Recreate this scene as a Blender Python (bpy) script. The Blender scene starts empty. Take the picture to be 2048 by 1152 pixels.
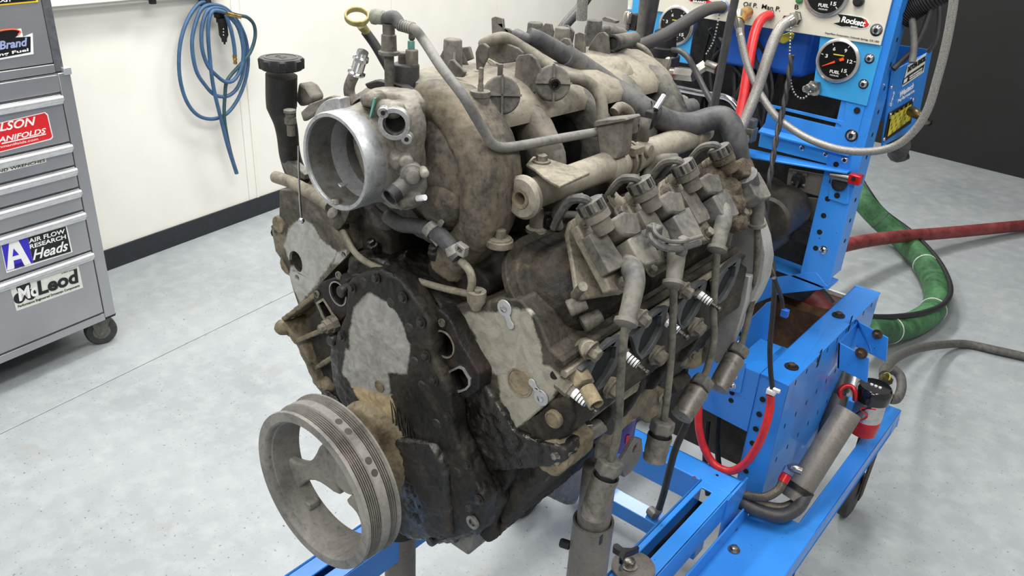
import bpy, bmesh, math, random
from mathutils import Vector as V, Matrix
from mathutils.geometry import tessellate_polygon
random.seed(7)
sc = bpy.context.scene
COL = sc.collection
S = 1.22                      # measured units -> metres
# ---------------------------------------------------------------- camera
FPX = 1611.0
def _n(v): v = V(v); v.normalize(); return v
_d = _n((-196, 3224, 1611)); _e = V((1456, -717, 1611)); _e = _e - _d*_e.dot(_d); _e.normalize()
_x = _d.cross(_e)
if _x.x < 0: _x = -_x
RM = Matrix((_x, _e, -_d))    # world = RM @ (right, down, forward)
CRZ = 0.76
def ray(px, py): return RM @ V(((px-1024)/FPX, (py-576)/FPX, 1.0))
_r = ray(622, 1000); _t = (CRZ-1.4)/_r.z
CAM = V((-_r.x*_t, -0.135-_r.y*_t, 1.4))
cd = bpy.data.cameras.new('camera'); cam = bpy.data.objects.new('camera', cd); COL.objects.link(cam)
cam.matrix_world = Matrix.Translation(CAM*S) @ Matrix((RM @ V((1,0,0)), RM @ V((0,-1,0)), RM @ V((0,0,-1)))).transposed().to_4x4()
cd.sensor_width = 36; cd.lens = FPX/2048*36; cd.clip_start = 0.02
sc.camera = cam
# real planes hit by a line of sight (measuring tools)
def AX(px, py, v): r = ray(px, py); return CAM + r*((v-CAM.x)/r.x)
def AY(px, py, v): r = ray(px, py); return CAM + r*((v-CAM.y)/r.y)
def AZ(px, py, v): r = ray(px, py); return CAM + r*((v-CAM.z)/r.z)
def AP(px, py, P, n): r = ray(px, py); return CAM + r*((P-CAM).dot(n)/r.dot(n))
def PXY(pts, y): return [AY(a, b, y) for a, b in pts]
def PXX(pts, x): return [AX(a, b, x) for a, b in pts]
# ---------------------------------------------------------------- world, lights, exposure
w = bpy.data.worlds.new('world'); sc.world = w; w.use_nodes = True
w.node_tree.nodes['Background'].inputs[0].default_value = (1.0, 0.985, 0.96, 1)
w.node_tree.nodes['Background'].inputs[1].default_value = 0.42
def area(name, loc, rot, sx, sy, power, col=(1, .985, .95)):
    l = bpy.data.lights.new(name, 'AREA'); l.shape = 'RECTANGLE'; l.size = sx; l.size_y = sy
    l.energy = power; l.color = col
    o = bpy.data.objects.new(name, l); o.location = loc; o.rotation_euler = rot; COL.objects.link(o); return o
area('ceiling_or_fill_lamp', (-0.1, 0.55, 3.3), (0, 0, 0), .5, 2.6, 78)
area('ceiling_or_fill_lamp', (-1.9, 0.9, 3.3), (0, 0, 0), .4, 2.4, 88)
area('ceiling_or_fill_lamp', (-1.7, 4.2, 3.3), (0, 0, 0), .4, 2.4, 90)  # added fill lamp, brightens the far end of the cream wall
area('ceiling_or_fill_lamp', (1.7, 0.3, 3.3), (0, 0, 0), .4, 2.4, 50)
area('ceiling_or_fill_lamp', (0.4, -2.2, 3.2), (math.radians(28), 0, 0), 2.4, .5, 58)
sc.view_settings.view_transform = 'Standard'; sc.view_settings.look = 'None'
sc.view_settings.gamma = 1; sc.view_settings.exposure = 0.0
sc.view_settings.use_curve_mapping = False
# ---------------------------------------------------------------- materials
def lin(c):
    out = []
    for v in c[:3]:
        v = v/255.0; out.append(v/12.92 if v <= .04045 else ((v+.055)/1.055)**2.4)
    return (*out, 1)
class NT:
    def __init__(s, name):
        s.m = bpy.data.materials.new(name); s.m.use_nodes = True
        s.t = s.m.node_tree; s.b = s.t.nodes['Principled BSDF']; s._tc = None
    def n(s, k, **kw):
        o = s.t.nodes.new(k)
        for a, b in kw.items(): setattr(o, a, b)
        return o
    def l(s, a, b): s.t.links.new(a, b)
    @property
    def tc(s):
        if not s._tc: s._tc = s.n('ShaderNodeTexCoord').outputs['Object']
        return s._tc
    def noise(s, scale, detail=5, rough=.6, dist=0, vec=None):
        o = s.n('ShaderNodeTexNoise'); o.inputs['Scale'].default_value = scale
        o.inputs['Detail'].default_value = detail; o.inputs['Roughness'].default_value = rough
        o.inputs['Distortion'].default_value = dist
        s.l(vec or s.tc, o.inputs['Vector']); return o
    def ramp(s, fac, stops):
        o = s.n('ShaderNodeValToRGB'); e = o.color_ramp.elements
        while len(e) < len(stops): e.new(.5)
        for i, (p, c) in enumerate(stops): e[i].position = p; e[i].color = c if len(c) == 4 else lin(c)
        s.l(fac, o.inputs[0]); return o.outputs[0]
    def mix(s, fac, a, b):
        o = s.n('ShaderNodeMix', data_type='RGBA')
        for sock, v in ((o.inputs[0], fac), (o.inputs[6], a), (o.inputs[7], b)):
            if isinstance(v, (int, float)): sock.default_value = v
            elif isinstance(v, tuple): sock.default_value = v if len(v) == 4 else lin(v)
            else: s.l(v, sock)
        return o.outputs[2]
    def math(s, op, a, b=0.0, c=None):
        o = s.n('ShaderNodeMath', operation=op)
        for i, v in enumerate((a, b, c)):
            if v is None: continue
            if isinstance(v, (int, float)): o.inputs[i].default_value = v
            else: s.l(v, o.inputs[i])
        return o.outputs[0]
    def rng(s, v, a, b, c=0., d=1.):
        o = s.n('ShaderNodeMapRange')
        s.l(v, o.inputs[0])
        for i, x in enumerate((a, b, c, d)): o.inputs[i+1].default_value = x
        return o.outputs[0]
    def bump(s, h, st, dist=.002):
        o = s.n('ShaderNodeBump'); o.inputs['Strength'].default_value = st; o.inputs['Distance'].default_value = dist
        s.l(h, o.inputs['Height']); s.l(o.outputs[0], s.b.inputs['Normal'])
    def set(s, **kw):
        for k, v in kw.items():
            i = s.b.inputs[{'col': 'Base Color', 'rough': 'Roughness', 'metal': 'Metallic', 'coat': 'Coat Weight', 'spec': 'Specular IOR Level', 'emit': 'Emission Strength', 'trans': 'Transmission Weight', 'alpha': 'Alpha'}[k]]
            if isinstance(v, (int, float)): i.default_value = v
            elif isinstance(v, tuple): i.default_value = v if len(v) == 4 else lin(v)
            else: s.l(v, i)
        return s
def plain(name, col, rough=.5, metal=0., var=.12, coat=0., bump=0., scale=60, spec=.5):
    t = NT(name); nz = t.noise(scale)
    dk = tuple(max(0, c*(1-var)) for c in col); lt = tuple(min(255, c*(1+var*.5)) for c in col)
    t.set(col=t.ramp(nz.outputs[0], [(.35, dk), (.65, lt)]), rough=rough, metal=metal, coat=coat, spec=spec)
    if bump: t.bump(nz.outputs[0], bump)
    return t.m
def poly_mask(t, polys, warp=.006, wscale=60, soft=.002, ymax=None):
    """1 inside any of the convex outlines (lists of points in the object's X-Z plane), edges frayed by noise"""
    nz = t.noise(wscale, 5, .7)
    sub = t.n('ShaderNodeVectorMath', operation='SUBTRACT'); t.l(nz.outputs['Color'], sub.inputs[0]); sub.inputs[1].default_value = (.5, .5, .5)
    sc_ = t.n('ShaderNodeVectorMath', operation='SCALE'); t.l(sub.outputs[0], sc_.inputs[0]); sc_.inputs['Scale'].default_value = warp*4
    ad = t.n('ShaderNodeVectorMath', operation='ADD'); t.l(t.tc, ad.inputs[0]); t.l(sc_.outputs[0], ad.inputs[1])
    best = None
    for P in polys:
        ar = sum(P[i][0]*P[(i+1) % len(P)][1]-P[(i+1) % len(P)][0]*P[i][1] for i in range(len(P)))
        if ar < 0: P = P[::-1]
        mx = None
        for i in range(len(P)):
            a, b = P[i], P[(i+1) % len(P)]
            nx, nz_ = b[1]-a[1], -(b[0]-a[0]); L = math.hypot(nx, nz_) or 1; nx /= L; nz_ /= L
            dn = t.n('ShaderNodeVectorMath', operation='DOT_PRODUCT'); t.l(ad.outputs[0], dn.inputs[0]); dn.inputs[1].default_value = (nx, 0, nz_)
            v = t.math('SUBTRACT', dn.outputs['Value'], nx*a[0]+nz_*a[1])
            mx = v if mx is None else t.math('MAXIMUM', mx, v)
        best = mx if best is None else t.math('MINIMUM', best, mx)
    k = t.rng(best, soft, -soft)
    sy = t.n('ShaderNodeSeparateXYZ'); t.l(t.tc, sy.inputs[0])
    return t.math('MULTIPLY', k, t.math('LESS_THAN', sy.outputs[1], YMAX))
YMAX = (.004-.2)*S
def grime(name, stops, scale=22, fine=160, rough=(.55, .95), metal=.0, bump=.5, masks=(), spec=.4, wet=0., warp_=0.6, desat=.30, dim=.92):
    stops = [(p, tuple((sum(c)/3*desat+v*(1-desat))*dim for v in c)) for p, c in stops]
    t = NT(name)
    a = t.noise(scale, 7, .68, warp_); b = t.noise(fine, 4, .7)
    f = t.math('ADD', t.math('MULTIPLY', a.outputs[0], .78), t.math('MULTIPLY', b.outputs[0], .22))
    c = t.ramp(f, stops)
    sp = t.ramp(b.outputs[0], [(.30, (0, 0, 0, 1)), (.42, (1, 1, 1, 1))])
    dark = t.mix(sp, tuple(v*.6 for v in stops[0][1]), c)
    col = t.mix(.35, c, dark)
    r = t.rng(a.outputs[0], .3, .7, rough[0], rough[1])
    if wet:
        wn = t.noise(9, 3, .5); wf = t.rng(wn.outputs[0], .5, .6, 0., wet)
        r = t.math('SUBTRACT', r, wf)
    mval = metal
    for polys, mc, mr, mm, wp in masks:
        k = poly_mask(t, polys, wp)
        st = t.noise(40, 6, .65, 1.2)
        cc = t.ramp(st.outputs[0], [(.3, tuple(v*.82 for v in mc)), (.55, mc), (.75, tuple(min(255, v*1.08) for v in mc))])
        col = t.mix(k, col, cc)
        mx = t.n('ShaderNodeMix'); t.l(k, mx.inputs[0]); t.l(r, mx.inputs[2]) if not isinstance(r, float) else None; mx.inputs[3].default_value = mr; r = mx.outputs[0]
        mm_ = t.n('ShaderNodeMix'); t.l(k, mm_.inputs[0]); mm_.inputs[3].default_value = mm
        if isinstance(mval, (int, float)): mm_.inputs[2].default_value = mval
        else: t.l(mval, mm_.inputs[2])
        mval = mm_.outputs[0]
    t.set(col=col, rough=r, metal=mval, spec=spec)
    h = t.math('ADD', t.math('MULTIPLY', a.outputs[0], 1.6), t.math('MULTIPLY', b.outputs[0], .5))
    t.bump(h, bump, .003)
    return t.m
M = {}
M['dusty'] = grime('dusty_cast_aluminium', [(.36, (66, 60, 50)), (.47, (116, 110, 98)), (.57, (144, 137, 121)), (.7, (168, 160, 142))], 14, 140, (.5, .85), .15, .35)
M['plastic'] = grime('dust_covered_black_plastic', [(.36, (44, 43, 42)), (.46, (88, 85, 79)), (.55, (118, 112, 99)), (.68, (142, 133, 114))], 7, 120, (.5, .85), 0, .18)
M['plastic_top'] = grime('thickly_dusted_plastic', [(.34, (84, 80, 70)), (.45, (125, 118, 101)), (.56, (149, 140, 118)), (.68, (166, 156, 132))], 9, 120, (.6, .9), 0, .22)
M['blackplas'] = grime('worn_black_plastic', [(.4, (22, 22, 24)), (.6, (42, 42, 44)), (.75, (70, 68, 64))], 20, 150, (.35, .7), 0, .15)
M['oily'] = grime('oily_black_grime', [(.38, (10, 9, 8)), (.50, (24, 21, 17)), (.60, (46, 38, 27)), (.72, (92, 74, 46))], 13, 130, (.3, .8), 0, .9, spec=.7, wet=.45)
M['oily2'] = grime('dirt_caked_iron', [(.38, (20, 18, 15)), (.49, (44, 39, 31)), (.60, (72, 63, 47)), (.73, (118, 103, 76))], 16, 140, (.5, .9), 0, .9)
M['tan'] = grime('tan_dirt_on_casting', [(.35, (70, 60, 42)), (.47, (120, 106, 78)), (.6, (150, 134, 102)), (.72, (172, 156, 124))], 18, 150, (.55, .9), 0, .6)
M['bracket'] = grime('dusty_steel_bracket', [(.36, (96, 90, 74)), (.48, (136, 128, 106)), (.6, (160, 151, 128)), (.72, (182, 173, 150))], 26, 180, (.5, .8), .2, .25)
M['coil'] = grime('dusty_coil_plastic', [(.36, (50, 50, 50)), (.46, (82, 79, 73)), (.56, (108, 102, 88)), (.7, (128, 121, 102))], 14, 140, (.5, .8), 0, .15)
M['boot'] = grime('dusty_rubber_boot', [(.36, (66, 66, 68)), (.47, (96, 95, 92)), (.56, (122, 117, 104)), (.7, (146, 139, 120))], 12, 120, (.5, .75), 0, .12)
M['hose'] = grime('dusty_grey_rubber_hose', [(.36, (44, 46, 50)), (.46, (70, 72, 76)), (.56, (92, 92, 90)), (.68, (122, 116, 102))], 9, 110, (.45, .7), 0, .1)
M['alu'] = grime('bright_cast_aluminium', [(.36, (128, 127, 124)), (.5, (176, 176, 176)), (.65, (205, 206, 208))], 20, 200, (.3, .5), .75, .15)
M['alu_dark'] = grime('oil_film_on_aluminium', [(.36, (52, 50, 44)), (.48, (96, 95, 86)), (.6, (134, 133, 122))], 10, 90, (.3, .55), .4, .15)
M['rusty'] = grime('rusty_red_gasket_sealer', [(.36, (24, 19, 17)), (.50, (48, 37, 31)), (.62, (84, 50, 40)), (.74, (126, 66, 46))], 30, 200, (.35, .7), 0, .6, desat=.42, dim=.62)
M['steelplate'] = grime('grey_bead_blasted_steel', [(.36, (98, 92, 84)), (.5, (128, 121, 112)), (.68, (146, 139, 130))], 6, 200, (.42, .6), .35, .08)
M['pulley'] = grime('dusty_grey_iron', [(.36, (106, 103, 97)), (.48, (138, 134, 126)), (.58, (156, 152, 142)), (.7, (180, 172, 156))], 9, 160, (.5, .75), .15, .12)
M['groove'] = plain('polished_groove_steel', (150, 138, 128), .25, .95, .25)
M['bolt'] = plain('zinc_bolt', (150, 146, 138), .35, .9, .3)
M['dirtybolt'] = grime('dirty_bolt', [(.36, (78, 72, 60)), (.5, (124, 117, 100)), (.66, (152, 144, 124))], 60, 200, (.45, .8), .3, .3)
M['chrome'] = plain('chrome', (205, 205, 210), .14, 1., .08)
M['white'] = plain('white_paint', (236, 236, 238), .4, 0, .03)
M['ceramic'] = plain('white_ceramic', (240, 240, 242), .12, 0, .02, coat=.5)
M['black'] = plain('black_satin', (20, 20, 22), .45)
M['blackrub'] = plain('black_rubber', (34, 34, 36), .55, 0, .2)
M['hole'] = plain('dark_bore', (9, 9, 10), .9)
M['red'] = plain('red_hose_sleeve', (196, 34, 38), .35, 0, .1)
M['redpaint'] = plain('red_anodised', (186, 28, 34), .3, .3, .1)
M['brass'] = plain('brass', (186, 150, 86), .3, .9, .2)
M['yellow'] = plain('yellow_plastic', (206, 196, 60), .4)
M['dipyellow'] = grime('dusty_yellow_plastic', [(.36, (120, 110, 62)), (.5, (160, 150, 92)), (.66, (188, 180, 124))], 40, 200, (.5, .7), 0, .1, desat=.1)
M['purple'] = plain('purple_oil_filter_paint', (58, 48, 150), .3, 0, .1)
M['green'] = grime('worn_green_hose', [(.36, (46, 66, 52)), (.5, (62, 112, 72)), (.62, (84, 136, 92)), (.75, (120, 150, 112))], 7, 60, (.45, .65), 0, .12, desat=0)
M['redhose'] = grime('faded_red_hose', [(.36, (96, 40, 40)), (.5, (136, 58, 58)), (.7, (156, 84, 80))], 9, 80, (.5, .7), 0, .1, desat=0)
M['greyhose'] = plain('grey_rubber_hose', (86, 84, 80), .6, 0, .2)
M['bluehose'] = plain('blue_rubber_air_hose', (58, 92, 128), .5, 0, .12, scale=20)
M['tealhose'] = plain('teal_hose_tail', (44, 76, 84), .55)
M['beige'] = plain('beige_panel_paint', (206, 202, 188), .45, 0, .03, scale=8)
M['frame_grey'] = plain('grey_cabinet_paint', (104, 106, 110), .42, .4, .1)
M['darkgauge'] = plain('gauge_dial_black', (16, 16, 18), .3)
M['orange'] = plain('orange_needle', (240, 80, 30), .4)
M['rustpanel'] = grime('rusty_wooden_brown_tank', [(.36, (60, 40, 24)), (.5, (92, 62, 36)), (.62, (120, 84, 50)), (.75, (150, 120, 84))], 12, 90, (.5, .8), 0, .3, desat=.1)
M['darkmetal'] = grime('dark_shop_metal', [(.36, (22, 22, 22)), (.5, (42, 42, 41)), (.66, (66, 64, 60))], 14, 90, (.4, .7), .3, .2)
M['purplerim'] = plain('blue_anodised', (120, 138, 186), .3, .6)
M['insu'] = plain('pale_insulation', (222, 222, 216), .5)
def blue_paint():
    t = NT('glossy_blue_machine_paint'); a = t.noise(3, 3); b = t.noise(120, 3, .6)
    c = t.ramp(a.outputs[0], [(.3, (40, 120, 206)), (.7, (54, 138, 224))])
    sp = t.ramp(b.outputs[0], [(.25, (0, 0, 0, 1)), (.30, (1, 1, 1, 1))])
    t.set(col=t.mix(sp, (24, 40, 60), c), rough=t.rng(a.outputs[0], .3, .7, .26, .42), spec=.5, coat=.25)
    return t.m
M['blue'] = blue_paint()
M['cyan'] = plain('light_blue_panel_paint', (58, 156, 216), .38, .1, .05, scale=5)
def brushed():
    t = NT('brushed_steel_drawer'); mp = t.n('ShaderNodeMapping'); mp.inputs['Scale'].default_value = (3, 3, 180); t.l(t.tc, mp.inputs[0])
    a = t.noise(4, 5, .6, 0, mp.outputs[0]); b = t.noise(2.5, 3)
    t.set(col=t.mix(b.outputs[0], (150, 151, 154), (188, 188, 190)), metal=.75, rough=t.rng(a.outputs[0], .3, .7, .28, .42)); t.bump(a.outputs[0], .05, .001)
    return t.m
M['brushed'] = brushed()
M['handle'] = plain('aluminium_drawer_pull', (214, 214, 216), .3, .7, .05)
def braid(name, c1, c2, sc_=900):
    t = NT(name); v = t.n('ShaderNodeTexVoronoi'); v.inputs['Scale'].default_value = sc_; t.l(t.tc, v.inputs[0])
    t.set(col=t.ramp(v.outputs[0], [(.1, c1), (.6, c2)]), metal=.35, rough=.4); t.bump(v.outputs[0], .3, .0006)
    return t.m
M['braid'] = braid('steel_braid', (184, 182, 178), (116, 114, 110))
M['fbraid'] = braid('grey_fabric_braid', (84, 84, 84), (48, 48, 50))
def floor_mat():
    t = NT('painted_grey_concrete'); a = t.noise(1.6, 6, .6); b = t.noise(14, 6, .65); c = t.noise(95, 3, .6); s_ = t.noise(5.5, 5, .7, .6)
    col = t.ramp(a.outputs[0], [(.3, (140, 146, 149)), (.55, (153, 159, 162)), (.75, (161, 166, 168))])
    col = t.mix(t.rng(b.outputs[0], .45, .75, 0, .35), col, (190, 194, 194))
    col = t.mix(t.rng(s_.outputs[0], .60, .74, 0, .4), col, (150, 141, 126))
    col = t.mix(t.rng(c.outputs[0], .335, .315, 0, .8), col, (70, 66, 60))
    col = t.mix(t.rng(c.outputs[0], .70, .72, 0, .5), col, (210, 212, 212))
    t.set(col=col, rough=t.rng(b.outputs[0], .3, .7, .4, .55), spec=.45); t.bump(b.outputs[0], .12, .002)
    return t.m
M['floor'] = floor_mat()
M['wall'] = plain('cream_painted_panel', (238, 235, 226), .6, 0, .02, scale=2.5, bump=.03)
M['base'] = plain('black_vinyl_baseboard', (34, 38, 44), .45, 0, .12)
M['curtain'] = plain('black_wall_paint', (17, 17, 18), .75, 0, .2, scale=3)
M['seam'] = plain('dark_gap', (120, 112, 98), .9)
M['gunmetal'] = plain('dark_terminal_metal', (88, 84, 80), .35, .8, .1)
M['gasket'] = plain('grey_port_gasket', (74, 76, 78), .5, .2, .25, scale=40)
M['portdark'] = plain('shade_dark_port', (10, 14, 20), .9)  # near-black colour stands in for the shade inside the shallow port bores
M['mud'] = grime('caked_brown_dirt', [(.36, (44, 36, 26)), (.48, (78, 66, 48)), (.6, (104, 90, 66)), (.7, (128, 112, 84))], 60, 300, (.8, 1), 0, 1.)
M['pan'] = grime('oil_stained_pan', [(.34, (66, 56, 44)), (.44, (120, 113, 102)), (.58, (156, 150, 140)), (.72, (172, 167, 158))], 5, 120, (.35, .6), .35, .08)  # oil stains; grey stops lightened to stand in for floor bounce light
M['alu2'] = grime('machined_bare_aluminium', [(.36, (150, 150, 148)), (.5, (178, 178, 176)), (.68, (196, 196, 195))], 6, 300, (.42, .55), .3, .05)
M['fillmat'] = grime('black_plastic_filler_neck', [(.4, (22, 22, 24)), (.55, (40, 38, 38)), (.7, (76, 68, 58))], 8, 120, (.35, .6), 0, .1)
M['gaugetext'] = plain('pale_print', (208, 210, 204), .5, 0, .05)
M['tbmetal'] = grime('bright_throttle_body', [(.34, (150, 152, 156)), (.48, (188, 191, 196)), (.62, (212, 215, 220)), (.75, (226, 229, 234))], 12, 220, (.3, .45), .55, .08)
M['tbbore'] = grime('oily_throttle_bore', [(.34, (84, 78, 66)), (.46, (116, 113, 104)), (.58, (140, 142, 140)), (.7, (162, 166, 168))], 9, 60, (.3, .55), .45, .1)
M['tbcast'] = grime('dusty_cast_throttle_housing', [(.34, (88, 82, 70)), (.46, (132, 126, 112)), (.58, (160, 154, 140)), (.7, (182, 177, 164))], 14, 160, (.4, .7), .3, .25)
M['teal'] = plain('teal_paint', (96, 150, 140), .6, 0, .1)
M['sensor'] = grime('dusty_sensor_plastic', [(.36, (66, 65, 62)), (.5, (102, 99, 92)), (.66, (128, 123, 110))], 20, 160, (.5, .75), 0, .1)
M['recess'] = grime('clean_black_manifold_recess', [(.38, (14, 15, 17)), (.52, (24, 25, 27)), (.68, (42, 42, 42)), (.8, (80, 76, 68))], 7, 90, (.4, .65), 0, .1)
M['domemat'] = grime('muddy_plastic_dome', [(.36, (38, 36, 36)), (.44, (74, 68, 60)), (.52, (112, 101, 80)), (.62, (140, 126, 98)), (.72, (154, 142, 116))], 7.5, 110, (.5, .85), 0, .35)
M['flangemat'] = grime('dirty_manifold_flange', [(.38, (22, 20, 17)), (.5, (44, 39, 31)), (.62, (72, 62, 46)), (.74, (112, 98, 72))], 9, 120, (.5, .85), 0, .4)
M['pipegrey'] = grime('dusty_grey_pipe', [(.36, (84, 84, 86)), (.48, (118, 116, 112)), (.6, (140, 136, 126)), (.72, (160, 154, 138))], 12, 150, (.45, .7), 0, .1)
M['pipe_tan'] = grime('tan_dusty_pipe', [(.36, (82, 78, 70)), (.48, (122, 115, 98)), (.6, (146, 138, 116)), (.72, (166, 157, 132))], 10, 150, (.5, .75), 0, .1)
M['railmat'] = grime('dust_coated_rail', [(.33, (96, 92, 90)), (.42, (140, 132, 114)), (.56, (164, 156, 134)), (.72, (184, 177, 156))], 16, 200, (.4, .7), .1, .12)
M['blackdust'] = grime('lightly_dusted_black_canister', [(.36, (40, 40, 42)), (.5, (64, 64, 64)), (.66, (92, 88, 78))], 8, 140, (.5, .7), 0, .08)
M['clampm'] = grime('pale_spring_clamp', [(.36, (120, 116, 106)), (.5, (160, 157, 148)), (.68, (186, 184, 178))], 30, 200, (.35, .6), .5, .1)
M['dipyel2'] = grime('dusty_olive_nut', [(.36, (104, 108, 92)), (.5, (138, 142, 122)), (.68, (164, 166, 144))], 30, 200, (.5, .7), 0, .1)
M['chromeg'] = plain('satin_chrome_bezel', (196, 194, 192), .28, .85, .05)
M['steelf'] = plain('nickel_plated_fitting', (168, 164, 156), .25, .95, .15, scale=30)
M['greyfit'] = plain('grey_cast_fitting', (112, 110, 106), .45, .4, .15)
M['greenl'] = plain('green_indicator', (60, 120, 70), .3)
M['deepblue'] = plain('dark_blue_reservoir', (20, 88, 186), .4, 0, .15, scale=6)
M['greyplate'] = plain('grey_green_plate', (112, 114, 108), .5, .1, .12, scale=8)
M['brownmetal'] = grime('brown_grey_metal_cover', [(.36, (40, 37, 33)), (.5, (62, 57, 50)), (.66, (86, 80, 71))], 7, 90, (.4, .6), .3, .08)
M['keygrey'] = plain('keypad_key', (132, 122, 30), .5)
M['brassdark'] = plain('dark_brass', (96, 84, 54), .35, .8, .2)
M['rustbolt'] = plain('rusty_bolt', (84, 68, 58), .55, .5, .3)
M['rustfork'] = grime('rusty_dark_fork', [(.36, (34, 28, 28)), (.5, (60, 46, 44)), (.66, (96, 60, 54))], 20, 120, (.5, .8), .2, .2)
M['clearplas'] = plain('clear_tube', (220, 222, 220), .2)
M['purpleblack'] = plain('dark_violet_black_knob', (26, 24, 34), .25, .2, .1)
M['greydark'] = plain('dark_grey_rubber', (58, 58, 60), .45, 0, .15)
M['brownsteel'] = braid('tarnished_steel_braid', (128, 118, 104), (70, 64, 56), 700)
M['darkred'] = plain('dark_red_anodised', (80, 20, 26), .35, .3, .1)
M['glossblack'] = plain('gloss_black', (12, 12, 14), .15, 0, 0, coat=.5)
# ---------------------------------------------------------------- mesh building
def frame_of(n):
    n = V(n).normalized(); a = V((0, 0, 1)) if abs(n.z) < .9 else V((1, 0, 0))
    u = n.cross(a).normalized(); v = n.cross(u).normalized(); return u, v, n
def crom(P, k=6):
    P = [V(p) for p in P]
    if len(P) < 3: return P
    out = []
    for i in range(len(P)-1):
        p0 = P[max(i-1, 0)]; p1 = P[i]; p2 = P[i+1]; p3 = P[min(i+2, len(P)-1)]
        for j in range(k):
            t = j/k; out.append(.5*((2*p1)+(p2-p0)*t+(2*p0-5*p1+4*p2-p3)*t*t+(3*p1-p0-3*p2+p3)*t**3))
    out.append(P[-1]); return out
class B:
    def __init__(s): s.v = []; s.f = []
    def add(s, vs, fs):
        k = len(s.v); s.v += [V(p) for p in vs]; s.f += [tuple(i+k for i in f) for f in fs]; return s
    def box(s, c, d, ax=None):
        c = V(c); X, Y, Z = ax if ax else (V((1, 0, 0)), V((0, 1, 0)), V((0, 0, 1)))
        vs = [c+X*(d[0]/2*a)+Y*(d[1]/2*b)+Z*(d[2]/2*e) for a in (-1, 1) for b in (-1, 1) for e in (-1, 1)]
        return s.add(vs, [(0, 1, 3, 2), (4, 6, 7, 5), (0, 4, 5, 1), (2, 3, 7, 6), (0, 2, 6, 4), (1, 5, 7, 3)])
    def b2(s, lo, hi):
        lo, hi = V(lo), V(hi); return s.box((lo+hi)/2, [abs(q) for q in hi-lo])
    def prism(s, pts, vec, holes=()):
        """flat outline (with holes) given real thickness along vec"""
        vec = V(vec); loops = [[V(p) for p in pts]]+[[V(p) for p in h] for h in holes]
        flat = [p for L in loops for p in L]; tri = tessellate_polygon(loops); n = len(flat)
        fs = [tuple(t) for t in tri]+[tuple(i+n for i in reversed(t)) for t in tri]
        k = 0
        for L in loops:
            for i in range(len(L)):
                j = (i+1) % len(L); fs.append((k+i, k+j, k+j+n, k+i+n))
            k += len(L)
        return s.add(flat+[p+vec for p in flat], fs)
    def rings(s, R, cap=True, close=True):
        n = len(R[0]); k = len(s.v); s.v += [V(p) for r in R for p in r]
        for i in range(len(R)-1):
            for j in range(n if close else n-1):
                a = k+i*n+j; b = k+i*n+(j+1) % n; s.f.append((a, b, b+n, a+n))
        if cap:
            s.f.append(tuple(k+j for j in reversed(range(n)))); s.f.append(tuple(k+(len(R)-1)*n+j for j in range(n)))
        return s
    def tube(s, P, r, n=12, k=6, cap=True, smooth=True):
        Q = crom(P, k) if smooth else [V(p) for p in P]
        m = len(Q); rr = [r]*m if isinstance(r, (int, float)) else [r[min(int(i/(m-1)*(len(r)-1)), len(r)-2)]*(1-(i/(m-1)*(len(r)-1) % 1 if i < m-1 else 1))+r[min(int(i/(m-1)*(len(r)-1)), len(r)-2)+1]*(i/(m-1)*(len(r)-1) % 1 if i < m-1 else 1) for i in range(m)]
        T = (Q[1]-Q[0]).normalized(); u, v, _ = frame_of(T); R = []
        for i in range(m):
            T2 = (Q[min(i+1, m-1)]-Q[max(i-1, 0)]).normalized()
            ax = T.cross(T2)
            if ax.length > 1e-7: u = Matrix.Rotation(T.angle(T2), 3, ax.normalized()) @ u
            T = T2; u = (u-T*u.dot(T)).normalized(); v = T.cross(u)
            R.append([Q[i]+(u*math.cos(2*math.pi*j/n)+v*math.sin(2*math.pi*j/n))*rr[i] for j in range(n)])
        return s.rings(R, cap)
    def lathe(s, o, ax, prof, n=24, cap=True, ph=0):
        u, v, w_ = frame_of(ax); o = V(o)
        return s.rings([[o+w_*d+(u*math.cos(ph+2*math.pi*j/n)+v*math.sin(ph+2*math.pi*j/n))*r for j in range(n)] for d, r in prof], cap)
    def cyl(s, a, b, r, r2=None, n=16):
        a, b = V(a), V(b); L = (b-a).length
        return s.lathe(a, b-a, [(0, r), (L, r if r2 is None else r2)], n)
    def ring(s, o, ax, ro, ri, h, n=32):
        return s.lathe(o, ax, [(0, ri), (0, ro), (h, ro), (h, ri), (0, ri)], n, False)
    def ball(s, c, r, n=10, sq=(1, 1, 1), jit=0):
        c = V(c); R = []
        for i in range(1, n):
            a = math.pi*i/n
            R.append([c+V((math.sin(a)*math.cos(2*math.pi*j/(2*n))*sq[0], math.sin(a)*math.sin(2*math.pi*j/(2*n))*sq[1], math.cos(a)*sq[2]))*(r*(1+random.uniform(-jit, jit))) for j in range(2*n)])
        return s.rings(R)
    def hexbolt(s, p, n, r=.006, h=.005, washer=True):
        p = V(p); n = V(n).normalized()
        if washer: s.lathe(p, n, [(0, r*1.55), (h*.25, r*1.55)], 16); p = p+n*h*.25
        s.lathe(p, n, [(0, r), (h*.9, r), (h, r*.85)], 6); return s
    def obj(s, name, mat, parent=None, smooth=None, bevel=0, seg=2, label=None, kind=None, sub=0):
        off = V(parent['_o']) if parent is not None and '_o' in parent else V((0, 0, 0))
        me = bpy.data.meshes.new(name); me.from_pydata([p*S-off for p in s.v], [], s.f)
        bm = bmesh.new(); bm.from_mesh(me); bmesh.ops.remove_doubles(bm, verts=bm.verts, dist=1e-6); bmesh.ops.recalc_face_normals(bm, faces=bm.faces); bm.to_mesh(me); bm.free()
        me.materials.append(M[mat] if isinstance(mat, str) else mat)
        o = bpy.data.objects.new(name, me); COL.objects.link(o)
        if parent is not None: o.parent = parent; o['_o'] = list(off)
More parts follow.
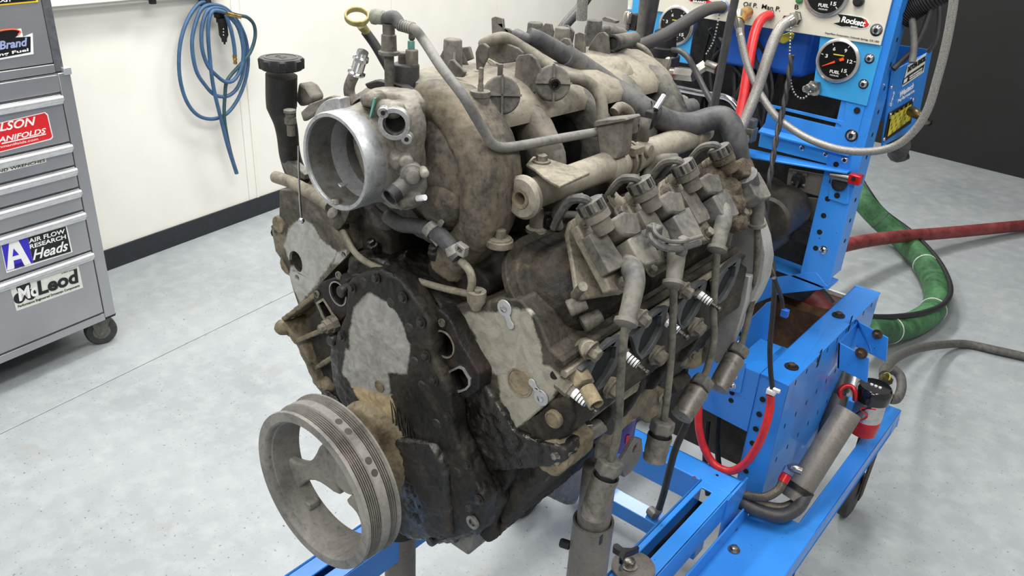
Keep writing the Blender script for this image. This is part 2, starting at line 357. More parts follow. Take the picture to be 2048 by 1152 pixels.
        if smooth is None or smooth:
            for p in me.polygons: p.use_smooth = True
            me.set_sharp_from_angle(angle=math.radians(38 if smooth is None else smooth))
        if bevel:
            m = o.modifiers.new('bevel', 'BEVEL'); m.width = bevel*S; m.segments = seg; m.limit_method = 'ANGLE'; m.angle_limit = math.radians(30); m.harden_normals = False
        if sub: m = o.modifiers.new('sub', 'SUBSURF'); m.levels = sub; m.render_levels = sub
        if label: o['label'] = label
        if kind: o['kind'] = kind
        return o
def thing(name, label, cat, loc, group=None):
    o = bpy.data.objects.new(name, None); COL.objects.link(o); o.location = V(loc)*S; o.empty_display_size = .05
    o['_o'] = list(V(loc)*S); o['label'] = label; o['category'] = cat
    if group: o['group'] = group
    return o
def top(o, label, cat, group=None):
    """make a one-mesh thing stand on its own origin at its lowest point"""
    me = o.data; c = V((sum(v.co.x for v in me.vertices)/len(me.vertices), sum(v.co.y for v in me.vertices)/len(me.vertices), min(v.co.z for v in me.vertices)))
    me.transform(Matrix.Translation(-c)); o.location = c
    o['label'] = label; o['category'] = cat
    if group: o['group'] = group
    return o
def bezel_tube(name, pts, r, mat, parent, n=12, **kw): return B().tube(pts, r, n).obj(name, mat, parent, **kw)
def bolts(parent, name, spots, r=.006, h=.005, mat='dirtybolt'):
    """spots: (point, normal); every bolt is an object sharing one mesh per normal"""
    cache = {}
    for p, n in spots:
        key = tuple(round(q, 3) for q in n)
        if key not in cache:
            o = B().hexbolt((0, 0, 0), n, r, h).obj(name, mat); cache[key] = o.data
        else:
            o = bpy.data.objects.new(name, cache[key]); COL.objects.link(o)
        o.parent = parent; o.location = V(p)*S-V(parent['_o'])
def text_on(s, O, U, Vv, mat, parent, name='lettering', shear=0, bold=0, thick=.0006, sp=1.0, kind=None):
    """lettering fitted into the flat rectangle O + U + Vv (U along the line, Vv up)"""
    cu = bpy.data.curves.new(name, 'FONT'); cu.body = s; cu.shear = shear; cu.offset = bold; cu.space_character = sp; cu.resolution_u = 3
    tmp = bpy.data.objects.new('tmp', cu); COL.objects.link(tmp)
    dg = bpy.context.evaluated_depsgraph_get(); me = bpy.data.meshes.new_from_object(tmp.evaluated_get(dg))
    bpy.data.objects.remove(tmp); bpy.data.curves.remove(cu)
    xs = [v.co.x for v in me.vertices]; ys = [v.co.y for v in me.vertices]
    x0, x1, y0, y1 = min(xs), max(xs), min(ys), max(ys)
    nrm = V(U).cross(V(Vv)).normalized()
    b = B(); b.add([V(O)+V(U)*((v.co.x-x0)/(x1-x0))+V(Vv)*((v.co.y-y0)/(y1-y0)) for v in me.vertices], [tuple(p.vertices) for p in me.polygons])
    bpy.data.meshes.remove(me)
    o = b.obj(name, mat, parent, smooth=False)
    bm = bmesh.new(); bm.from_mesh(o.data); off = nrm*thick*S
    r = bmesh.ops.extrude_face_region(bm, geom=bm.faces[:]); bmesh.ops.translate(bm, verts=[q for q in r['geom'] if isinstance(q, bmesh.types.BMVert)], vec=off)
    bmesh.ops.recalc_face_normals(bm, faces=bm.faces); bm.to_mesh(o.data); bm.free()
    return o
def circ(c, u, v, r, n=20, r2=None): r2 = r if r2 is None else r2; return [V(c)+V(u)*(r*math.cos(2*math.pi*i/n))+V(v)*(r2*math.sin(2*math.pi*i/n)) for i in range(n)]
XA, YA, ZA = V((1, 0, 0)), V((0, 1, 0)), V((0, 0, 1))

def each(name, mat, parent, items, **kw):
    """items: list of functions drawing one piece each into a fresh mesh"""
    for fn in items:
        b = B(); fn(b); b.obj(name, mat, parent, **kw)
# ================================================================ ROOM
W0 = AZ(215, 540, 0); W1 = AZ(560, 413, 0); UW = (W1-W0).normalized(); NW = V((UW.y, -UW.x, 0))     # wall line, normal into the room
if NW.dot(CAM-W0) < 0: NW = -NW
def WP(px, py, d=0.0): return AP(px, py, W0+NW*d, NW)
def wl(p): return (V(p)-W0).dot(UW)
D0 = AZ(1815, 300, 0); D1 = AZ(2048, 358, 0); UD = (D1-D0).normalized(); ND = V((UD.y, -UD.x, 0))
if ND.dot(CAM-D0) < 0: ND = -ND
fl = bpy.data.objects.new('floor', None); COL.objects.link(fl); fl['kind'] = 'structure'; fl['_o'] = [0, 0, 0]
J = AZ(0, 868, 0); ja = (J-W0).dot(NW)      # control joint runs parallel to the wall
def slab(a0, a1, l0=-3.2, l1=6.5, name='concrete_slab'):
    c = W0+NW*((a0+a1)/2)+UW*((l0+l1)/2)-ZA*.05
    B().box(c, (a1-a0-.003, l1-l0, .1), (NW, UW, ZA)).obj(name, 'floor', fl, smooth=False, bevel=.0015)
slab(-.1, ja); slab(ja, ja+2.6); slab(ja+2.6, ja+5.2)
B().box(W0+NW*3+UW*1.6-ZA*.07, (7, 9.7, .1), (NW, UW, ZA)).obj('joint_filler', 'seam', fl, smooth=False)
wa = bpy.data.objects.new('wall_left', None); COL.objects.link(wa); wa['kind'] = 'structure'; wa['_o'] = [0, 0, 0]
s1 = wl(WP(499, 398)); s2 = wl(WP(552, 30))
for a, b in ((-3.2, s1-1.0), (s1-1.0, s1), (s1, s1+1.0), (s1+1.0, s1+2.0), (s1+2.0, 4.9)):
    B().box(W0+UW*((a+b)/2)-NW*.02+ZA*1.25, (.04, b-a-.0025, 2.5), (NW, UW, ZA)).obj('wall_panel', 'wall', wa, smooth=False, bevel=.0015)
B().box(W0+UW*.85-NW*.06+ZA*1.25, (.04, 8.1, 2.5), (NW, UW, ZA)).obj('backing', 'seam', wa, smooth=False)
bh = (WP(210, 500)-WP(215, 540)).z
bb = B(); bb.box(W0+UW*.85+NW*.004+ZA*(bh/2), (.008, 8.1, bh), (NW, UW, ZA))
o = bb.obj('baseboard_left', 'base', None, smooth=False, bevel=.001); o['kind'] = 'structure'
b = B(); b.box(WP(499, 200, .003)+ZA*0, (.003, .010, .9), (NW, UW, ZA)); o = b.obj('trim_1', 'wall', None, smooth=False, bevel=.001); o['kind'] = 'structure'
# dark wall at the far right
c = (D0+D1)/2
o = B().box(c-ND*.03+UD*.15+ZA*1.25, (.05, 6.9, 2.5), (ND, UD, ZA)).obj('wall_back', 'curtain', None, smooth=False); o['kind'] = 'structure'
# ledge at the top left of the wall with a black pipe stub
lg = thing('wall_rail', 'pale painted rail along the wall above the coiled air hose', 'rail', WP(200, 10, .02))
p0, p1 = WP(60, 24, .03), WP(410, -8, .03)
B().box((p0+p1)/2+ZA*.03, ((p1-p0).length*1.2, .05, .035), (UW, NW, ZA)).obj('rail_body', 'wall', lg, bevel=.002)
B().tube([p0+ZA*.005-UW*.1, p1+ZA*.005+UW*.1], .007, 8, smooth=False).obj('conduit', 'wall', lg)
q = WP(304, -4, .06)
top(B().lathe(q+ZA*.05, -ZA, [(0, .016), (.055, .016), (.058, .013), (.068, .013), (.07, .012)], 16).obj('pipe_stub', 'darkmetal', bevel=.001), 'short dark grey pipe stub hanging at the top of the cream wall', 'pipe')
# ================================================================ WALL HOSE
d = .05
def wc(pts, d0=.05, dz=0): return [WP(x, y, d0+dz*i) for i, (x, y) in enumerate(pts)]
loopA = [(425, 8), (400, 6), (375, 40), (360, 90), (359, 150), (372, 200), (395, 230), (425, 238), (455, 226), (480, 190), (495, 140), (494, 90), (480, 50), (455, 20), (430, 10)]
loopB = [(430, 10), (405, 16), (390, 50), (384, 90), (392, 140), (410, 170), (430, 190), (455, 192), (475, 175), (487, 140), (488, 95), (478, 55), (455, 25), (435, 16)]
loopC = [(435, 16), (415, 22), (404, 55), (404, 95), (415, 130), (432, 150), (452, 164), (470, 158), (484, 130), (486, 95), (476, 55), (455, 30), (440, 22)]
tail1 = [(440, 12), (423, 25), (416, 60), (420, 120), (427, 175), (440, 230), (455, 290), (473, 347)]
ho = thing('air_hose', 'long blue air hose coiled on the cream wall', 'hose', WP(430, 240, .05))
P = wc(loopA, .040, .0012)+wc(loopB, .058, .001)[1:]+wc(loopC, .074, .001)[1:]+wc(tail1, .09, -.003)[1:]
B().tube(P, .0075, 10, 5).obj('hose', 'bluehose', ho)
B().tube(wc([(452, 30), (462, 60), (468, 90), (470, 112)], .095), .0075, 10, 5).obj('hose_end', 'bluehose', ho)
b = B(); b.lathe(WP(469, 110, .095), -ZA, [(0, .008), (.008, .009), (.01, .007), (.018, .009), (.02, .006), (.034, .008), (.036, .004)], 10); b.obj('brass_coupling', 'brass', ho, label='brass quick coupling')
B().tube(wc([(466, 28), (478, 31), (495, 35), (508, 50), (510, 75), (500, 105), (480, 130), (455, 160), (450, 190), (449, 240), (460, 300), (474, 347)], .10, -.004), .0072, 10, 6).obj('lead_hose', 'tealhose', ho, label='dark teal lead hose')
B().cyl(WP(453, 27, .10), WP(481, 34, .10), .0085, .0075, 10).obj('hose_collar', 'brass', ho)
rg = thing('air_filter_regulator', 'black air filter bowl on the wall inside the hose coil', 'air filter', WP(444, 92, .03))
b = B(); b.box(WP(443, 28, .04), (.05, .035, .028), (UW, NW, ZA)); b.cyl(WP(423, 22, .03), WP(430, 22, .045), .012); b.obj('filter_head', 'blackplas', rg, bevel=.003)
b = B(); b.lathe(WP(444, 36, .05), -ZA, [(0, .023), (.016, .023), (.018, .018), (.065, .018), (.078, .011), (.09, .010), (.092, .004), (.1, .004)], 20); b.obj('filter_bowl', 'blackplas', rg)
for k in range(3): B().ball(WP(447, 58+k*6, .068), .0025, 6).obj('sight_dot', 'insu', rg)
b = B(); b.box(WP(410, 2, .03), (.02, .05, .04), (UW, NW, ZA)); b.obj('wall_hook', 'darkmetal', rg, bevel=.002)
# ================================================================ TOOL CABINET
P0 = AZ(215, 697, 0); KU = UW; KM = NW
def KP(px, py, d=0.): return AP(px, py, P0+KM*d, KM)
def K(a, z, d): return P0+KU*a+KM*d+ZA*z
ct = thing('tool_cabinet', 'silver rolling tool cabinet with stickered drawers', 'tool cabinet', P0-KU*.3-KM*.2)
def kbox(b, a0, a1, z0, z1, d0, d1): b.box(K((a0+a1)/2, (z0+z1)/2, (d0+d1)/2), (abs(a1-a0), abs(d1-d0), abs(z1-z0)), (KU, KM, ZA)); return b
AL = -.62
b = B(); kbox(b, AL, .047, .108, .872, -.42, -.004); b.obj('lower_body', 'frame_grey', ct, bevel=.002)
b = B(); kbox(b, .012, .047, .108, .872, -.01, .002); kbox(b, AL, .012, .1, .124, -.01, .001); kbox(b, AL, .012, .822, .869, -.01, .001); b.obj('lower_frame', 'brushed', ct, bevel=.002)
b = B(); kbox(b, AL, .034, .874, 1.5, -.38, -.012); b.obj('upper_body', 'frame_grey', ct, bevel=.002)
b = B(); kbox(b, .011, .036, .874, 1.5, -.02, -.006); b.obj('upper_stile', 'frame_grey', ct, bevel=.002)
b = B(); kbox(b, AL, .010, .9, 1.5, -.012, -.006); b.obj('upper_lid', 'brushed', ct, bevel=.002)
b = B(); kbox(b, AL, .010, .874, .897, -.012, -.003); b.obj('upper_lip', 'brushed', ct, bevel=.002)
b = B(); kbox(b, .028, .050, .865, .885, -.03, .006); b.obj('corner_bracket', 'handle', ct, bevel=.002)
zs = [.8187, .68, .61, .544, .473, .342, .128]
drawers = []
for i in range(6):
    z1, z0 = zs[i]-.003, zs[i+1]+.003
    b = B(); kbox(b, AL, .008, z0, z1, -.006, .003); dr = b.obj('drawer', 'brushed', ct, bevel=.0015)
    pr = [(.003, z1-.001), (.014, z1-.001), (.019, z1-.006), (.019, z1-.012), (.013, z1-.017), (.010, z1-.024), (.003, z1-.024)]
    b = B(); b.prism([K(AL, z, d_) for d_, z in pr], KU*(.006-AL)); b.obj('drawer_pull', 'handle', dr, smooth=60); drawers.append(dr)
def sticker(poly, mat, par, d, name='sticker', th=.0006): 
    return B().prism([KP(x, y, d) for x, y in poly], KM*th).obj(name, mat, par, smooth=False)
def ktext(s, bl, br, tl, mat, par, d, **kw):
    O = KP(*bl, d); return text_on(s, O, KP(*br, d)-O, KP(*tl, d)-O, mat, par, **kw)
M['st_red'] = plain('sticker_red', (214, 34, 40), .35, 0, .03); M['st_blue'] = plain('sticker_blue', (52, 40, 190), .35, 0, .03)
M['st_black'] = plain('sticker_black', (18, 18, 20), .35, 0, .03); M['st_white'] = plain('sticker_white', (238, 238, 236), .4, 0, .02)
M['st_cream'] = plain('sticker_cream', (220, 222, 212), .4, 0, .04); M['st_grey'] = plain('sticker_grey_blue', (150, 160, 200), .4, 0, .05)
M['st_yel'] = plain('sticker_yellow', (240, 200, 40), .4, 0, .02)
# red manifold sticker on the top drawer
d1 = drawers[0]
sticker([(-70, 262), (90, 224), (96, 229), (106, 274), (102, 279), (-60, 320)], 'st_white', d1, .0034)
rs = sticker([(-68, 263), (89, 226), (94, 231), (104, 273), (100, 277), (-58, 318)], 'st_red', d1, .0042)
ktext('WILSON', (-36, 270), (71, 250), (-37, 252), 'st_white', d1, .005, shear=.2, bold=.02)
ktext('MANIFOLDS', (-18, 289), (92, 266), (-19, 278), 'st_white', d1, .005, shear=.2, bold=.02)
sticker([(3, 286), (92, 267), (92, 269), (3, 288.5)], 'st_white', d1, .005, 'underline')
ktext('wilsonmanifolds.com', (-30, 303), (76, 280), (-30, 298), 'st_white', d1, .005)
# paper strip on the second drawer
d2 = drawers[1]
sticker([(-60, 352), (92, 316), (92, 324), (-60, 361)], 'st_cream', d2, .0034, 'label_strip')
ktext('OPEN END WRENCHES', (-52, 357.5), (90, 323), (-52, 352), 'st_black', d2, .0042, bold=.01)
# air flow sticker
d5 = drawers[4]
sticker([(1, 489), (133, 451), (145, 504), (13, 546)], 'st_white', d5, .0034)
sticker([(3, 491), (55, 475), (66, 526), (14, 542)], 'st_blue', d5, .0042)
sticker([(55.5, 475), (131, 453), (142, 503), (66.5, 526)], 'st_black', d5, .0042)
O = [(18, 485), (36, 480), (62, 527), (49, 531), (42, 517), (27, 521), (29, 537), (14, 541)]
sticker(O, 'st_white', d5, .005, 'letter_a'); sticker([(27, 497), (38, 509), (25, 513)], 'st_blue', d5, .0058, 'letter_counter')
ktext('AIR FLOW', (58, 487), (130, 466), (57, 478), 'st_white', d5, .005, bold=.02)
ktext('RESEARCH', (60, 498), (132, 477), (59, 489.5), 'st_white', d5, .005, bold=.02)
ktext('Heads', (66, 521), (138, 500), (62, 501), 'st_white', d5, .005, shear=.4, bold=.015)
ktext('CNC', (30, 533.5), (46, 529), (29, 529.5), 'st_black', d5, .0062, bold=.02)
ktext('PORTED', (29, 538.5), (50, 532.5), (28.5, 535.5), 'st_black', d5, .0062)
# drivetrain sticker
d6 = drawers[5]
sticker([(19, 573), (156, 528), (166, 575), (33, 622)], 'st_cream', d6, .0034)
b = B(); cc = KP(47, 574, .0042); b.prism(circ(cc, KU, ZA, .020, 24), KM*.0006); b.obj('logo_disc', 'st_black', d6, smooth=False)
b = B(); cc = KP(39, 596, .0042); b.prism(circ(cc, KU, ZA, .0165, 24), KM*.0006); b.obj('logo_disc', 'st_black', d6, smooth=False)
b = B(); cc = KP(61, 589, .0042); b.prism(circ(cc, KU, ZA, .0165, 24), KM*.0006); b.obj('logo_disc', 'st_black', d6, smooth=False)
ktext('Mc', (39, 603), (76, 591), (35, 577), 'st_white', d6, .005, bold=.03)
ktext('Leod', (78, 591), (157, 565), (74, 563), 'st_black', d6, .005, bold=.035)
ktext('Performance Engineered Drivetrain Components', (37, 617), (160, 574), (35.5, 611), 'st_black', d6, .005, bold=.012)
ktext('A PRW Company', (123, 549), (154, 538.5), (122.5, 546), 'st_black', d6, .005)
# fuel brand sticker on the lid
sticker([(-60, 74), (42, 57), (46, 74), (65, 66), (67, 108), (-60, 130)], 'st_white', ct, -.0052, 'fuel_sticker')
sticker([(-58, 78), (-10, 64), (30, 59), (43, 64), (30, 75), (61, 73), (61, 104), (-58, 127)], 'st_black', ct, -.0044, 'fuel_sticker')
b = B(); b.tube([KP(x, y, -.0035) for x, y in [(-20, 66), (10, 60), (30, 59), (40, 63), (36, 70)]], .0018, 6); b.obj('orange_swoosh', 'orange', ct)
ktext('Rockett Brand', (-86, 112), (55, 92), (-88, 94), 'st_grey', ct, -.0036, shear=.15, bold=.03)
ktext('Racing Fuel', (-38, 121), (57, 104), (-39, 113), 'st_white', ct, -.0036, bold=.02)
sticker([(-60, -6), (76, -14), (76, 4), (-20, 13), (-60, 13)], 'st_yel', ct, -.0052, 'round_sticker')
sticker([(-60, -6), (72, -14), (72, 1), (-20, 10), (-60, 10)], 'st_black', ct, -.0044, 'round_sticker')
ktext('TECHNOLOGY', (-70, 9), (24, 3), (-70, 2), 'st_white', ct, -.0036, bold=.02)
# casters
M['castertyre'] = plain('grey_caster_rubber', (52, 52, 52), .6); M['forkm'] = grime('dusty_zinc_fork', [(.36, (88, 86, 76)), (.5, (118, 116, 104)), (.68, (140, 138, 126))], 20, 160, (.4, .6), .4, .1)
for aa, dd in ((.015, -.035), (.015, -.36), (-.55, -.035), (-.55, -.36)):
    c0 = K(aa, .048, dd-.01); AXL = (KM*.9-KU*.35).normalized(); SD = AXL.cross(ZA)
    cs = B().box(K(aa, .104, dd), (.075, .06, .005), (KU, KM, ZA)).obj('caster', 'forkm', ct, bevel=.001)
    b = B()
    for sgn in (-1, 1):
        b.prism([c0+AXL*(sgn*.021)+SD*x+ZA*z for x, z in [(-.035, .052), (.03, .052), (.016, -.004), (.006, -.012), (-.008, -.008)]], AXL*(.003*sgn))
    b.box(c0+ZA*.050-SD*.003, (.046, .066, .004), (AXL, SD, ZA)); b.obj('caster_fork', 'forkm', cs, bevel=.001)
    b = B(); b.lathe(c0-AXL*.015, AXL, [(0, .022), (.0, .043), (.005, .048), (.025, .048), (.03, .043), (.03, .022)], 28); b.obj('caster_wheel', 'castertyre', cs)
    b = B(); b.lathe(c0-AXL*.019, AXL, [(0, .012), (.003, .026), (.035, .026), (.038, .012)], 20); b.cyl(c0-AXL*.028, c0+AXL*.028, .006); b.obj('wheel_hub', 'forkm', cs)
b = B(); kbox(b, AL, .05, .098, .108, -.41, -.005); b.obj('base_plate', 'darkmetal', ct)
b = B(); b.ball(K(.052, .765, -.02), .006, 8); b.obj('lock_knob', 'blackplas', ct)
# ================================================================ ENGINE
EZ = .5
en = thing('engine', 'dirty eight-cylinder engine with open throttle body and crank pulley, at the centre', 'engine', (0, .2, EZ))
M['tabgrey'] = plain('light_grey_gasket', (168, 170, 172), .5, .2, .05)
M['dimple'] = plain('drilled_balance_hole', (70, 67, 62), .7)
M['oilwet'] = plain('wet_oil', (26, 22, 18), .12, 0, .3, coat=.5)
M['tan2'] = grime('dirt_washed_housing', [(.36, (70, 58, 38)), (.47, (116, 98, 66)), (.58, (146, 128, 92)), (.7, (190, 170, 132))], 10, 120, (.5, .85), 0, .4)
def mk(px, y): return [(p.x*S, (p.z-EZ)*S) for p in PXY(px, y)]
CLEAN = (166, 165, 160)
rhp = [mk([(912, 612), (930, 640), (950, 680), (1000, 690), (1010, 615), (968, 622)], 0), mk([(950, 678), (968, 725), (996, 752), (1085, 735), (1080, 690), (1062, 622), (1008, 612)], 0),
       mk([(996, 750), (1000, 800), (1030, 862), (1075, 828), (1104, 800), (1126, 752), (1100, 735), (1082, 725)], 0)]
M['rhead'] = grime('grimy_head_face_with_wiped_patch', [(.36, (30, 27, 22)), (.48, (60, 54, 43)), (.6, (88, 79, 62)), (.7, (120, 106, 80))], 16, 140, (.5, .85), 0, .5, masks=[(rhp, (158, 155, 142), .55, .2, .004)])
lhp = [mk([(603, 436), (625, 449), (640, 477), (600, 540), (578, 520), (568, 490), (580, 452)], 0), mk([(640, 477), (675, 505), (656, 536), (631, 570), (600, 608), (578, 555), (590, 500)], 0), mk([(675, 505), (692, 500), (692, 522), (665, 528)], 0)]
M['lhead'] = grime('grimy_left_head_face_with_wiped_patch', [(.36, (40, 38, 34)), (.48, (84, 78, 66)), (.6, (128, 118, 96)), (.7, (150, 138, 112))], 16, 140, (.5, .85), 0, .5, masks=[(lhp, (172, 172, 168), .55, .2, .004)])
cvp = [mk([(738, 586), (718, 602), (702, 622), (700, 655), (690, 716), (740, 740), (800, 730), (818, 690), (800, 640), (778, 607)], -.035),
       mk([(690, 700), (682, 745), (702, 772), (778, 793), (776, 700)], -.035), mk([(765, 690), (772, 746), (812, 748), (818, 690)], -.035)]
tnp = [mk([(700, 770), (782, 790), (792, 850), (745, 850), (715, 800)], -.035)]
M['cover'] = grime('oily_timing_cover_with_wiped_patch', [(.38, (13, 12, 10)), (.49, (32, 28, 22)), (.60, (56, 49, 37)), (.73, (100, 84, 56))], 15, 130, (.35, .8), 0, .6, masks=[(tnp, (172, 154, 120), .6, 0, .006), (cvp, (158, 157, 153), .5, .25, .003)], wet=.15)
HEADF = [(893, 618), (930, 606), (965, 606), (1000, 596), (1040, 600), (1075, 640), (1100, 700), (1150, 738), (1128, 770), (1104, 800), (1072, 827), (1030, 866), (1015, 846), (953, 745), (902, 655)]
hp = PXY(HEADF, 0)
hh = [circ(AY(1015, 820, 0), XA, ZA, .0042, 12), circ(AY(1109, 750, 0), XA, ZA, .0055, 12, .007), circ(AY(1098, 728, 0), XA, ZA, .0022, 10)]
b = B(); b.prism(hp, YA*.385); hd = b.obj('cylinder_head', 'rhead', en, bevel=.0025, label='right cylinder head with a wiped bare aluminium front')
for h in ((1015, 820), (1109, 750)): B().cyl(AY(*h, -.0004), AY(*h, .005), .0045, n=14).obj('bolt_hole', 'hole', hd)
# core plug and crescent
b = B(); c = AY(1040, 765, 0); b.ring(c, -YA, .0165, .0145, .0012, 28); b.lathe(c-YA*.0002, -YA, [(0, .014), (.0006, .014)], 24); b.obj('core_plug', 'tan', hd)
# little grey gasket tabs with a bright bolt each
def tab(px, dx, dy, par, yy=-.0005):
    c = AY(*px, yy); c2 = AY(px[0]+dx, px[1]+dy, yy); dr = (c2-c); L = dr.length; u = dr.normalized(); v = u.cross(YA)
    out = []
    for i in range(13): a = math.pi*.2+ (2*math.pi-math.pi*.4)*i/12; out.append(c+u*(math.cos(a)*.0092)+v*(math.sin(a)*.0092))
    out2 = [c+u*(L*.45)-v*.0036, c+u*(L*.75)-v*.0032]
    out3 = [c+u*(L+.0045*math.cos(a))+v*(.0045*math.sin(a)) for a in [-1.9+3.8*i/8 for i in range(9)]]
    out4 = [c+u*(L*.75)+v*.0032, c+u*(L*.45)+v*.0036]
    t = B().prism(out+out2+out3+out4, -YA*.0016).obj('gasket_tab', 'tabgrey', par, bevel=.0005)
    b = B(); b.lathe(c-YA*.001, -YA, [(0, .0038), (.002, .0036), (.0024, .0026)], 16); b.obj('tab_screw', 'chrome', t)
M['tabgrey'] = plain('light_grey_gasket', (168, 170, 172), .5, .2, .05)
tab((905, 637), 22, 28, hd); tab((1010, 616), 12, 34, hd); tab((1083, 795), -18, -30, hd)
# left head
LH = [(542, 452), (551, 502), (575, 536), (585, 575), (597, 611), (628, 590), (640, 568), (675, 532), (700, 505), (694, 480), (687, 452), (700, 420), (690, 395), (640, 385), (559, 380), (559, 439)]
b = B(); lh = PXY(LH, 0)
b.prism(lh, YA*.40, [circ(AY(591.5, 524, 0), XA, ZA, .0135, 18, .015), circ(AY(552, 465, 0), XA, ZA, .004, 10), circ(AY(594, 556, 0), XA, ZA, .0045, 10), circ(AY(687, 510, 0), XA, ZA, .0042, 10)])
h2 = b.obj('cylinder_head', 'lhead', en, bevel=.0025, label='left cylinder head with a wiped bare aluminium front')
b = B(); b.cyl(AY(591.5, 524, .012), AY(591.5, 524, .02), .02); b.obj('core_plug', 'tan', h2)
for q in ((552, 465), (594, 556), (687, 510)): B().cyl(AY(*q, .014), AY(*q, .02), .007, n=10).obj('bolt_hole', 'hole', h2)
b = B(); c = AY(557, 449, -.002); b.lathe(c+YA*.006, -YA, [(0, .012), (.008, .011)], 18); b.obj('boss', 'tan', h2, bevel=.001)
# block
sec = [(-.15, .69), (.15, .69), (.152, .75), (.172, .79), (.188, .862), (.088, .965), (.06, .955), (-.06, .955), (-.088, .965), (-.19, .865), (-.15, .75)]
blk = B().prism([V((x, .008, z)) for x, z in sec], YA*.40).obj('engine_block', 'oily2', en, bevel=.003)
FL = [(700, 548), (790, 545), (860, 590), (893, 622), (953, 745), (1025, 862), (1075, 885), (1130, 895), (1130, 925), (1062, 938), (967, 943), (985, 990), (990, 1018), (975, 1042), (967, 1062), (945, 1076), (930, 1070), (900, 1090), (860, 1086), (800, 1045), (730, 900), (700, 800), (690, 740), (698, 650), (704, 600)]
fr = B().prism(PXY(FL, -.008), YA*.03, [circ(AY(888, 688, -.008), XA, ZA, .0150, 24, .0175), PXY([(894, 748), (903, 737), (920, 730), (932, 735), (944, 757), (943, 772), (935, 780), (918, 786), (906, 782), (896, 764)], -.008)]).obj('front_flange', 'oily', blk, bevel=.003)
# left flank with cast ribs
RB = [(600, 606), (562, 638), (561, 661), (587, 682), (615, 742), (626, 768), (649, 794), (652, 820), (700, 840), (720, 760), (690, 640), (655, 600), (640, 575)]
fl_ = B().prism(PXY(RB, .03), YA*.03).obj('side_web', 'tan', blk, bevel=.002)
def bar3(b, a, c, th, y0, y1):
    p, q = AY(*a, y0), AY(*c, y0); u = (q-p).normalized(); v = u.cross(YA); dy = YA*(y1-y0)
    return b.prism([p-v*th, q-v*th, q+v*th, p+v*th], dy)
for a, c in (((563, 640), (640, 582)), ((590, 684), (668, 650)), ((628, 738), (680, 706)), ((565, 645), (592, 684)), ((600, 690), (640, 780))):
    b = B(); bar3(b, a, c, .0035, -.004, .034); b.obj('cast_rib', 'tan', fl_, bevel=.0015)
B().ball(AY(600, 668, .02), .017, 10, (1, .8, 1)).obj('cast_boss', 'tan', fl_); B().ball(AY(566, 655, .02), .012, 8).obj('cast_boss', 'tan', fl_); B().ball(AY(660, 768, .01), .013, 8, jit=.08).obj('cast_boss', 'tan', fl_)
# port plates
def loopn(pts, y): return PXY(pts, y)
PL_ = [(626, 584), (640, 566), (664, 556), (694, 560), (700, 590), (697, 625), (676, 648), (655, 656), (640, 634), (628, 606)]
hl1 = circ(AY(677, 587, -.02), XA, ZA, .0135, 24, .0165); hl2 = PXY([(636, 606), (648, 598), (657, 612), (670, 634), (668, 642), (657, 648), (647, 632)], -.02)
pp = B().prism(loopn(PL_, -.02), YA*.022, [hl1, hl2]).obj('coolant_port_flange', 'rusty', blk, bevel=.0015, label='left coolant port flange')
b = B(); b.ring(AY(677, 587, -.019)+V((0, 0, 0)), -YA, .0158, .0143, .0015, 28); b.obj('port_rim', 'alu', pp)
PR_ = [(866, 630), (876, 618), (892, 630), (904, 648), (917, 680), (959, 750), (957, 780), (934, 797), (900, 790), (885, 757), (861, 717), (858, 683), (862, 652)]
hr1 = circ(AY(888, 688, -.02), XA, ZA, .0138, 24, .0165); hr2 = PXY([(897, 748), (903, 741), (920, 733), (928, 736), (941, 757), (941, 769), (934, 777), (920, 782), (911, 780), (899, 762)], -.02)
pq = B().prism(loopn(PR_, -.02), YA*.022, [hr1, hr2]).obj('coolant_port_flange', 'rusty', blk, bevel=.0015, label='right coolant port flange')
b = B(); b.ring(AY(888, 688, -.0195), -YA, .0162, .0146, .0016, 28); b.obj('port_rim', 'bracket', pq)
def rim(pts, y, th, h):
    P = PXY(pts, y); c = sum(P, V((0, 0, 0)))/len(P); R = []
    I = [c+(p-c)*(1-th) for p in P]; O_ = [c+(p-c)*(1+th) for p in P]
    return B().prism(O_, -YA*h, [I])
rim([(897, 748), (903, 741), (920, 733), (928, 736), (941, 757), (941, 769), (934, 777), (920, 782), (911, 780), (899, 762)], -.0195, .09, .0022).obj('port_rim', 'alu', pq)
rim([(636, 606), (648, 598), (657, 612), (670, 634), (668, 642), (657, 648), (647, 632)], -.0195, .09, .0022).obj('port_rim', 'bracket', pp)
M['rustbore'] = grime('rusty_bore_wall', [(.36, (50, 24, 14)), (.5, (104, 52, 28)), (.7, (150, 84, 44))], 30, 120, (.5, .8), 0, .3)
for (px, pr) in (((677, 587), pp), ((888, 688), pq)):
    b = B(); b.lathe(AY(*px, -.018), YA, [(0, .0150), (.0245, .0150), (.0245, .002)], 24, False); b.obj('port_bore', 'rustbore', pr)
b = B(); c = AY(919, 757, -.018); b.lathe(c, YA, [(0, .0165), (.024, .0160), (.0245, .001)], 16, False); b.obj('port_bore', 'alu_dark', pq)
b = B(); c = AY(654, 622, -.018); b.lathe(c, YA, [(0, .019), (.024, .018), (.026, .001)], 16, False); b.obj('port_bore', 'hole', pp)
for px, pr in (((885, 645), pq), ((635, 588), pp), ((890, 765), pq), ((678, 550), pp)):
    b = B(); b.ring(AY(*px, -.0205), -YA, .0048, .0028, .002, 14); b.lathe(AY(*px, -.0208), -YA, [(0, .0028), (.0004, .0028)], 10); b.obj('screw_boss', 'dirtybolt', pr)
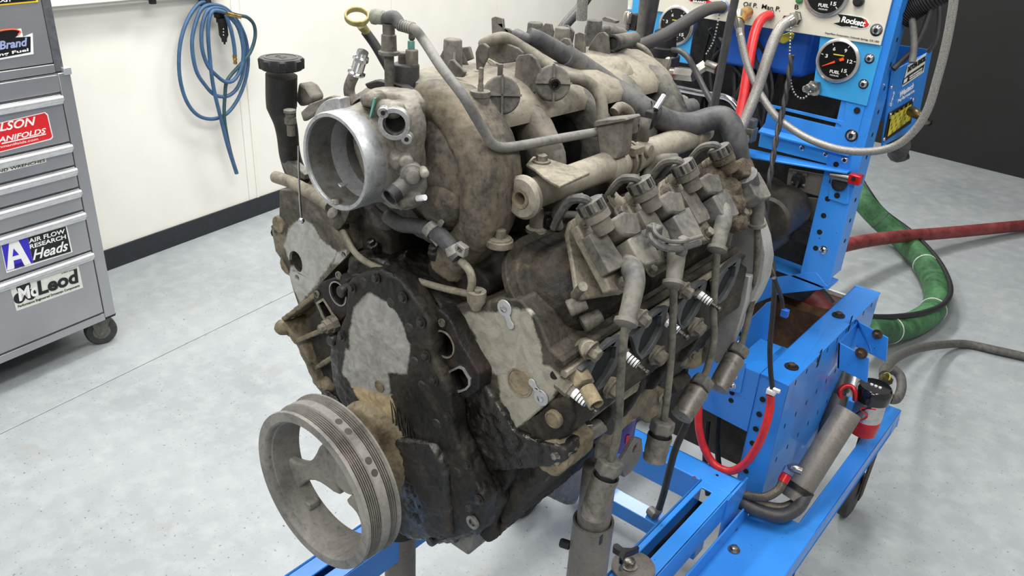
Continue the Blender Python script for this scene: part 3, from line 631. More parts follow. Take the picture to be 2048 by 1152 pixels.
b = B(); p = AY(672, 645, -.02); b.lathe(p, V((-.15, -.95, -.1)), [(0, .011), (.008, .011), (.008, .0085), (.016, .0085), (.016, .006), (.022, .006), (.024, .004)], 8); b.obj('drain_plug', 'dirtybolt', blk)
# timing cover
CV = [(694, 566), (720, 546), (760, 540), (800, 562), (835, 606), (858, 650), (862, 716), (880, 745), (900, 795), (905, 870), (945, 955), (970, 1005), (962, 1052), (930, 1070), (880, 1084), (830, 1066), (790, 1035), (740, 950), (700, 830), (672, 760), (668, 680), (690, 625)]
cv = B().prism(PXY(CV, -.034), YA*.026).obj('timing_cover', 'cover', en, bevel=.004, seg=3)
CVF = [(700, 560), (750, 537), (806, 556), (846, 606), (868, 650), (870, 716), (890, 745), (912, 795), (915, 870), (955, 950), (984, 1005), (975, 1055), (930, 1076), (880, 1090), (825, 1070), (780, 1035), (730, 950), (690, 830), (662, 760), (660, 680)]
B().prism(PXY(CVF, -.018), YA*.012).obj('cover_flange', 'oily', cv, bevel=.002)
bs = [(806, 595), (842, 645), (852, 712), (868, 760), (895, 835), (935, 930), (958, 1000), (880, 1068), (820, 1040), (683, 672), (704, 575), (752, 556)]
for p in bs: B().lathe(AY(*p, -.016), -YA, [(0, .0078), (.017, .0072), (.019, .0062)], 14).obj('bolt_boss', 'oily', cv, bevel=.0015)
bolts(cv, 'cover_bolt', [(AY(*p, -.036), -YA) for p in bs], .0042, .003, 'oily')
b = B(); b.ring(AY(759, 772, -.0345), -YA, .0075, .0062, .001, 20); b.lathe(AY(759, 772, -.0345), -YA, [(0, .006), (.0006, .006)], 18); b.obj('timing_plug', 'tan', cv)
# drips of oil: thin runs on the cover
random.seed(3)
for k in range(9):
    x0 = 788+k*5; b = B(); b.tube([AY(x0+dx+random.uniform(-3, 3)+k*1.2*(dy/120), 800+k*6+dy, -.0348) for dx, dy in ((-6, 0), (-4, 25), (0, 50), (6, 80), (14, 110+k*3), (22, 150+k*4))], [.0003, .0011, .0008, .0013, .0006], 6); b.obj('oil_run', 'oilwet', cv)
# crank snout housing
b = B(); b.lathe((0, -.030, .772), -YA, [(0, .070), (.006, .066), (.014, .055), (.020, .040), (.030, .034), (.032, .028), (.05, .028)], 48)
b.obj('crank_snout_housing', 'tan2', cv)
b = B(); b.prism([V((.0, -.012, .80)), V((.10, -.012, .84)), V((.12, -.012, .82)), V((.13, -.012, .72)), V((.07, -.012, .675)), V((-.05, -.012, .68)), V((-.09, -.012, .74))], -YA*.03); b.obj('pump_bulge', 'oily', cv, bevel=.008, seg=3)
random.seed(11)
GOO = [((665, 800), 7), ((680, 820), 8), ((655, 790), 6), ((700, 810), 6), ((690, 795), 6), ((715, 828), 6), ((660, 812), 6)]
for (px, r) in GOO:
    b = B()
    c = AY(*px, -.014 if px[0] > 930 else -.03)
    if px[0] < 710: c = AY(*px, .0)
    b.ball(c, r*.0015, 7, (1.6, .3, 1), .22)
    b.obj('grease_clump', 'oily', cv, sub=1)
gp = PXY([(1062, 915), (1075, 885), (1110, 880), (1135, 905), (1132, 940), (1110, 955), (1078, 940)], -.004)
lug = B().prism(gp, YA*.05).obj('mount_lug', 'tan', blk, bevel=.003)
c = AY(1114, 908, -.005); b = B(); b.prism([c+XA*x+ZA*z for x, z in ((-.008, -.013), (.004, -.012), (.009, .004), (.007, .013), (-.002, .013), (-.009, .002))], -YA*.002); b.hexbolt(c-YA*.002, -YA, .004, .004); b.obj('lug_bolt', 'bolt', blk)
c = AY(947, 1043, -.036); b = B(); b.ring(c, -YA, .0085, .0045, .003, 20); b.lathe(c, -YA, [(0, .0046), (.001, .0046)], 6); b.obj('cover_stud', 'bolt', cv)
c = AY(960, 968, -.01); b = B(); b.ring(c, -YA, .010, .005, .006, 20); b.obj('dowel', 'tan', blk)
# round freeze plug and boss under the right head
b = B(); c = AY(1108, 838, -.002); b.lathe(c+YA*.01, -YA, [(0, .010), (.012, .010), (.013, .0092), (.0135, .008), (.0125, .0078)], 24); b.obj('freeze_plug', 'tan', blk)
b = B(); b.prism(PXY([(1019, 862), (1075, 828), (1104, 802), (1140, 790), (1145, 840), (1128, 880), (1075, 892), (1040, 890)], .0), YA*.05); b.obj('deck_web', 'oily2', blk, bevel=.003)
# ---------------------------------------------------------------- pulley
PC = V((0, -.135, .772)); RO = .0985; GP = .0026
pr = [(.0, RO-.0005), (.0012, RO), (.0040, RO)]
y = .0045
def grooves(y, n):
    out = []
    for i in range(n): out += [(y, RO-.0006), (y+.0009, RO-.0032), (y+.0017, RO-.0032)]; y += GP
    return out, y
g1, y = grooves(y, 6); pr += g1
pr += [(y, RO), (y+.0006, RO+.0010), (y+.011, RO+.0010), (y+.0118, RO-.0004)]; y += .0122
g2y = y; g2, y = grooves(y, 4); pr += g2
pr += [(y, RO), (y+.0005, RO+.0026), (y+.0028, RO+.0026), (y+.0030, RO-.018), (.018, RO-.0180), (.0085, RO-.0165), (.0075, RO-.0148), (.0030, RO-.0142), (.0012, RO-.0130), (.0, RO-.0115), (.0, RO-.0005)]
pu = B().lathe(PC, YA, pr, 128, False).obj('crank_pulley', 'pulley', en, smooth=30)
for base, n_ in ((.0045, 6), (g2y, 4)):
    for i in range(n_): B().lathe(PC, YA, [(base+GP*i+.0008, RO-.0022), (base+GP*i+.0009, RO-.0031), (base+GP*i+.0017, RO-.0031), (base+GP*i+.0018, RO-.0022)], 128, False).obj('belt_groove', 'groove', pu)
RE = y
for ang in (204, 84, -36):
    a = math.radians(ang); rd = XA*math.cos(a)+ZA*math.sin(a); tg = XA*-math.sin(a)+ZA*math.cos(a); R = []
    for q in range(9):
        k = q/8; r_ = .082-.056*k; w_ = .023-.014*math.sin(math.pi*min(1, k*1.1))+.012*k*k; yy = RE-.010+.022*k
        c = PC+rd*r_+YA*yy; R.append([c+tg*w_-YA*.006, c+tg*w_+YA*.006, c-tg*w_+YA*.006, c-tg*w_-YA*.006])
    B().rings(R).obj('spoke', 'pulley', pu, bevel=.003, seg=3)
B().lathe(PC+YA*(RE+.004), YA, [(0, .020), (0, .030), (.02, .032), (.03, .032)], 36).obj('pulley_hub', 'pulley', pu, bevel=.002)
a = math.radians(236); B().box(PC+(XA*math.cos(a)+ZA*math.sin(a))*.078+YA*(RE-.010), (.010, .016, .010)).obj('balance_lug', 'pulley', pu, bevel=.002)
for px in ((672, 873), (686, 888), (718, 931), (731, 949)):
    q = AY(*px, PC.y+.0255)-PC; nn = V((q.x, 0, q.z)).normalized(); B().lathe(PC+nn*(RO+.0009)+YA*.0258, nn, [(0, .0042), (.0003, .0042)], 18).obj('balance_hole', 'dimple', pu)
# ---------------------------------------------------------------- valve covers, coils, wires
N1 = V((1, 0, 1)).normalized(); S1 = V((1, 0, -1)).normalized()
PV = V((.178, 0, 1.018))
def VC(px, py, h=0.): return AP(px, py, PV+N1*h, N1)
def rr(y0, y1, s0, s1, r, h, n=7, base=PV, nn=N1, ss=S1):
    P = []
    for cy, cs, a0 in ((y1-r, s1-r, 0), (y0+r, s1-r, 90), (y0+r, s0+r, 180), (y1-r, s0+r, 270)):
        for i in range(n):
            a = math.radians(a0+90*i/(n-1)); P.append(base+nn*h+YA*(cy+r*math.cos(a))+ss*(cs+r*math.sin(a)))
    return P
def valve_cover(base, nn, ss, lab):
    b = B(); y0, y1 = .012, .408
    prof = [(0, 0), (.004, 0), (.007, .001), (.008, .012), (.022, .016), (.034, .022), (.042, .032), (.046, .044)]
    b.rings([rr(y0+o, y1-o, -.062+o, .062-o, max(.05-o*.55, .012), h, base=base, nn=nn, ss=ss) for h, o in prof])
    return b.obj('valve_cover', 'oily2', en, smooth=50, label=lab)
vc = valve_cover(PV, N1, S1, 'right valve cover carrying the ignition coils')
N2 = V((-1, 0, 1)).normalized(); S2 = V((-1, 0, -1)).normalized()
vc2 = valve_cover(V((-.178, 0, 1.018)), N2, S2, 'left valve cover under the oil filler')
B().rings([rr(.002, .412, -.071, .071, .056, h) for h in (-.004, .004)]).obj('cover_gasket_rail', 'oily2', vc, bevel=.001)
# bosses on the right valve cover
b = B(); b.cyl(VC(1136, 618, .034), VC(1172, 603, .048), .009, .008); b.obj('cover_boss', 'dusty', vc, bevel=.002)
b = B(); b.cyl(VC(1165, 650, .028), VC(1203, 630, .042), .010, .0075); b.obj('cover_boss', 'dusty', vc, bevel=.002)
b = B(); b.ring(VC(1203, 630, .0423), VC(1203, 630, .042)-VC(1165, 650, .028), .004, .002, .001, 14); b.obj('boss_thread', 'hole', vc)
# coils
def coil(k):
    mb, mc, mt = ('mud', 'mud', 'boot') if k == 3 else ('bracket', 'coil', 'boot')
    y = YA*(.0905*k); T = lambda p: V(p)+y
    def O(pts, h): return [T(VC(a, c, h)) for a, c in pts]
    br = [(1127, 470), (1133, 447), (1150, 436), (1168, 440), (1200, 478), (1246, 560), (1242, 585), (1228, 592), (1158, 603), (1146, 586), (1138, 530)]
    c = B().prism(O([(1138, 462), (1160, 440), (1250, 575), (1236, 592), (1205, 590), (1195, 570)], .068), N1*.012).obj('ignition_coil', mb, en, bevel=.002)
    B().prism(O(br, .052), N1*.006).obj('coil_bracket', mb, c, bevel=.002)
    B().prism(O([(1162, 480), (1187, 462), (1206, 488), (1216, 506), (1228, 522), (1233, 540), (1224, 547), (1202, 556)], .080), N1*.012).obj('coil_body', mc, c, bevel=.004, seg=3)
    B().prism(O([(1187, 462), (1218, 443), (1232, 447), (1244, 446), (1254, 482), (1234, 494), (1214, 493)], .080), N1*.024).obj('coil_housing', mc, c, bevel=.006, seg=3)
    a, e = T(VC(1205, 452, .098)), T(VC(1180, 405, .104)); ax = (e-a); L = ax.length; u, v_, n_ = frame_of(ax)
    B().lathe(a-ax*.25, ax, [(0, .010), (L*.5, .0105), (L*.55, .0135), (L*.8, .0135), (L*.82, .0125), (L*.9, .0125)], 20).obj('connector_neck', mc, c)
    cb = B().lathe(a+ax*.62, ax, [(0, .0135), (L*.42, .0135), (L*.47, .012), (L*.48, .010)], 20).obj('connector_cap', 'boot', c)
    for i in range(14):
        an = 2*math.pi*i/14; d_ = u*math.cos(an)+v_*math.sin(an)
        B().box(a+ax*.86+d_*.0138, (.0028, .0018, L*.36), ((u*-math.sin(an)+v_*math.cos(an)), d_, n_)).obj('cap_rib', 'blackplas' if i % 2 else mc, cb)
    B().prism(O([(1220, 502), (1240, 486), (1258, 480), (1274, 510), (1286, 536), (1279, 545), (1255, 552), (1243, 545)], .076), N1*.026).obj('boot_socket', 'boot', c, bevel=.005, seg=3)
    for (px, py, h) in ((1163, 443, .072), (1240, 566, .066)):
        B().lathe(T(VC(px, py, .058)), N1, [(0, .0075), (.018, .0072), (.02, .006)], 14).obj('mount_boss', 'bracket', c, bevel=.001)
        B().hexbolt(T(VC(px, py, .079)), N1, .0055, .007).obj('mount_bolt', 'dirtybolt', c)
    B().cyl(T(VC(1150, 590, .052)), T(VC(1166, 573, .075)), .0048).obj('stud', 'dirtybolt', c)
    B().tube([T(VC(1180, 408, .104)), T(VC(1168, 398, .108)), T(VC(1140, 402, .09)), T(VC(1118, 432, .06)), T(VC(1108, 455, .04))], .0045, 8).obj('coil_lead', 'boot', c)
    return c
for k in range(4): coil(k)
# loose items around the coils
b = B(); b.tube([VC(1300, 490, .06), VC(1285, 505, .07), VC(1310, 520, .07), VC(1335, 505, .08)], .004, 8); b.obj('bracket_arm', 'bracket', vc)
for q in ((1318, 517), (1300, 540), (1392, 480), (1408, 465), (1240, 425), (1330, 385)):
    B().lathe(VC(*q, .045), N1, [(0, .009), (.02, .009), (.022, .0075)], 14).obj('cover_boss', 'bracket', vc, bevel=.001); B().hexbolt(VC(*q, .067), N1, .0055, .006).obj('cover_bolt', 'dirtybolt', vc)
for pts in ([(1290, 475), (1300, 470), (1325, 510), (1312, 545), (1290, 535), (1280, 500)], [(1203, 395), (1215, 388), (1240, 402), (1250, 440), (1235, 445), (1212, 415)], [(1385, 440), (1400, 430), (1425, 450), (1420, 490), (1395, 478)]):
    B().prism([VC(a, c_, .048) for a, c_ in pts], N1*.008).obj('wire_bracket', 'bracket', vc, bevel=.002)
b = B(); b.prism([VC(a, c_, .06) for a, c_ in [(1210, 385), (1222, 384), (1240, 405), (1255, 430), (1238, 434), (1218, 408)]], N1*.006, [[VC(a, c_, .06) for a, c_ in [(1218, 392), (1225, 398), (1222, 403), (1215, 396)]]]); b.obj('connector_clip', 'bracket', vc, bevel=.001)
# thick dirt at the rear of the valve cover, on the fourth coil
random.seed(5)
for (px, py, r_) in ((1432, 352, .020), (1446, 380, .022), (1458, 412, .020), (1440, 402, .018), (1470, 446, .015), (1420, 372, .013), (1450, 330, .016)):
    B().ball(VC(px, py, .078), r_, 9, (1, 1.3, .8), .1).obj('caked_dirt', 'mud', vc, sub=1)
# plug wire separator clamp
w0 = [VC(1302, 462, .112), VC(1305, 480, .115), VC(1325, 494, .118), VC(1355, 497, .118), VC(1398, 485, .118)]
ws = thing('wire_separator', 'grey plastic clamp holding the wire of the second coil from the front', 'clamp', VC(1340, 500, .1))
b = B(); b.tube(w0, .0038, 8); b.obj('clamp_arm', 'boot', ws)
B().tube([p+V((.002, 0, .008)) for p in w0], .0022, 8).obj('clamp_arm', 'boot', ws)
B().box(VC(1308, 463, .115), (.014, .012, .014)).obj('clamp_latch', 'boot', ws, bevel=.002)
B().box(VC(1365, 492, .118), (.010, .010, .020)).obj('clamp_latch', 'boot', ws, bevel=.002)
# wires with boots and heat shield sockets
def wire(n, label, sock, P, hexc, s0, s1, dep, bt, Xw):
    t = thing('spark_plug_wire', label, 'ignition wire', s1[0], 'spark plug wires hanging on the right side')
    bt = [V(p) for p in bt]
    B().tube(bt, [.0165, .0155, .0110, .0095, .0090] if n == 4 else [.0125, .0100, .0092, .0085], 16, 5).obj('coil_boot', 'boot', t)
    e = bt[-1]; dn = (bt[-1]-bt[-2]).normalized()
    B().lathe(e-dn*.001, dn, [(0, .0088), (.001, .0115), (.005, .0115), (.007, .008), (.008, .0055)], 18).obj('boot_collar', 'boot', t)
    W_ = [e]+P
    B().tube(W_, .0043, 10, 6).obj('wire', 'wire', t)
    h0, h1 = V(s0[0]), V(s1[0]); ax = (h1-h0).normalized()
    B().lathe(h0-ax*.006, ax, [(0, .0145), (.014, .0152), (.015, .013)], 6).obj('hex_collar', 'boot', t, bevel=.002)
    L = (h1-h0).length
    B().lathe(h0+ax*.008, ax, [(0, .0112), (L*.35, .0112), (L*.35, .001)], 20, False).obj('inner_boot', 'blackrub', t)
    B().lathe(h0+ax*.013, ax, [(.002, .0125), (0, .0143), (.004, .0148), (.008, .0141), (L-.02, .0143), (L-.012, .0133), (L-.010, .0142), (L-.006, .0137), (L-.004, .009), (L-.004, .001)], 24, False).obj('heat_shield', 'shield', t)
M['shield'] = grime('dull_metal_heat_shield', [(.36, (84, 76, 62)), (.48, (128, 122, 110)), (.6, (152, 147, 136)), (.72, (176, 172, 162))], 22, 160, (.35, .6), .5, .15)
M['wire'] = grime('dusty_grey_ignition_wire', [(.36, (70, 68, 60)), (.5, (110, 106, 92)), (.65, (138, 132, 114))], 30, 160, (.45, .7), 0, .08)
def w_at(p): return AX(p[0], p[1], p[2])
wire(1, 'grey ignition wire of the frontmost coil, its socket against the grey pole', None, [w_at(p) for p in ((1246, 690, .285), (1241, 760, .285), (1238, 830, .285), (1232, 885, .283), (1219, 925, .28))], 0,
     (w_at((1219, 930, .28)),), (w_at((1188, 1020, .275)),), 0, [VC(1258, 528, .085), w_at((1270, 556, .272)), w_at((1264, 598, .280)), w_at((1253, 640, .285))], .285)
wire(2, 'grey ignition wire of the second coil, its socket hanging straight down', None, [w_at(p) for p in ((1347, 600, .27), (1344, 680, .272), (1338, 760, .274), (1328, 840, .275))], 0,
     (w_at((1325, 850, .275)),), (w_at((1311, 908, .275)),), 0, [VC(1352, 492, .09), w_at((1352, 515, .262)), w_at((1350, 540, .266)), w_at((1347, 563, .27))], .27)
wire(3, 'grey ignition wire of the third coil, its socket tilted left', None, [w_at(p) for p in ((1430, 560, .268), (1427, 620, .27), (1428, 680, .272), (1415, 735, .272), (1405, 760, .272))], 0,
     (w_at((1405, 765, .272)),), (w_at((1368, 824, .272)),), 0, [VC(1436, 410, .088), w_at((1447, 436, .258)), w_at((1441, 466, .263)), w_at((1435, 494, .267))], .27)
wire(4, 'grey ignition wire of the rearmost coil, its socket near the blue frame', None, [w_at(p) for p in ((1515, 500, .255), (1508, 580, .258), (1496, 640, .26), (1482, 690, .262))], 0,
     (w_at((1478, 700, .262)),), (w_at((1440, 768, .262)),), 0, [w_at((1488, 350, .235)), w_at((1498, 378, .24)), w_at((1512, 404, .245)), w_at((1514, 446, .25))], .27)
# spark plugs
for (px, py) in ((1150, 787), (1254, 713), (1336, 646), (1402, 591)):
    a = AX(px, py, .262); dr = V((.86, .05, -.32)).normalized()
    sp = B().lathe(a-dr*.02, dr, [(0, .009), (.014, .009), (.015, .0075), (.018, .0072)], 6).obj('spark_plug', 'dirtybolt', en)
    B().lathe(a-dr*.003, dr, [(0, .0052), (.016, .0048), (.0175, .0040)], 18).obj('insulator', 'ceramic', sp)
    for i in range(4): B().ring(a+dr*(.003+.0034*i), dr, .0054-.0001*i, .0042, .0010, 18).obj('glaze_band', 'st_black', sp)
    B().lathe(a+dr*.0155, dr, [(0, .0030), (.005, .0030), (.006, .0021), (.008, .0021), (.009, .0031), (.0115, .0033), (.0125, .0021)], 12).obj('terminal', 'gunmetal', sp)
# ---------------------------------------------------------------- exhaust side of the right head
XE = .262
fl0 = [(1163, 742), (1190, 712), (1222, 680), (1248, 672), (1243, 700), (1232, 735), (1212, 770), (1188, 788), (1176, 775)]
hh = [(1179, 768), (1184, 743), (1198, 716), (1219, 693), (1233, 694), (1231, 718), (1214, 751), (1195, 777), (1183, 778)]
EXO = PXX(fl0, XE); EXH = PXX(hh, XE)
for k in range(4):
    y_ = YA*.0905*k
    g = B().prism([p+y_ for p in EXO], XA*-.006, [[p+y_ for p in EXH]]).obj('exhaust_port_gasket', 'gasket', hd, bevel=.0006)
    cc = sum(EXH, V((0, 0, 0)))/len(EXH)+y_
    B().rings([[p+y_-XA*.0055 for p in EXH], [cc+(p+y_-cc)*.75-XA*.016+YA*.006 for p in EXH]], True).obj('port_bore', 'portdark', g)
# face strip that carries the ports
B().tube([AX(1128, 748, .252), AX(1290, 636, .252), AX(1462, 522, .252)], .0042, 8, smooth=False).obj('head_edge_rail', 'bracket', hd)
B().tube([AX(1118, 728, .247), AX(1290, 612, .247), AX(1470, 500, .247)], .005, 8, smooth=False).obj('cover_edge_rail', 'oily2', vc)
B().prism([V((.19, .006, .985)), V((.256, .006, .975)), V((.256, .006, .915)), V((.24, .006, .9)), V((.19, .006, .88))], YA*.375).obj('exhaust_face', 'oily2', hd, bevel=.003)
for k in range(3):
    y_ = YA*.0905*k
    for (px, py, r_) in ((1226, 775, .0085), (1182, 700, .007)):
        B().cyl(AX(px-12, py-4, XE-.02)+y_, AX(px-2, py, XE)+y_, r_*1.5, r_*1.3).obj('manifold_boss', 'bracket', hd, bevel=.001)
        B().hexbolt(AX(px-2, py, XE)+y_, XA-ZA*.3, r_, .009).obj('manifold_bolt', 'dirtybolt', hd)
c = AX(1165, 762, .262); dr = V((.8, -.35, -.35)).normalized()
sn = B().lathe(c-dr*.01, dr, [(0, .0115), (.014, .0115), (.015, .010)], 6).obj('coolant_sensor', 'tan2', hd, bevel=.001)
B().lathe(c+dr*.009, dr, [(0, .0078), (.020, .0078), (.020, .0062), (.012, .0062), (.012, .001)], 18, False).obj('sensor_shell', 'tan2', sn)
# side of the block: skirt, lumps, mounts
B().prism([V((.15, .02, .69)), V((.215, .02, .84)), V((.235, .02, .90)), V((.18, .02, .92))], YA*.38).obj('block_side', 'oily2', blk, bevel=.004)
for k in range(4):
    c = AX(1190+60*k, 800-52*k, .225)
    B().prism([c+XA*x+ZA*z for x, z in ((-.03, .04), (.018, .03), (.024, -.01), (.005, -.06), (-.03, -.07))], YA*.012).obj('cast_rib', 'oily2', blk, bevel=.002)
rk = B().prism(PXX([(1195, 880), (1215, 838), (1290, 780), (1315, 770), (1345, 790), (1330, 828), (1300, 850), (1280, 835), (1245, 862), (1225, 900)], .215), XA*-.03).obj('mount_bracket', 'tan', blk, bevel=.004)
b = B(); c = AX(1325, 790, .216); b.ring(c, XA-YA*.4, .0105, .0055, .006, 18); b.obj('bracket_eye', 'bracket', rk)
B().lathe(AX(1325, 790, .214), XA-YA*.4, [(0, .0056), (.001, .0056)], 12).obj('eye_bore', 'hole', rk)
# starter and heat plate
B().prism(PXX([(1350, 690), (1420, 628), (1432, 660), (1420, 710), (1405, 735), (1385, 742), (1345, 730)], .21), XA*-.02).obj('starter_shield', 'tan', blk, bevel=.006, seg=3)
B().hexbolt(AX(1385, 710, .212), XA-YA*.3, .0045, .004).obj('shield_bolt', 'dirtybolt', blk)
for (px, py, X_, r_) in ((1205, 820, .2, .02), (1260, 800, .19, .024), (1300, 730, .2, .026), (1350, 765, .19, .02), (1375, 640, .215, .02), (1190, 870, .17, .02)):
    B().box(AX(px, py, X_), (r_*1.2, r_*2.2, r_*1.5), (S1, YA, N1)).obj('cast_pad', 'oily2', blk, bevel=.005, seg=3)
# dipstick tube strap
b = B(); b.tube([AX(1168, 846, .235), AX(1220, 805, .245), AX(1278, 762, .25)], .0022, 8); b.obj('strap_rod', 'bracket', blk)
B().prism(PXX([(1232, 792), (1272, 766), (1280, 768), (1275, 782), (1240, 806)], .248), XA*-.003).obj('strap_plate', 'bracket', blk, bevel=.0006)
# mount at the pole head
mt = thing('engine_mount', 'black and grey engine mount bolted beside the oil filter, at the pole head', 'engine mount', AX(1190, 880, .2))
B().prism(PXX([(1145, 860), (1160, 850), (1180, 855), (1190, 868), (1188, 890), (1170, 897), (1152, 885)], .215), XA*-.02).obj('mount_plate', 'blackplas', mt, bevel=.004)
b = B(); a_, c_ = AX(1168, 870, .225), AX(1206, 846, .235); b.cyl(a_, c_, .010); b.obj('mount_sleeve', 'steelplate', mt, bevel=.002)
b = B(); b.hexbolt(AX(1160, 874, .222), V((.3, -1, 0)), .009, .008); b.obj('mount_bolt', 'bolt', mt)
b = B(); b.box(AX(1168, 848, .235), (.02, .012, .010), ((XA-YA*.6).normalized(), (YA+XA*.6).normalized(), ZA)); b.obj('strap_nut', 'bolt', mt, bevel=.001)
b = B(); b.prism(PXX([(1205, 845), (1215, 830), (1228, 838), (1232, 860), (1222, 872), (1210, 868)], .225), XA*-.006); b.obj('mount_ear', 'darkmetal', mt, bevel=.002)
# oil pan and filter
b = B(); b.prism([V((x, .0, z)) for x, z in ((-.12, .70), (.13, .70), (.125, .66), (-.115, .66))], YA*.44); pan = b.obj('oil_pan', 'pan', en, bevel=.003)
X_ = .10
sump = PXX([(1040, 980), (1048, 972), (1135, 1012), (1150, 1011), (1158, 1000), (1195, 890), (1210, 830), (1060, 880)], X_)
B().prism(sump, XA*-.18).obj('sump', 'pan', pan, bevel=.006, seg=3)
M['pan'] = grime('oil_stained_pan', [(.36, (54, 46, 36)), (.47, (96, 90, 80)), (.6, (128, 122, 112)), (.72, (146, 140, 130))], 5, 120, (.35, .6), .35, .08)
fc = AX(1235, 815, .15)
of = B().lathe(fc, -ZA, [(0, .026), (.002, .028), (.010, .029), (.054, .029), (.060, .027), (.064, .018)], 28).obj('oil_filter', 'purple', en, label='purple oil filter')
B().lathe(fc+ZA*.03, -ZA, [(0, .027), (.026, .027), (.027, .030), (.031, .030)], 28).obj('filter_boss', 'tan', of)
B().lathe(fc-ZA*.003, -ZA, [(0, .0298), (.003, .0298)], 28).obj('filter_band', 'brass', of)
a = fc-ZA*.035+V((.0275, -.010, 0)); B().box(a, (.002, .006, .014), ((XA*.93-YA*.36), (YA*.93+XA*.36), ZA)).obj('filter_mark', 'red', of)
# bell housing adapter of bare aluminium
bhp = [(1478, 402), (1492, 398), (1510, 430), (1528, 480), (1534, 520), (1528, 560), (1510, 600), (1482, 640), (1470, 668), (1440, 700), (1440, 560)]
bl = B().prism(PXY(bhp, .41), YA*.025).obj('bellhousing', 'alu2', en, bevel=.003, label='bare aluminium bellhousing')
B().prism(PXY([(1428, 705), (1440, 570), (1470, 540), (1508, 548), (1500, 600), (1482, 660), (1470, 690), (1462, 718), (1440, 722)], .408), YA*-.012).obj('bellhousing_rib', 'alu2', bl, bevel=.002)
B().prism(PXY([(1462, 545), (1502, 560), (1500, 578), (1460, 562)], .41), YA*-.012).obj('bellhousing_step', 'alu2', bl, bevel=.001)
B().prism(PXY([(1400, 640), (1440, 610), (1440, 690), (1425, 718), (1400, 715)], .415), YA*-.02).obj('bellhousing_foot', 'alu_dark', bl, bevel=.003)
B().hexbolt(AY(1438, 620, .405), -YA, .007, .006).obj('housing_bolt', 'bolt', bl)
# ---------------------------------------------------------------- oil filler, dipstick
Fc = AY(563, 128, .0)
fi = B().tube([AY(563, 150, 0), AY(563, 200, 0), AY(565, 222, 0), AY(574, 262, 0), AY(580, 310, .01), AY(592, 345, .03), AY(610, 370, .05)], [.0180, .0180, .0176, .0134, .0126, .0128, .0135, .015], 24, 6).obj('oil_filler', 'fillmat', en, label='black oil filler neck')
cp = B()
R = []
for d_, r_ in ((0, .022), (.0015, .0245), (.0115, .025), (.0135, .0237), (.014, .012)):
    R.append([Fc-ZA*.006+ZA*d_+(XA*math.cos(a)+YA*math.sin(a))*(r_*(1+.035*(1 if math.sin(8*a) > 0 else -1)*(r_ > .024))) for a in [2*math.pi*i/96 for i in range(96)]])
fcap = cp.rings(R).obj('filler_cap', 'blackplas', fi, label='black knurled filler cap'); 
b = B(); b.ring(Fc+ZA*.0078, ZA, .0185, .0175, .0006, 40); b.obj('cap_print_ring', 'boot', fcap)
text_on('OIL', Fc+V((-.009, -.004, .008)), V((.018, 0, 0)), V((0, .008, 0)), 'boot', fcap)
# neck support behind
B().prism(PXY([(596, 165), (608, 172), (622, 196), (620, 206), (600, 214), (590, 200)], .02), YA*.02).obj('filler_bracket', 'plastic', en, bevel=.003)
ds = thing('dipstick', 'yellow ring-handled dipstick leaning out of the engine beside a pipe', 'dipstick', AY(775, 120, .12))
Dc = AY(714, 33, .10); nn_ = (CAM-Dc).normalized(); nn_ = (nn_*.55+ZA*.85).normalized()
R = []; u, v_, _ = frame_of(nn_)
for i in range(40):
    a = 2*math.pi*i/40; d_ = u*math.cos(a)+v_*math.sin(a)
    R.append([Dc+d_*(.0135+dx)+nn_*dz for dx, dz in ((-.0014, -.0035), (.0014, -.0035), (.0014, .0035), (-.0014, .0035))])
R.append(R[0]); B().rings(R, False).obj('ring_handle', 'dipyellow', ds, bevel=.001)
B().tube([AY(722, 50, .10), AY(733, 64, .11)], [.006, .005], 10, smooth=False).obj('handle_neck', 'dipyellow', ds)
B().tube([AY(730, 62, .11), AY(750, 90, .115), AY(772, 128, .12), AY(790, 160, .125)], .0058, 10).obj('tube', 'blackplas', ds)
pb = thing('wire_probe', 'thin bright rod with a small ball tip hanging in front of the left head', 'probe', AY(603, 442, -.06))
B().tube([AY(597, 292, -.06), AY(598, 360, -.06), AY(601, 420, -.06), AY(603, 436, -.06)], .0012, 6).obj('rod', 'chrome', pb)
B().ball(AY(603, 441, -.06), .0035, 8).obj('ball_tip', 'chrome', pb)
b = B(); b.lathe(AY(580, 232, -.03), ZA, [(-.022, .0045), (-.010, .0045), (-.008, .0065), (-.002, .0065), (-.002, .0052), (.004, .0052), (.004, .0068), (.007, .0068), (.008, .003)], 16); b.obj('nipple_fitting', 'dusty', en)
# ---------------------------------------------------------------- throttle body
TC = V((0, -.08, 1.149))
tb = B().lathe(TC, YA, [(0, .0445), (0, .0480), (.002, .0490), (.022, .0490), (.024, .0478), (.070, .0470), (.070, .040), (.075, .036), (.045, .036), (.030, .0435), (.002, .0438), (0, .0445)], 64, False).obj('throttle_body', 'tbmetal', en, smooth=35, label='open aluminium throttle body')
B().lathe(TC, YA, [(.0245, .0478), (.026, .0486), (.040, .0495), (.062, .054), (.072, .054), (.074, .045)], 48, False).obj('throttle_neck', 'tbcast', tb)
B().lathe(TC+YA*.001, YA, [(.002, .0436), (.03, .0430), (.045, .0357), (.075, .0355)], 64, False).obj('throttle_bore', 'tbbore', tb)
B().lathe(TC+YA*.070, YA, [(0, .0365), (.0015, .0365)], 40).obj('throttle_plate', 'alu_dark', tb)
b = B(); b.tube([TC+V((-.036, .06, .0)), TC+V((.036, .06, 0))], .004, 10, smooth=False); b.obj('throttle_shaft', 'brass', tb)
b = B(); b.lathe(TC+V((-.004, .004, -.0435)), V((0, 0, 1)), [(0, .006), (.004, .005), (.005, .003)], 12); b.obj('bore_screw', 'bolt', tb)
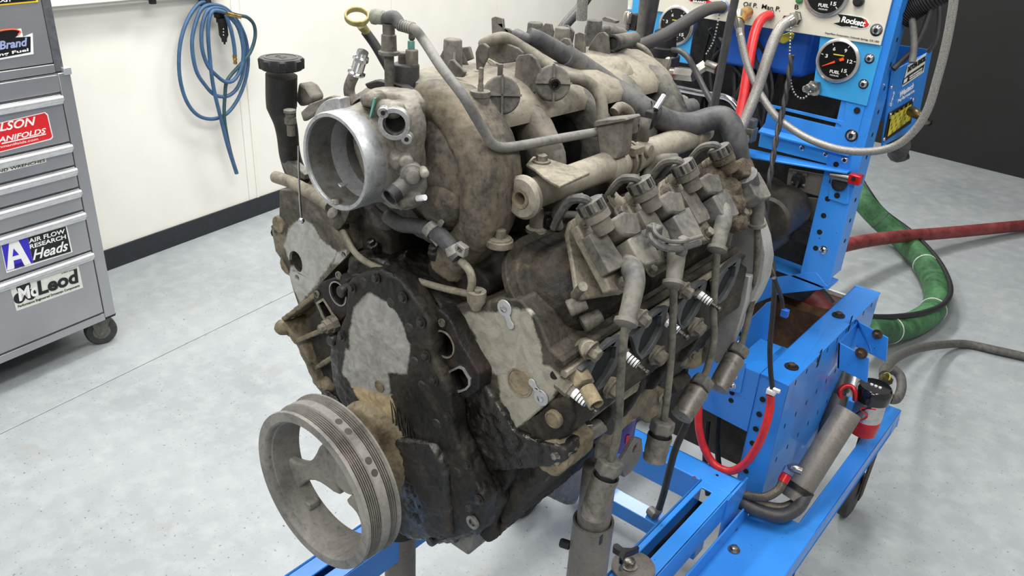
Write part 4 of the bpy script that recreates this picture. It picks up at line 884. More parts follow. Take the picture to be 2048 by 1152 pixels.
# cable cam behind the ring, left
R = []
for i in range(29):
    a = math.radians(95+165*i/28); u_ = XA*math.cos(a)+ZA*math.sin(a); c = TC+V((-.014, .030, .004))
    R.append([c+u_*r_+YA*d_ for r_, d_ in ((.040, -.006), (.052, -.006), (.052, .008), (.040, .008))])
B().rings(R).obj('throttle_cam', 'tbmetal', tb, bevel=.001)
# housing
hs = [(700, 214), (707, 196), (728, 178), (800, 186), (828, 214), (822, 232), (818, 300), (836, 338), (842, 392), (818, 424), (770, 418), (725, 380), (712, 300)]
B().prism(PXY(hs, -.018), YA*.03).obj('throttle_housing', 'tbcast', tb, bevel=.009, seg=4)
hs2 = [(690, 222), (712, 205), (800, 205), (818, 250), (812, 320), (800, 380), (770, 408), (735, 396), (700, 300)]
B().prism(PXY(hs2, -.04), YA*.03).obj('throttle_housing', 'tbcast', tb, bevel=.012, seg=4)
B().prism(PXY([(727, 168), (748, 160), (806, 172), (842, 196), (846, 300), (868, 350), (862, 440), (842, 446), (822, 420), (812, 320), (812, 232), (790, 188), (735, 178)], .012), YA*.01).obj('gasket_plate', 'blackplas', tb, bevel=.002)
b = B()
for p, q, r_ in (((760, 215), (800, 222), .009), ((780, 305), (810, 340), .009), ((760, 360), (800, 400), .011), ((735, 200), (760, 196), .008)):
    B().tube([AY(*p, -.035), AY((p[0]+q[0])/2, (p[1]+q[1])/2, -.045), AY(*q, -.035)], r_, 12).obj('cast_swell', 'tbcast', tb)
b = B(); b.box(AY(745, 218, -.050), (.0022, .002, .024), (XA, YA, (ZA+XA*.35).normalized())); b.obj('teal_paint_mark', 'teal', tb)
# idle air port
nI = V((.62, -.78, .05)).normalized(); Ic = AY(788, 249, -.055); u, v_, _ = frame_of(nI)
fo = []
for i in range(40):
    a = 2*math.pi*i/40; fo.append(Ic+u*math.cos(a)*.0150+v_*math.sin(a)*.0150)
ih = circ(Ic, u, v_, .0108, 28)
pf = B().prism(fo, -nI*.012, [ih]).obj('idle_port', 'alu', tb, bevel=.001)
B().lathe(Ic-nI*.001, -nI, [(0, .0108), (.006, .0108), (.006, .0094), (.016, .0094), (.016, .001)], 28, False).obj('idle_port_bore', 'alu_dark', pf)
B().lathe(Ic-nI*.013, -nI, [(0, .0093), (.001, .0093)], 24).obj('idle_port_depth', 'hole', pf)
for q in ((766, 226), (813, 279)):
    c = AP(q[0], q[1], Ic, nI); e_ = B().lathe(c-nI*.012, nI, [(0, .0055), (.012, .0055)], 20).obj('port_ear', 'alu', pf, bevel=.001)
    B().lathe(c, nI, [(0, .0022), (.0003, .0022)], 14).obj('ear_hole', 'hole', e_)
# position sensor and connector
nS = V((.75, -.6, .1)).normalized(); sc_ = AY(825, 352, -.05)
ts = B().lathe(sc_-nS*.014, nS, [(0, .0115), (.014, .0115), (.015, .0085), (.018, .008), (.0185, .007)], 28).obj('throttle_sensor', 'sensor', tb, bevel=.001)
B().lathe(sc_+nS*.004, nS, [(0, .007), (.002, .0065), (.003, .004), (.0032, .001)], 20).obj('sensor_dial', 'boot', ts)
a, e_ = sc_-nS*.004+V((-.004, 0, -.006)), AY(786, 388, -.068)
B().tube([a, (a+e_)/2, e_], [.009, .0078, .0082], 16).obj('sensor_body', 'sensor', ts)
dx = (e_-a).normalized(); B().lathe(e_-dx*.004, dx, [(0, .0092), (.009, .0090), (.009, .0074), (.003, .0074), (.003, .001)], 18, False).obj('sensor_connector', 'blackplas', ts)
for q, r_ in (((812, 322), .007), ((848, 345), .0045)): B().lathe(AY(*q, -.045), nS, [(-.01, r_), (.006, r_), (.008, r_*.6)], 14).obj('sensor_screw_boss', 'tbcast', ts, bevel=.001)
b = B(); a = AY(804, 404, -.05); b.lathe(a, V((-.3, -.9, -.1)), [(-.014, .0075), (.003, .0075), (.004, .0045), (-.003, .0044), (-.003, .001)], 20, False); b.obj('vacuum_port', 'dusty', tb)
B().cyl(AY(808, 402, -.045), AY(842, 396, -.03), .0065).obj('port_arm', 'dusty', tb, bevel=.001)
B().cyl(AY(835, 397, -.04), AY(850, 395, -.04), .003).obj('port_pin', 'white', tb)
# coolant stub on top
B().tube([AY(712, 205, -.02), AY(700, 190, -.022), AY(699, 172, -.022), AY(708, 150, -.022), AY(714, 140, -.022)], .0058, 14).obj('coolant_stub', 'dusty', tb)
a = AY(713, 146, -.022); dr = (AY(722, 116, -.022)-a).normalized()
B().lathe(a, dr, [(0, .0090), (.002, .0090), (.003, .0064), (.015, .0064), (.016, .0082), (.0195, .0076), (.021, .0058), (.025, .0058)], 22).obj('hose_barb', 'chrome', tb)
# brackets left of the throttle body
B().prism(PXY([(600, 225), (618, 208), (660, 192), (672, 194), (694, 222), (690, 228), (660, 210), (624, 232), (606, 244)], -.01), YA*.008).obj('cable_bracket', 'dusty', tb, bevel=.002)
B().prism(PXY([(560, 320), (572, 318), (610, 350), (608, 360), (596, 352), (588, 362), (572, 345)], .0), YA*.012).obj('torn_gasket', 'alu_dark', en, bevel=.001)
B().tube([AY(551, 354, -.02), AY(590, 368, -.025), AY(640, 398, -.03), AY(660, 412, -.03)], .0072, 16).obj('vent_tube', 'bracket', en)
b = B(); a = AY(672, 430, -.045); b.lathe(a, V((.1, -.6, .5)), [(0, .0065), (.007, .0065), (.008, .005)], 16); b.obj('lower_screw', 'dusty', tb)
# ---------------------------------------------------------------- intake manifold
def sec_ring(y, sx, sz, zt=1.213, top_=0, n=44):
    R = []
    for i in range(n):
        a = 2*math.pi*i/n; ca, sa = math.cos(a), math.sin(a)
        ex = math.copysign(abs(ca)**.62, ca)*sx; ez = math.copysign(abs(sa)**.62, sa)*sz
        R.append(V((ex, y, zt-sz+ez)))
    return R
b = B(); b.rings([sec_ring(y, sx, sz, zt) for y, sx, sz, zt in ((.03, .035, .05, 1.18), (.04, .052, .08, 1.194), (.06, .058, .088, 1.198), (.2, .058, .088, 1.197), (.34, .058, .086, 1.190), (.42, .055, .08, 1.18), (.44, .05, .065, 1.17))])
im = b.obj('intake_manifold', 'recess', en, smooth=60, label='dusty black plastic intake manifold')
# top shell
b = B(); R = []
for j in range(40):
    y = .035+.40*j/39; e_ = min(1, (y-.03)/.02, (.445-y)/.02); f_ = .8+.2*math.sqrt(max(0, min(1, e_)))
    prof = []
    for i in range(17):
        x = -.086+.172*i/16; h = 1-(abs(x)/.092)**3.2
        prof.append(V((x*f_, y, 1.180+.036*h*f_+.0018*math.sin(y*140)*(abs(x) < .07)-(y-.03)*.02)))
    R.append(prof+[p-ZA*.012 for p in reversed(prof)])
B().rings(R).obj('upper_shell', 'plastic_top', im, smooth=50)
def lobe(yc, hw, big=0., mat='plastic', side=1):
    dn_ = 0 if big else .022
    path = [(.02, 1.196-dn_), (.055, 1.199-dn_), (.080, 1.186-dn_), (.098+big, 1.155-dn_*.6), (.103+big, 1.12), (.097+big, 1.085), (.080+big*.5, 1.055), (.066, 1.035), (.06, 1.02)]
    P = crom([V((x*side, 0, z)) for x, z in path], 5); R = []
    for i, p in enumerate(P):
        t_ = (P[min(i+1, len(P)-1)]-P[max(i-1, 0)]).normalized(); nn = V((-t_.z, 0, t_.x)) if side < 0 else V((t_.z*-1, 0, t_.x)); 
        if (nn.x*side) < 0 and i > 8: nn = -nn
        if nn.z < 0 and i <= 8: nn = -nn
        k = i/(len(P)-1); w_ = hw*(.85+.3*math.sin(math.pi*min(1, k*1.3))); th = .022
        ring = []
        for j in range(20):
            a = 2*math.pi*j/20; ca, sa = math.cos(a), math.sin(a)
            ring.append(p+V((0, yc, 0))+YA*(math.copysign(abs(ca)**.6, ca)*w_)+nn*(math.copysign(abs(sa)**.75, sa)*th))
        R.append(ring)
    return B().rings(R).obj('runner', mat, im, smooth=60, label='big front runner' if big and side > 0 else None)
lobe(.030, .030, .006, 'domemat'); lobe(.130, .0135); lobe(.235, .0135); lobe(.325, .0145); lobe(.405, .016)
for y_ in (.04, .13, .22, .31, .40): lobe(y_, .022, 0, 'plastic', -1)
# front dome bulge of the plenum
def blob(c, r, sq, name, mat, par, n=16, jit=0., **kw): return B().ball(c, r, n, sq, jit).obj(name, mat, par, smooth=180, **kw)
blob((.048, .030, 1.135), .062, (.92, .62, 1.14), 'plenum_dome', 'domemat', im, 22)
blob((.062, .014, 1.105), .034, (.9, .8, .9), 'dome_bulge', 'domemat', im)
blob((.03, .035, 1.182), .034, (1.3, .8, .72), 'dome_bulge', 'plastic_top', im)
B().prism([V((x, .02, z)) for x, z in ((-.08, 1.19), (.04, 1.195), (.07, 1.10), (.05, 1.04), (-.06, 1.05), (-.085, 1.10))], YA*.03).obj('plenum_face', 'plastic', im, bevel=.01, seg=4)
# runner roots / flange along the right head
B().prism([V((x, .02, z)) for x, z in ((.03, 1.03), (.085, 1.045), (.118, 1.028), (.122, 1.014), (.08, .965), (.03, .96))], YA*.41).obj('manifold_flange', 'flangemat', im, bevel=.005, seg=3)
B().prism([V((-x, .02, z)) for x, z in ((.03, 1.03), (.085, 1.045), (.118, 1.028), (.122, 1.014), (.08, .965), (.03, .96))], YA*.41).obj('manifold_flange', 'flangemat', im, bevel=.005, seg=3)
for k, (px, py) in enumerate(((1085, 400),)):
    a = AX(px, py, .10); B().tube([a+V((-.03, .0, .035)), a, a+V((.02, -.004, -.02))], [.012, .010, .012], 10).obj('flange_rib', 'flangemat', im)
c = AX(1000, 480, .128)
mb = B().lathe(c-ZA*.006, ZA, [(0, .0142), (.006, .0138), (.007, .012), (.0085, .012), (.009, .007)], 24).obj('flange_boss', 'bracket', im)
B().lathe(c+ZA*.002, ZA, [(0, .006), (.009, .006), (.010, .0045)], 8).obj('flange_bolt', 'dirtybolt', mb)
c = AX(925, 555, .07)
# port caps
nC = V((.70, -.66, .28)).normalized()
for (px, py, X_) in ((1004, 190, .088), (1107, 166, .090)):
    c = AX(px, py, X_); u = (ZA-nC*ZA.dot(nC)).normalized(); v_ = nC.cross(u)
    q = B().lathe(c-nC*.014, nC, [(0, .019), (.010, .0195), (.013, .019), (.014, .0175)], 36).obj('port_cap', 'plastic', im, bevel=.0008)
    B().box(c+nC*.001, (.0022, .040, .004), (v_, u, nC)).obj('cap_rib', 'plastic', q); B().box(c+nC*.001, (.040, .0022, .004), (v_, u, nC)).obj('cap_rib', 'plastic', q)
    if px == 1107: B().lathe(c-u*.0+nC*.002, (nC-u*.3), [(0, .006), (.008, .006), (.008, .004), (.002, .004), (.002, .001)], 16, False).obj('cap_nipple', 'blackplas', q)
c = AX(1000, 152, .075); B().cyl(c, c+ZA*.012, .0028).obj('locating_pin', 'plastic', im)
# bolt tower by the first cap
a = AX(960, 210, .082); t_ = B().lathe(a-ZA*.03, ZA, [(0, .0098), (.038, .0092), (.039, .0100), (.044, .0100)], 22).obj('bolt_tower', 'plastic', im)
B().lathe(a+ZA*.012, ZA, [(0, .003), (.008, .003), (.009, .0024), (.024, .0024), (.025, .0015)], 14).obj('tower_stud', 'dirtybolt', t_)
# towers and fins on top
def tower(px0, py0, py1, X_, r_, par=im, mat='plastic'):
    a = AX(px0, py1, X_); z1 = AP(px0, py0, a, (CAM-a).normalized()).z
    a = V((a.x, a.y, a.z))
    return B().lathe(a-ZA*.01, ZA, [(0, r_*1.12), (z1-a.z+.008, r_), (z1-a.z+.01, r_*.9)], 22).obj('tower', mat, par, bevel=.001)
tw = tower(905, 76, 118, -.01, .0100); tower(1068, 43, 90, -.04, .0098); tower(1121, 53, 105, -.02, .0098); tower(1185, 38, 90, -.04, .0108)
for k in range(4):
    a = AX(905, 118, -.01); an = math.radians(45+90*k); d_ = XA*math.cos(an)+YA*math.sin(an)
    B().prism([a+d_*.008+ZA*.014, a+d_*.018-ZA*.006, a+d_*.008-ZA*.006], ZA.cross(d_)*.003).obj('tower_rib', 'plastic', tw)
def fin(pts, y, th=.004, mat='plastic'):
    return B().prism(PXY(pts, y), YA*th).obj('stiffening_fin', mat, im, bevel=.0012)
fin([(1031, 118), (1036, 111), (1060, 108), (1072, 118), (1080, 140), (1086, 182), (1050, 190), (1026, 186)], .140)
fin([(968, 112), (978, 92), (990, 82), (1010, 86), (1035, 96), (1045, 106), (1044, 122), (1000, 128)], .170)
fin([(982, 36), (988, 33), (1005, 37), (1007, 56), (1016, 57), (1026, 64), (1034, 80), (984, 84)], .25)
fin([(1175, 100), (1184, 80), (1196, 66), (1208, 64), (1216, 72), (1219, 112), (1182, 120)], .36)
fin([(1149, 68), (1158, 64), (1169, 68), (1169, 114), (1147, 112)], .33)
fin([(1118, 54), (1134, 50), (1147, 64), (1142, 92), (1118, 92)], .37)
fin([(1078, 60), (1090, 46), (1102, 48), (1106, 64), (1104, 78), (1080, 80)], .34)
fin([(1118, 84), (1126, 76), (1138, 78), (1144, 92), (1140, 118), (1116, 112)], .29)
fin([(950, 104), (956, 90), (966, 86), (976, 94), (974, 116), (962, 140), (952, 140)], .10)
fin([(888, 145), (898, 120), (905, 119), (930, 145), (925, 155), (890, 152)], .07)
fin([(920, 95), (938, 93), (945, 118), (930, 124), (918, 120)], .13)
fin([(1200, 128), (1210, 112), (1222, 112), (1232, 122), (1238, 140), (1205, 140)], .39)
for q0, q1 in (((930, 152), (1030, 118)), ((975, 118), (1022, 165)), ((862, 115), (1010, 178)), ((990, 110), (1040, 122))):
    a = AZ(*q0, 1.214); e_ = AZ(*q1, 1.209); B().tube([a, e_], .0022, 6, smooth=False).obj('shell_rib', 'plastic_top', im)
# rear plenum bulge
blob(AX(1262, 156, .02), .043, (.9, .9, .9), 'rear_bulge', 'plastic_top', im)
blob(AX(1222, 158, .045), .028, (1, 1.2, 1), 'rear_bulge', 'plastic_top', im)
a = AX(1258, 112, .0); B().tube([a-ZA*.03, a+ZA*.004], .011, 14, smooth=False).obj('sensor_post', 'plastic', im)
a, e_ = AX(1226, 86, .02), AX(1268, 78, -.02)
mp = B().tube([a, e_], .0105, 18, smooth=False).obj('pressure_sensor', 'plastic', im, bevel=.003)
dr = (a-e_).normalized(); B().lathe(a-dr*.001, dr, [(0, .0108), (.008, .0106), (.008, .0082), (.002, .0080), (.002, .001)], 20, False).obj('sensor_socket', 'blackplas', mp)
B().box(AX(1195, 62, -.07), (.034, .022, .018)).obj('purge_valve_body', 'plastic', im, bevel=.004)
B().cyl(AX(1212, 62, -.06), AX(1244, 68, -.08), .009).obj('purge_valve_nose', 'plastic', im, bevel=.002)
B().prism(PXY([(1204, 37), (1210, 34), (1232, 42), (1230, 47), (1206, 42)], .50), YA*.01).obj('purge_valve_clip', 'plastic', im)
B().cyl(AX(1270, 122, .0), AX(1300, 128, .01), .0145, .0105).obj('brake_port', 'bracket', im, bevel=.002)
B().prism(PXY([(1276, 142), (1310, 130), (1306, 142), (1280, 168), (1268, 170)], .44), YA*.004).obj('rear_gusset', 'blackplas', im)
# purge solenoid and sensor pipe at the front left of the manifold
c = AY(812, 182, .035)
so = B().lathe(c, ZA, [(-.02, .0142), (.028, .0142), (.029, .012)], 28).obj('purge_solenoid', 'blackdust', im, bevel=.001)
B().lathe(c+ZA*.029+V((-.003, 0, 0)), ZA, [(0, .0062), (.010, .006), (.011, .005)], 16).obj('solenoid_stub', 'plastic', so)
B().box(c+ZA*.036+V((.009, 0, 0)), (.010, .011, .018)).obj('solenoid_connector', 'plastic', so, bevel=.002)
B().box(c+ZA*.049+V((.009, -.001, 0)), (.0055, .006, .009)).obj('teal_lock_tab', 'teal', so, bevel=.001)
B().box(c+ZA*.058+V((.009, 0, 0)), (.006, .006, .009)).obj('solenoid_clip', 'plastic', so, bevel=.002)
c = AY(779, 172, .01)
st = B().lathe(c-ZA*.01, ZA, [(0, .0050), (.041, .0050), (.042, .0108), (.045, .0108), (.046, .0080), (.061, .0076), (.062, .0062), (.072, .0062)], 24).obj('vacuum_fitting', 'plastic', im)
c2 = c+ZA*.062
B().tube([c2+V((-.004, 0, .004)), c2+V((.008, 0, .007)), AY(800, 50, .01)], [.0066, .0068, .0060], 16).obj('fitting_elbow', 'hose', st)
a = c2+V((-.004, 0, .005)); B().lathe(a, V((-1, -.35, .0)), [(0, .0055), (.002, .006), (.003, .0072), (.010, .0072), (.011, .0080), (.015, .0078), (.016, .005)], 12).obj('fitting_nut', 'dipyel2', st, bevel=.001)
# pipes on the engine ------------------------------------------------
stp = [AY(800, 50, .01), AY(828, 58, .01), AY(850, 85, .015), AX(883, 135, .07), AX(925, 190, .105), AX(952, 235, .112), AX(970, 265, .118), AX(985, 288, .122), AX(1010, 295, .124), AX(1060, 288, .124), AX(1130, 275, .124), AX(1195, 264, .122)]
sp_ = thing('crossover_pipe', 'bent grey plastic pipe running across the intake manifold, front to right', 'pipe', AX(1010, 295, .124))
B().tube(stp, .0050, 14).obj('pipe', 'pipegrey', sp_)
for i in range(6):
    a = stp[0]+(stp[1]-stp[0])*(i/6); B().ring(a, stp[1]-stp[0], .0060, .004, .0014, 16).obj('ferrule_ring', 'pipegrey', sp_)
# right rail
XR, ZR = .14, 1.121
fa, fb = V((XR, .055, ZR)), V((XR, .22, ZR-.003))
rl = B().lathe(fa-YA*.016, YA, [(0, .0065), (.0, .0195), (.003, .0225), (.008, .0225), (.010, .0205), (.015, .0175), (.024, .0160), (.165, .0165)], 36, False).obj('coolant_rail', 'railmat', en, label='thick round rail with an open flanged end')
B().lathe(fa-YA*.016, YA, [(0, .0068), (.015, .0068), (.015, .001)], 24, False).obj('rail_bore', 'tan', rl)
B().ring(fa-YA*.0165, -YA, .0105, .0068, .0008, 28).obj('rail_face_ring', 'tan', rl)
ja = AX(1232, 318, XR)
B().lathe(V((XR, ja.y-.025, ZR-.002)), YA, [(0, .015), (.006, .0185), (.03, .019), (.035, .0165), (.05, .0165), (.052, .0185), (.062, .0185), (.064, .0165), (.20, .0165), (.202, .019), (.225, .019), (.228, .016), (.245, .014)], 32).obj('rail_joint', 'railmat', rl, smooth=35)
bt_ = AX(1262, 290, XR)
for dy in (0, .012): B().ring(V((XR, ja.y+.012+dy, ZR)), YA, .0220, .0190, .004, 28).obj('rail_clamp', 'bracket', rl, bevel=.0008)
B().box(V((XR+.014, ja.y+.02, ZR+.014)), (.009, .022, .010)).obj('clamp_clip', 'bracket', rl, bevel=.001)
B().box(V((XR+.012, ja.y+.02, ZR-.020)), (.009, .022, .010)).obj('clamp_clip', 'bracket', rl, bevel=.001)
B().lathe(AX(1293, 300, XR+.015), XA, [(-.01, .0085), (.004, .0085), (.006, .007), (.0065, .004)], 18).obj('rail_plug', 'railmat', rl)
# bracket arm of the rail
zb_ = AX(1083, 324, .132).z
B().prism([AZ(a_, c_, zb_) for a_, c_ in ((1052, 328), (1066, 312), (1098, 318), (1150, 334), (1180, 345), (1120, 372), (1100, 362), (1086, 352), (1070, 338))], -ZA*.003).obj('rail_bracket', 'bracket', rl, bevel=.0008)
B().hexbolt(AZ(1083, 324, zb_)+ZA*.0005, ZA, .0062, .006).obj('bracket_bolt', 'dirtybolt', rl)
# pipe socket and valve block at the end of the crossover pipe
B().prism(PXY([(1190, 250), (1196, 243), (1240, 238), (1250, 240), (1246, 250), (1243, 300), (1236, 318), (1200, 318), (1197, 300)], .19), YA*.022).obj('purge_block', 'plastic', im, bevel=.002)
B().prism(PXY([(1186, 252), (1190, 242), (1250, 236), (1254, 241), (1190, 253)], .186), YA*.03).obj('purge_block_lid', 'plastic', im, bevel=.001)
# ---------------------------------------------------------------- hoses on top of the engine
hA = thing('heater_hose', 'thick grey rubber hose curving across the top of the engine and down behind the coils', 'hose', AX(1480, 340, .2))
pts = [AX(1131, 112, .03), AX(1165, 134, .04), AX(1215, 168, .06), AX(1262, 200, .09), AX(1305, 228, .115), AX(1345, 246, .13), AX(1385, 248, .145), AX(1420, 238, .16), AX(1448, 237, .175), AX(1466, 262, .19), AX(1474, 300, .20), AX(1482, 345, .205)]
B().tube(pts, [.0140, .0140, .0142, .0148, .0152, .0152, .0152, .0150, .0148, .0145], 24).obj('hose', 'hose', hA)
q = pts[0]; dr = (pts[0]-pts[1]).normalized()
B().tube([q-dr*.006, q+dr*.010, AX(1098, 92, .02), AX(1072, 78, .015), AX(1056, 72, .01)], [.0112, .0112, .0108, .0098], 18).obj('inlet_pipe', 'hose', hA)
B().tube([AX(1060, 80, .012), AX(1050, 76, .01), AX(1040, 72, .0), AX(1033, 70, -.008)], [.0062, .0062, .0072], 14).obj('inlet_elbow', 'hose', hA)
hc = thing('hose_clip', 'black plastic clip with a steel pin gripping the thick grey hose', 'clip', AX(1310, 235, .13))
a = AX(1300, 232, .118); dr = (pts[5]-pts[3]).normalized()
B().ring(a-dr*.008, dr, .0175, .0150, .014, 28).obj('clip_band', 'blackplas', hc, bevel=.001)
B().cyl(AX(1311, 219, .155), AX(1328, 192, .155), .0038).obj('clip_pin', 'chrome', hc)
B().box(AX(1302, 236, .15), (.012, .011, .018)).obj('clip_lug', 'blackplas', hc, bevel=.002)
B().tube([AX(1293, 236, .15), AX(1289, 255, .15), AX(1286, 278, .145)], [.0068, .0062, .0072], 14).obj('clip_stem', 'boot', hc)
hB = thing('vent_hose', 'slim dusty hose arching over the manifold into the square valve block', 'hose', AX(1212, 245, .12))
B().tube([AX(966, 90, -.02), AX(985, 80, -.005), AX(1010, 76, .0), AX(1040, 92, .01), AX(1075, 114, .03), AX(1108, 140, .055), AX(1135, 153, .075), AX(1165, 160, .09), AX(1188, 175, .10), AX(1202, 200, .11), AX(1206, 242, .118)], .0068, 16).obj('hose', 'pipe_tan', hB)
# small formed hoses right of the valve block
def topend(name, label, cat, pts, r_, mat, grp=None, **kw):
    o = B().tube(pts, r_, 12).obj(name, mat, **kw); return top(o, label, cat, grp)
topend('vacuum_hose', 'short dusty hose looping down right of the square valve block', 'hose', [AX(1228, 225, .12), AX(1240, 214, .12), AX(1256, 222, .12), AX(1264, 240, .12), AX(1266, 262, .12)], .0062, 'pipe_tan')
topend('pipe_stub', 'pale dusty pipe lying level behind the thick grey hose', 'pipe', [AX(1268, 262, .10), AX(1300, 254, .10), AX(1326, 246, .10)], .0085, 'pipe_tan')
topend('pipe_stub', 'pale ribbed pipe end poking out above the thick grey hose', 'pipe', [AX(1310, 194, .05), AX(1335, 202, .05), AX(1364, 207, .05)], .0125, 'pipe_tan')
topend('pipe_stub', 'dusty rounded pipe end just below the pale ribbed one', 'pipe', [AX(1340, 228, .07), AX(1362, 220, .07), AX(1384, 214, .07)], .013, 'hose')
topend('sensor_cable', 'brown sheathed cable curving down behind the black square connector', 'cable', [AX(1266, 88, -.01), AX(1290, 100, .01), AX(1306, 125, .02), AX(1315, 155, .03), AX(1318, 185, .05)], .0045, 'pipe_tan')
# front hoses between throttle body and head
hC = thing('bypass_hose', 'grey coolant hose with two spring clamps in front of the intake', 'hose', AY(905, 500, -.0))
P = [AY(775, 432, .0), AY(800, 448, -.002), AY(830, 452, -.004), AY(860, 458, -.006), AY(885, 475, -.008), AY(905, 497, -.008), AY(918, 515, -.008)]
B().tube(P, [.0082, .0086, .0088, .0088, .0086], 18).obj('hose', 'hose', hC)
B().tube([AY(747, 417, .01), AY(762, 430, .008), AY(780, 442, .0)], .0042, 12).obj('copper_stub', 'rusty', hC)
for (px, py, ang) in ((868, 463, 0), (913, 505, 1)):
    a = AY(px, py, -.007); d_ = V((.8, 0, -.45)) if not ang else V((.6, 0, -.75)); d_.normalize()
    cl = B().ring(a-d_*.008, d_, .0102, .0088, .009, 28).obj('spring_clamp', 'clampm', hC, bevel=.0006)
    u = (ZA-d_*ZA.dot(d_)).normalized(); w_ = d_.cross(u)
    if not ang: 
        B().box(a+u*.014+d_*.002, (.007, .0012, .012), (d_, w_, u)).obj('clamp_tab', 'clampm', cl, bevel=.0005); B().box(a-u*.010-w_*.003+d_*.003, (.015, .003, .008), (d_, w_, u)).obj('clamp_tab', 'clampm', cl, bevel=.0005)
    else:
        c = a+(XA*.6+ZA*.5)*.016; B().prism([c+XA*x+ZA*z for x, z in ((-.007, -.006), (.006, -.007), (.008, .004), (-.004, .007))], YA*-.007, [[c+XA*x+ZA*z for x, z in ((-.0035, -.003), (.003, -.0035), (.0045, .002), (-.002, .0035))]]).obj('clamp_tab', 'clampm', cl, bevel=.0005)
B().tube([AY(922, 522, -.008), AY(938, 540, -.01), AY(944, 560, -.01), AY(942, 580, -.01)], .0044, 12).obj('steel_end', 'bracket', hC)
c = AY(953, 596, -.006)
ft = B().lathe(c, ZA, [(-.013, .005), (-.008, .007), (-.004, .0095), (.0, .0100), (.008, .0100), (.009, .0085)], 22).obj('steam_fitting', 'bracket', en)
B().lathe(c+V((.004, -.003, .008)), ZA, [(0, .0035), (.004, .0035)], 6).obj('fitting_bolt', 'dirtybolt', ft)
st = thing('steam_pipe', 'thin dirty steel pipe curving across the front to the right head', 'pipe', AY(900, 575, -.01))
B().tube([AY(683, 455, .0), AY(694, 478, .0), AY(710, 505, -.004), AY(740, 528, -.008), AY(800, 550, -.01), AY(870, 572, -.01), AY(925, 585, -.01), AY(940, 588, -.008)], .0038, 12).obj('pipe', 'bracket', st)
b = B(); b.lathe(AY(680, 448, .0), V((0, -.7, .6)), [(-.008, .008), (.003, .008), (.004, .006)], 14); b.obj('pipe_union', 'oily2', st)
# valley: dark front of the block top and lumps
B().prism([V((x, .0, z)) for x, z in ((-.10, .93), (-.085, 1.0), (-.02, 1.012), (.05, 1.0), (.085, .985), (.10, .95))], YA*.08).obj('valley_front', 'oily', blk, bevel=.008, seg=3)
for (px, py, r_) in ((745, 488, .005), (870, 500, .006), (820, 560, .006)):
    B().lathe(AY(px, py, .01), ZA-YA*.5, [(-.01, r_*1.6), (0, r_*1.5), (.001, r_), (.006, r_), (.007, r_*.7)], 6).obj('valley_bolt', 'oily', blk)
# injector connector near the rail
B().box(AX(1093, 440, .13), (.016, .018, .012)).obj('injector_connector', 'blackplas', en, bevel=.002)
B().lathe(AX(1073, 452, .125), ZA, [(-.006, .0115), (-.002, .0115), (0, .008), (.014, .0075), (.02, .006)], 20).obj('injector', 'bracket', en)
B().tube([AX(1118, 455, .14), AX(1112, 425, .14), AX(1130, 402, .15), AX(1165, 396, .16)], .0055, 10).obj('injector_harness', 'boot', en)
B().tube([AX(1095, 432, .13), AX(1150, 430, .14), AX(1175, 440, .15)], .0045, 10).obj('injector_harness', 'boot', en)
B().tube([AX(1222, 395, .15), AX(1226, 370, .15), AX(1245, 358, .16), AX(1268, 358, .17)], .0055, 10).obj('injector_harness', 'boot', en)
B().tube([AX(1290, 360, .15), AX(1298, 335, .15), AX(1320, 318, .16), AX(1352, 315, .17)], .0055, 10).obj('injector_harness', 'boot', en)
# ================================================================ DYNAMOMETER STAND
YF = .95
dy = thing('dynamometer_stand', 'blue steel engine dynamometer stand with gauges behind the engine', 'test stand', (.1, 1.0, .1))
def slab_y(pts, y, th, mat, name, par=dy, holes=(), **kw): return B().prism(PXY(pts, y), YA*th, [PXY(h, y) for h in holes]).obj(name, mat, par, **({'smooth': False, 'bevel': .0015} | kw))
def hole_y(x, y, r, par, Y=YF, mat='hole', n=14):
    c = AY(x, y, Y); return B().lathe(c-YA*.0004, YA, [(0, r), (.0006, r)], n).obj('bolt_hole', mat, par)
def screw_y(x, y, r, par, Y=YF, nrm=None):
    c = AY(x, y, Y); n_ = nrm or -YA
    o = B().lathe(c-n_*.001, n_, [(0, r*1.0), (.0015, r*1.0), (.0018, r*.72), (.004, r*.66), (.0055, r*.45), (.0056, r*.28), (.003, r*.26), (.003, .0003)], 24).obj('button_screw', 'chrome', par)
    B().lathe(c+n_*.0042, n_, [(0, r*.24), (.0016, r*.24)], 6).obj('hex_socket', 'hole', o); return o
# upright channel: front flange with holes and side web
zl = AY(1655, 575, YF).z; xr = (AY(1655, 575, YF).x+AY(1712, 329, YF).x)/2
xr = .212
xl = AY(1612, 500, YF).x
UP = B()
UP.b2((xl, YF-.002, zl), (xr, YF+.002, 1.62)); UP.b2((xr-.004, YF, zl+.02), (xr, YF+.055, 1.62)); UP.b2((xr-.03, YF+.051, zl+.02), (xr, YF+.055, 1.62))
up = UP.obj('upright', 'blue', dy, smooth=False, bevel=.0012)
for i in range(11):
    z = .80+.034*i
    B().lathe(V((xl+.018, YF-.0026, z)), YA, [(0, .0052), (.0004, .0052)], 16).obj('bolt_hole', 'hole', up)
for i in range(18):
    z = .82+.042*i; B().lathe(V((xr+.0002, YF+.028, z)), XA, [(0, .0042), (.0003, .0042)], 14).obj('bolt_hole', 'hole', up)
screw_y(1647, 500, .0085, up, YF-.002)
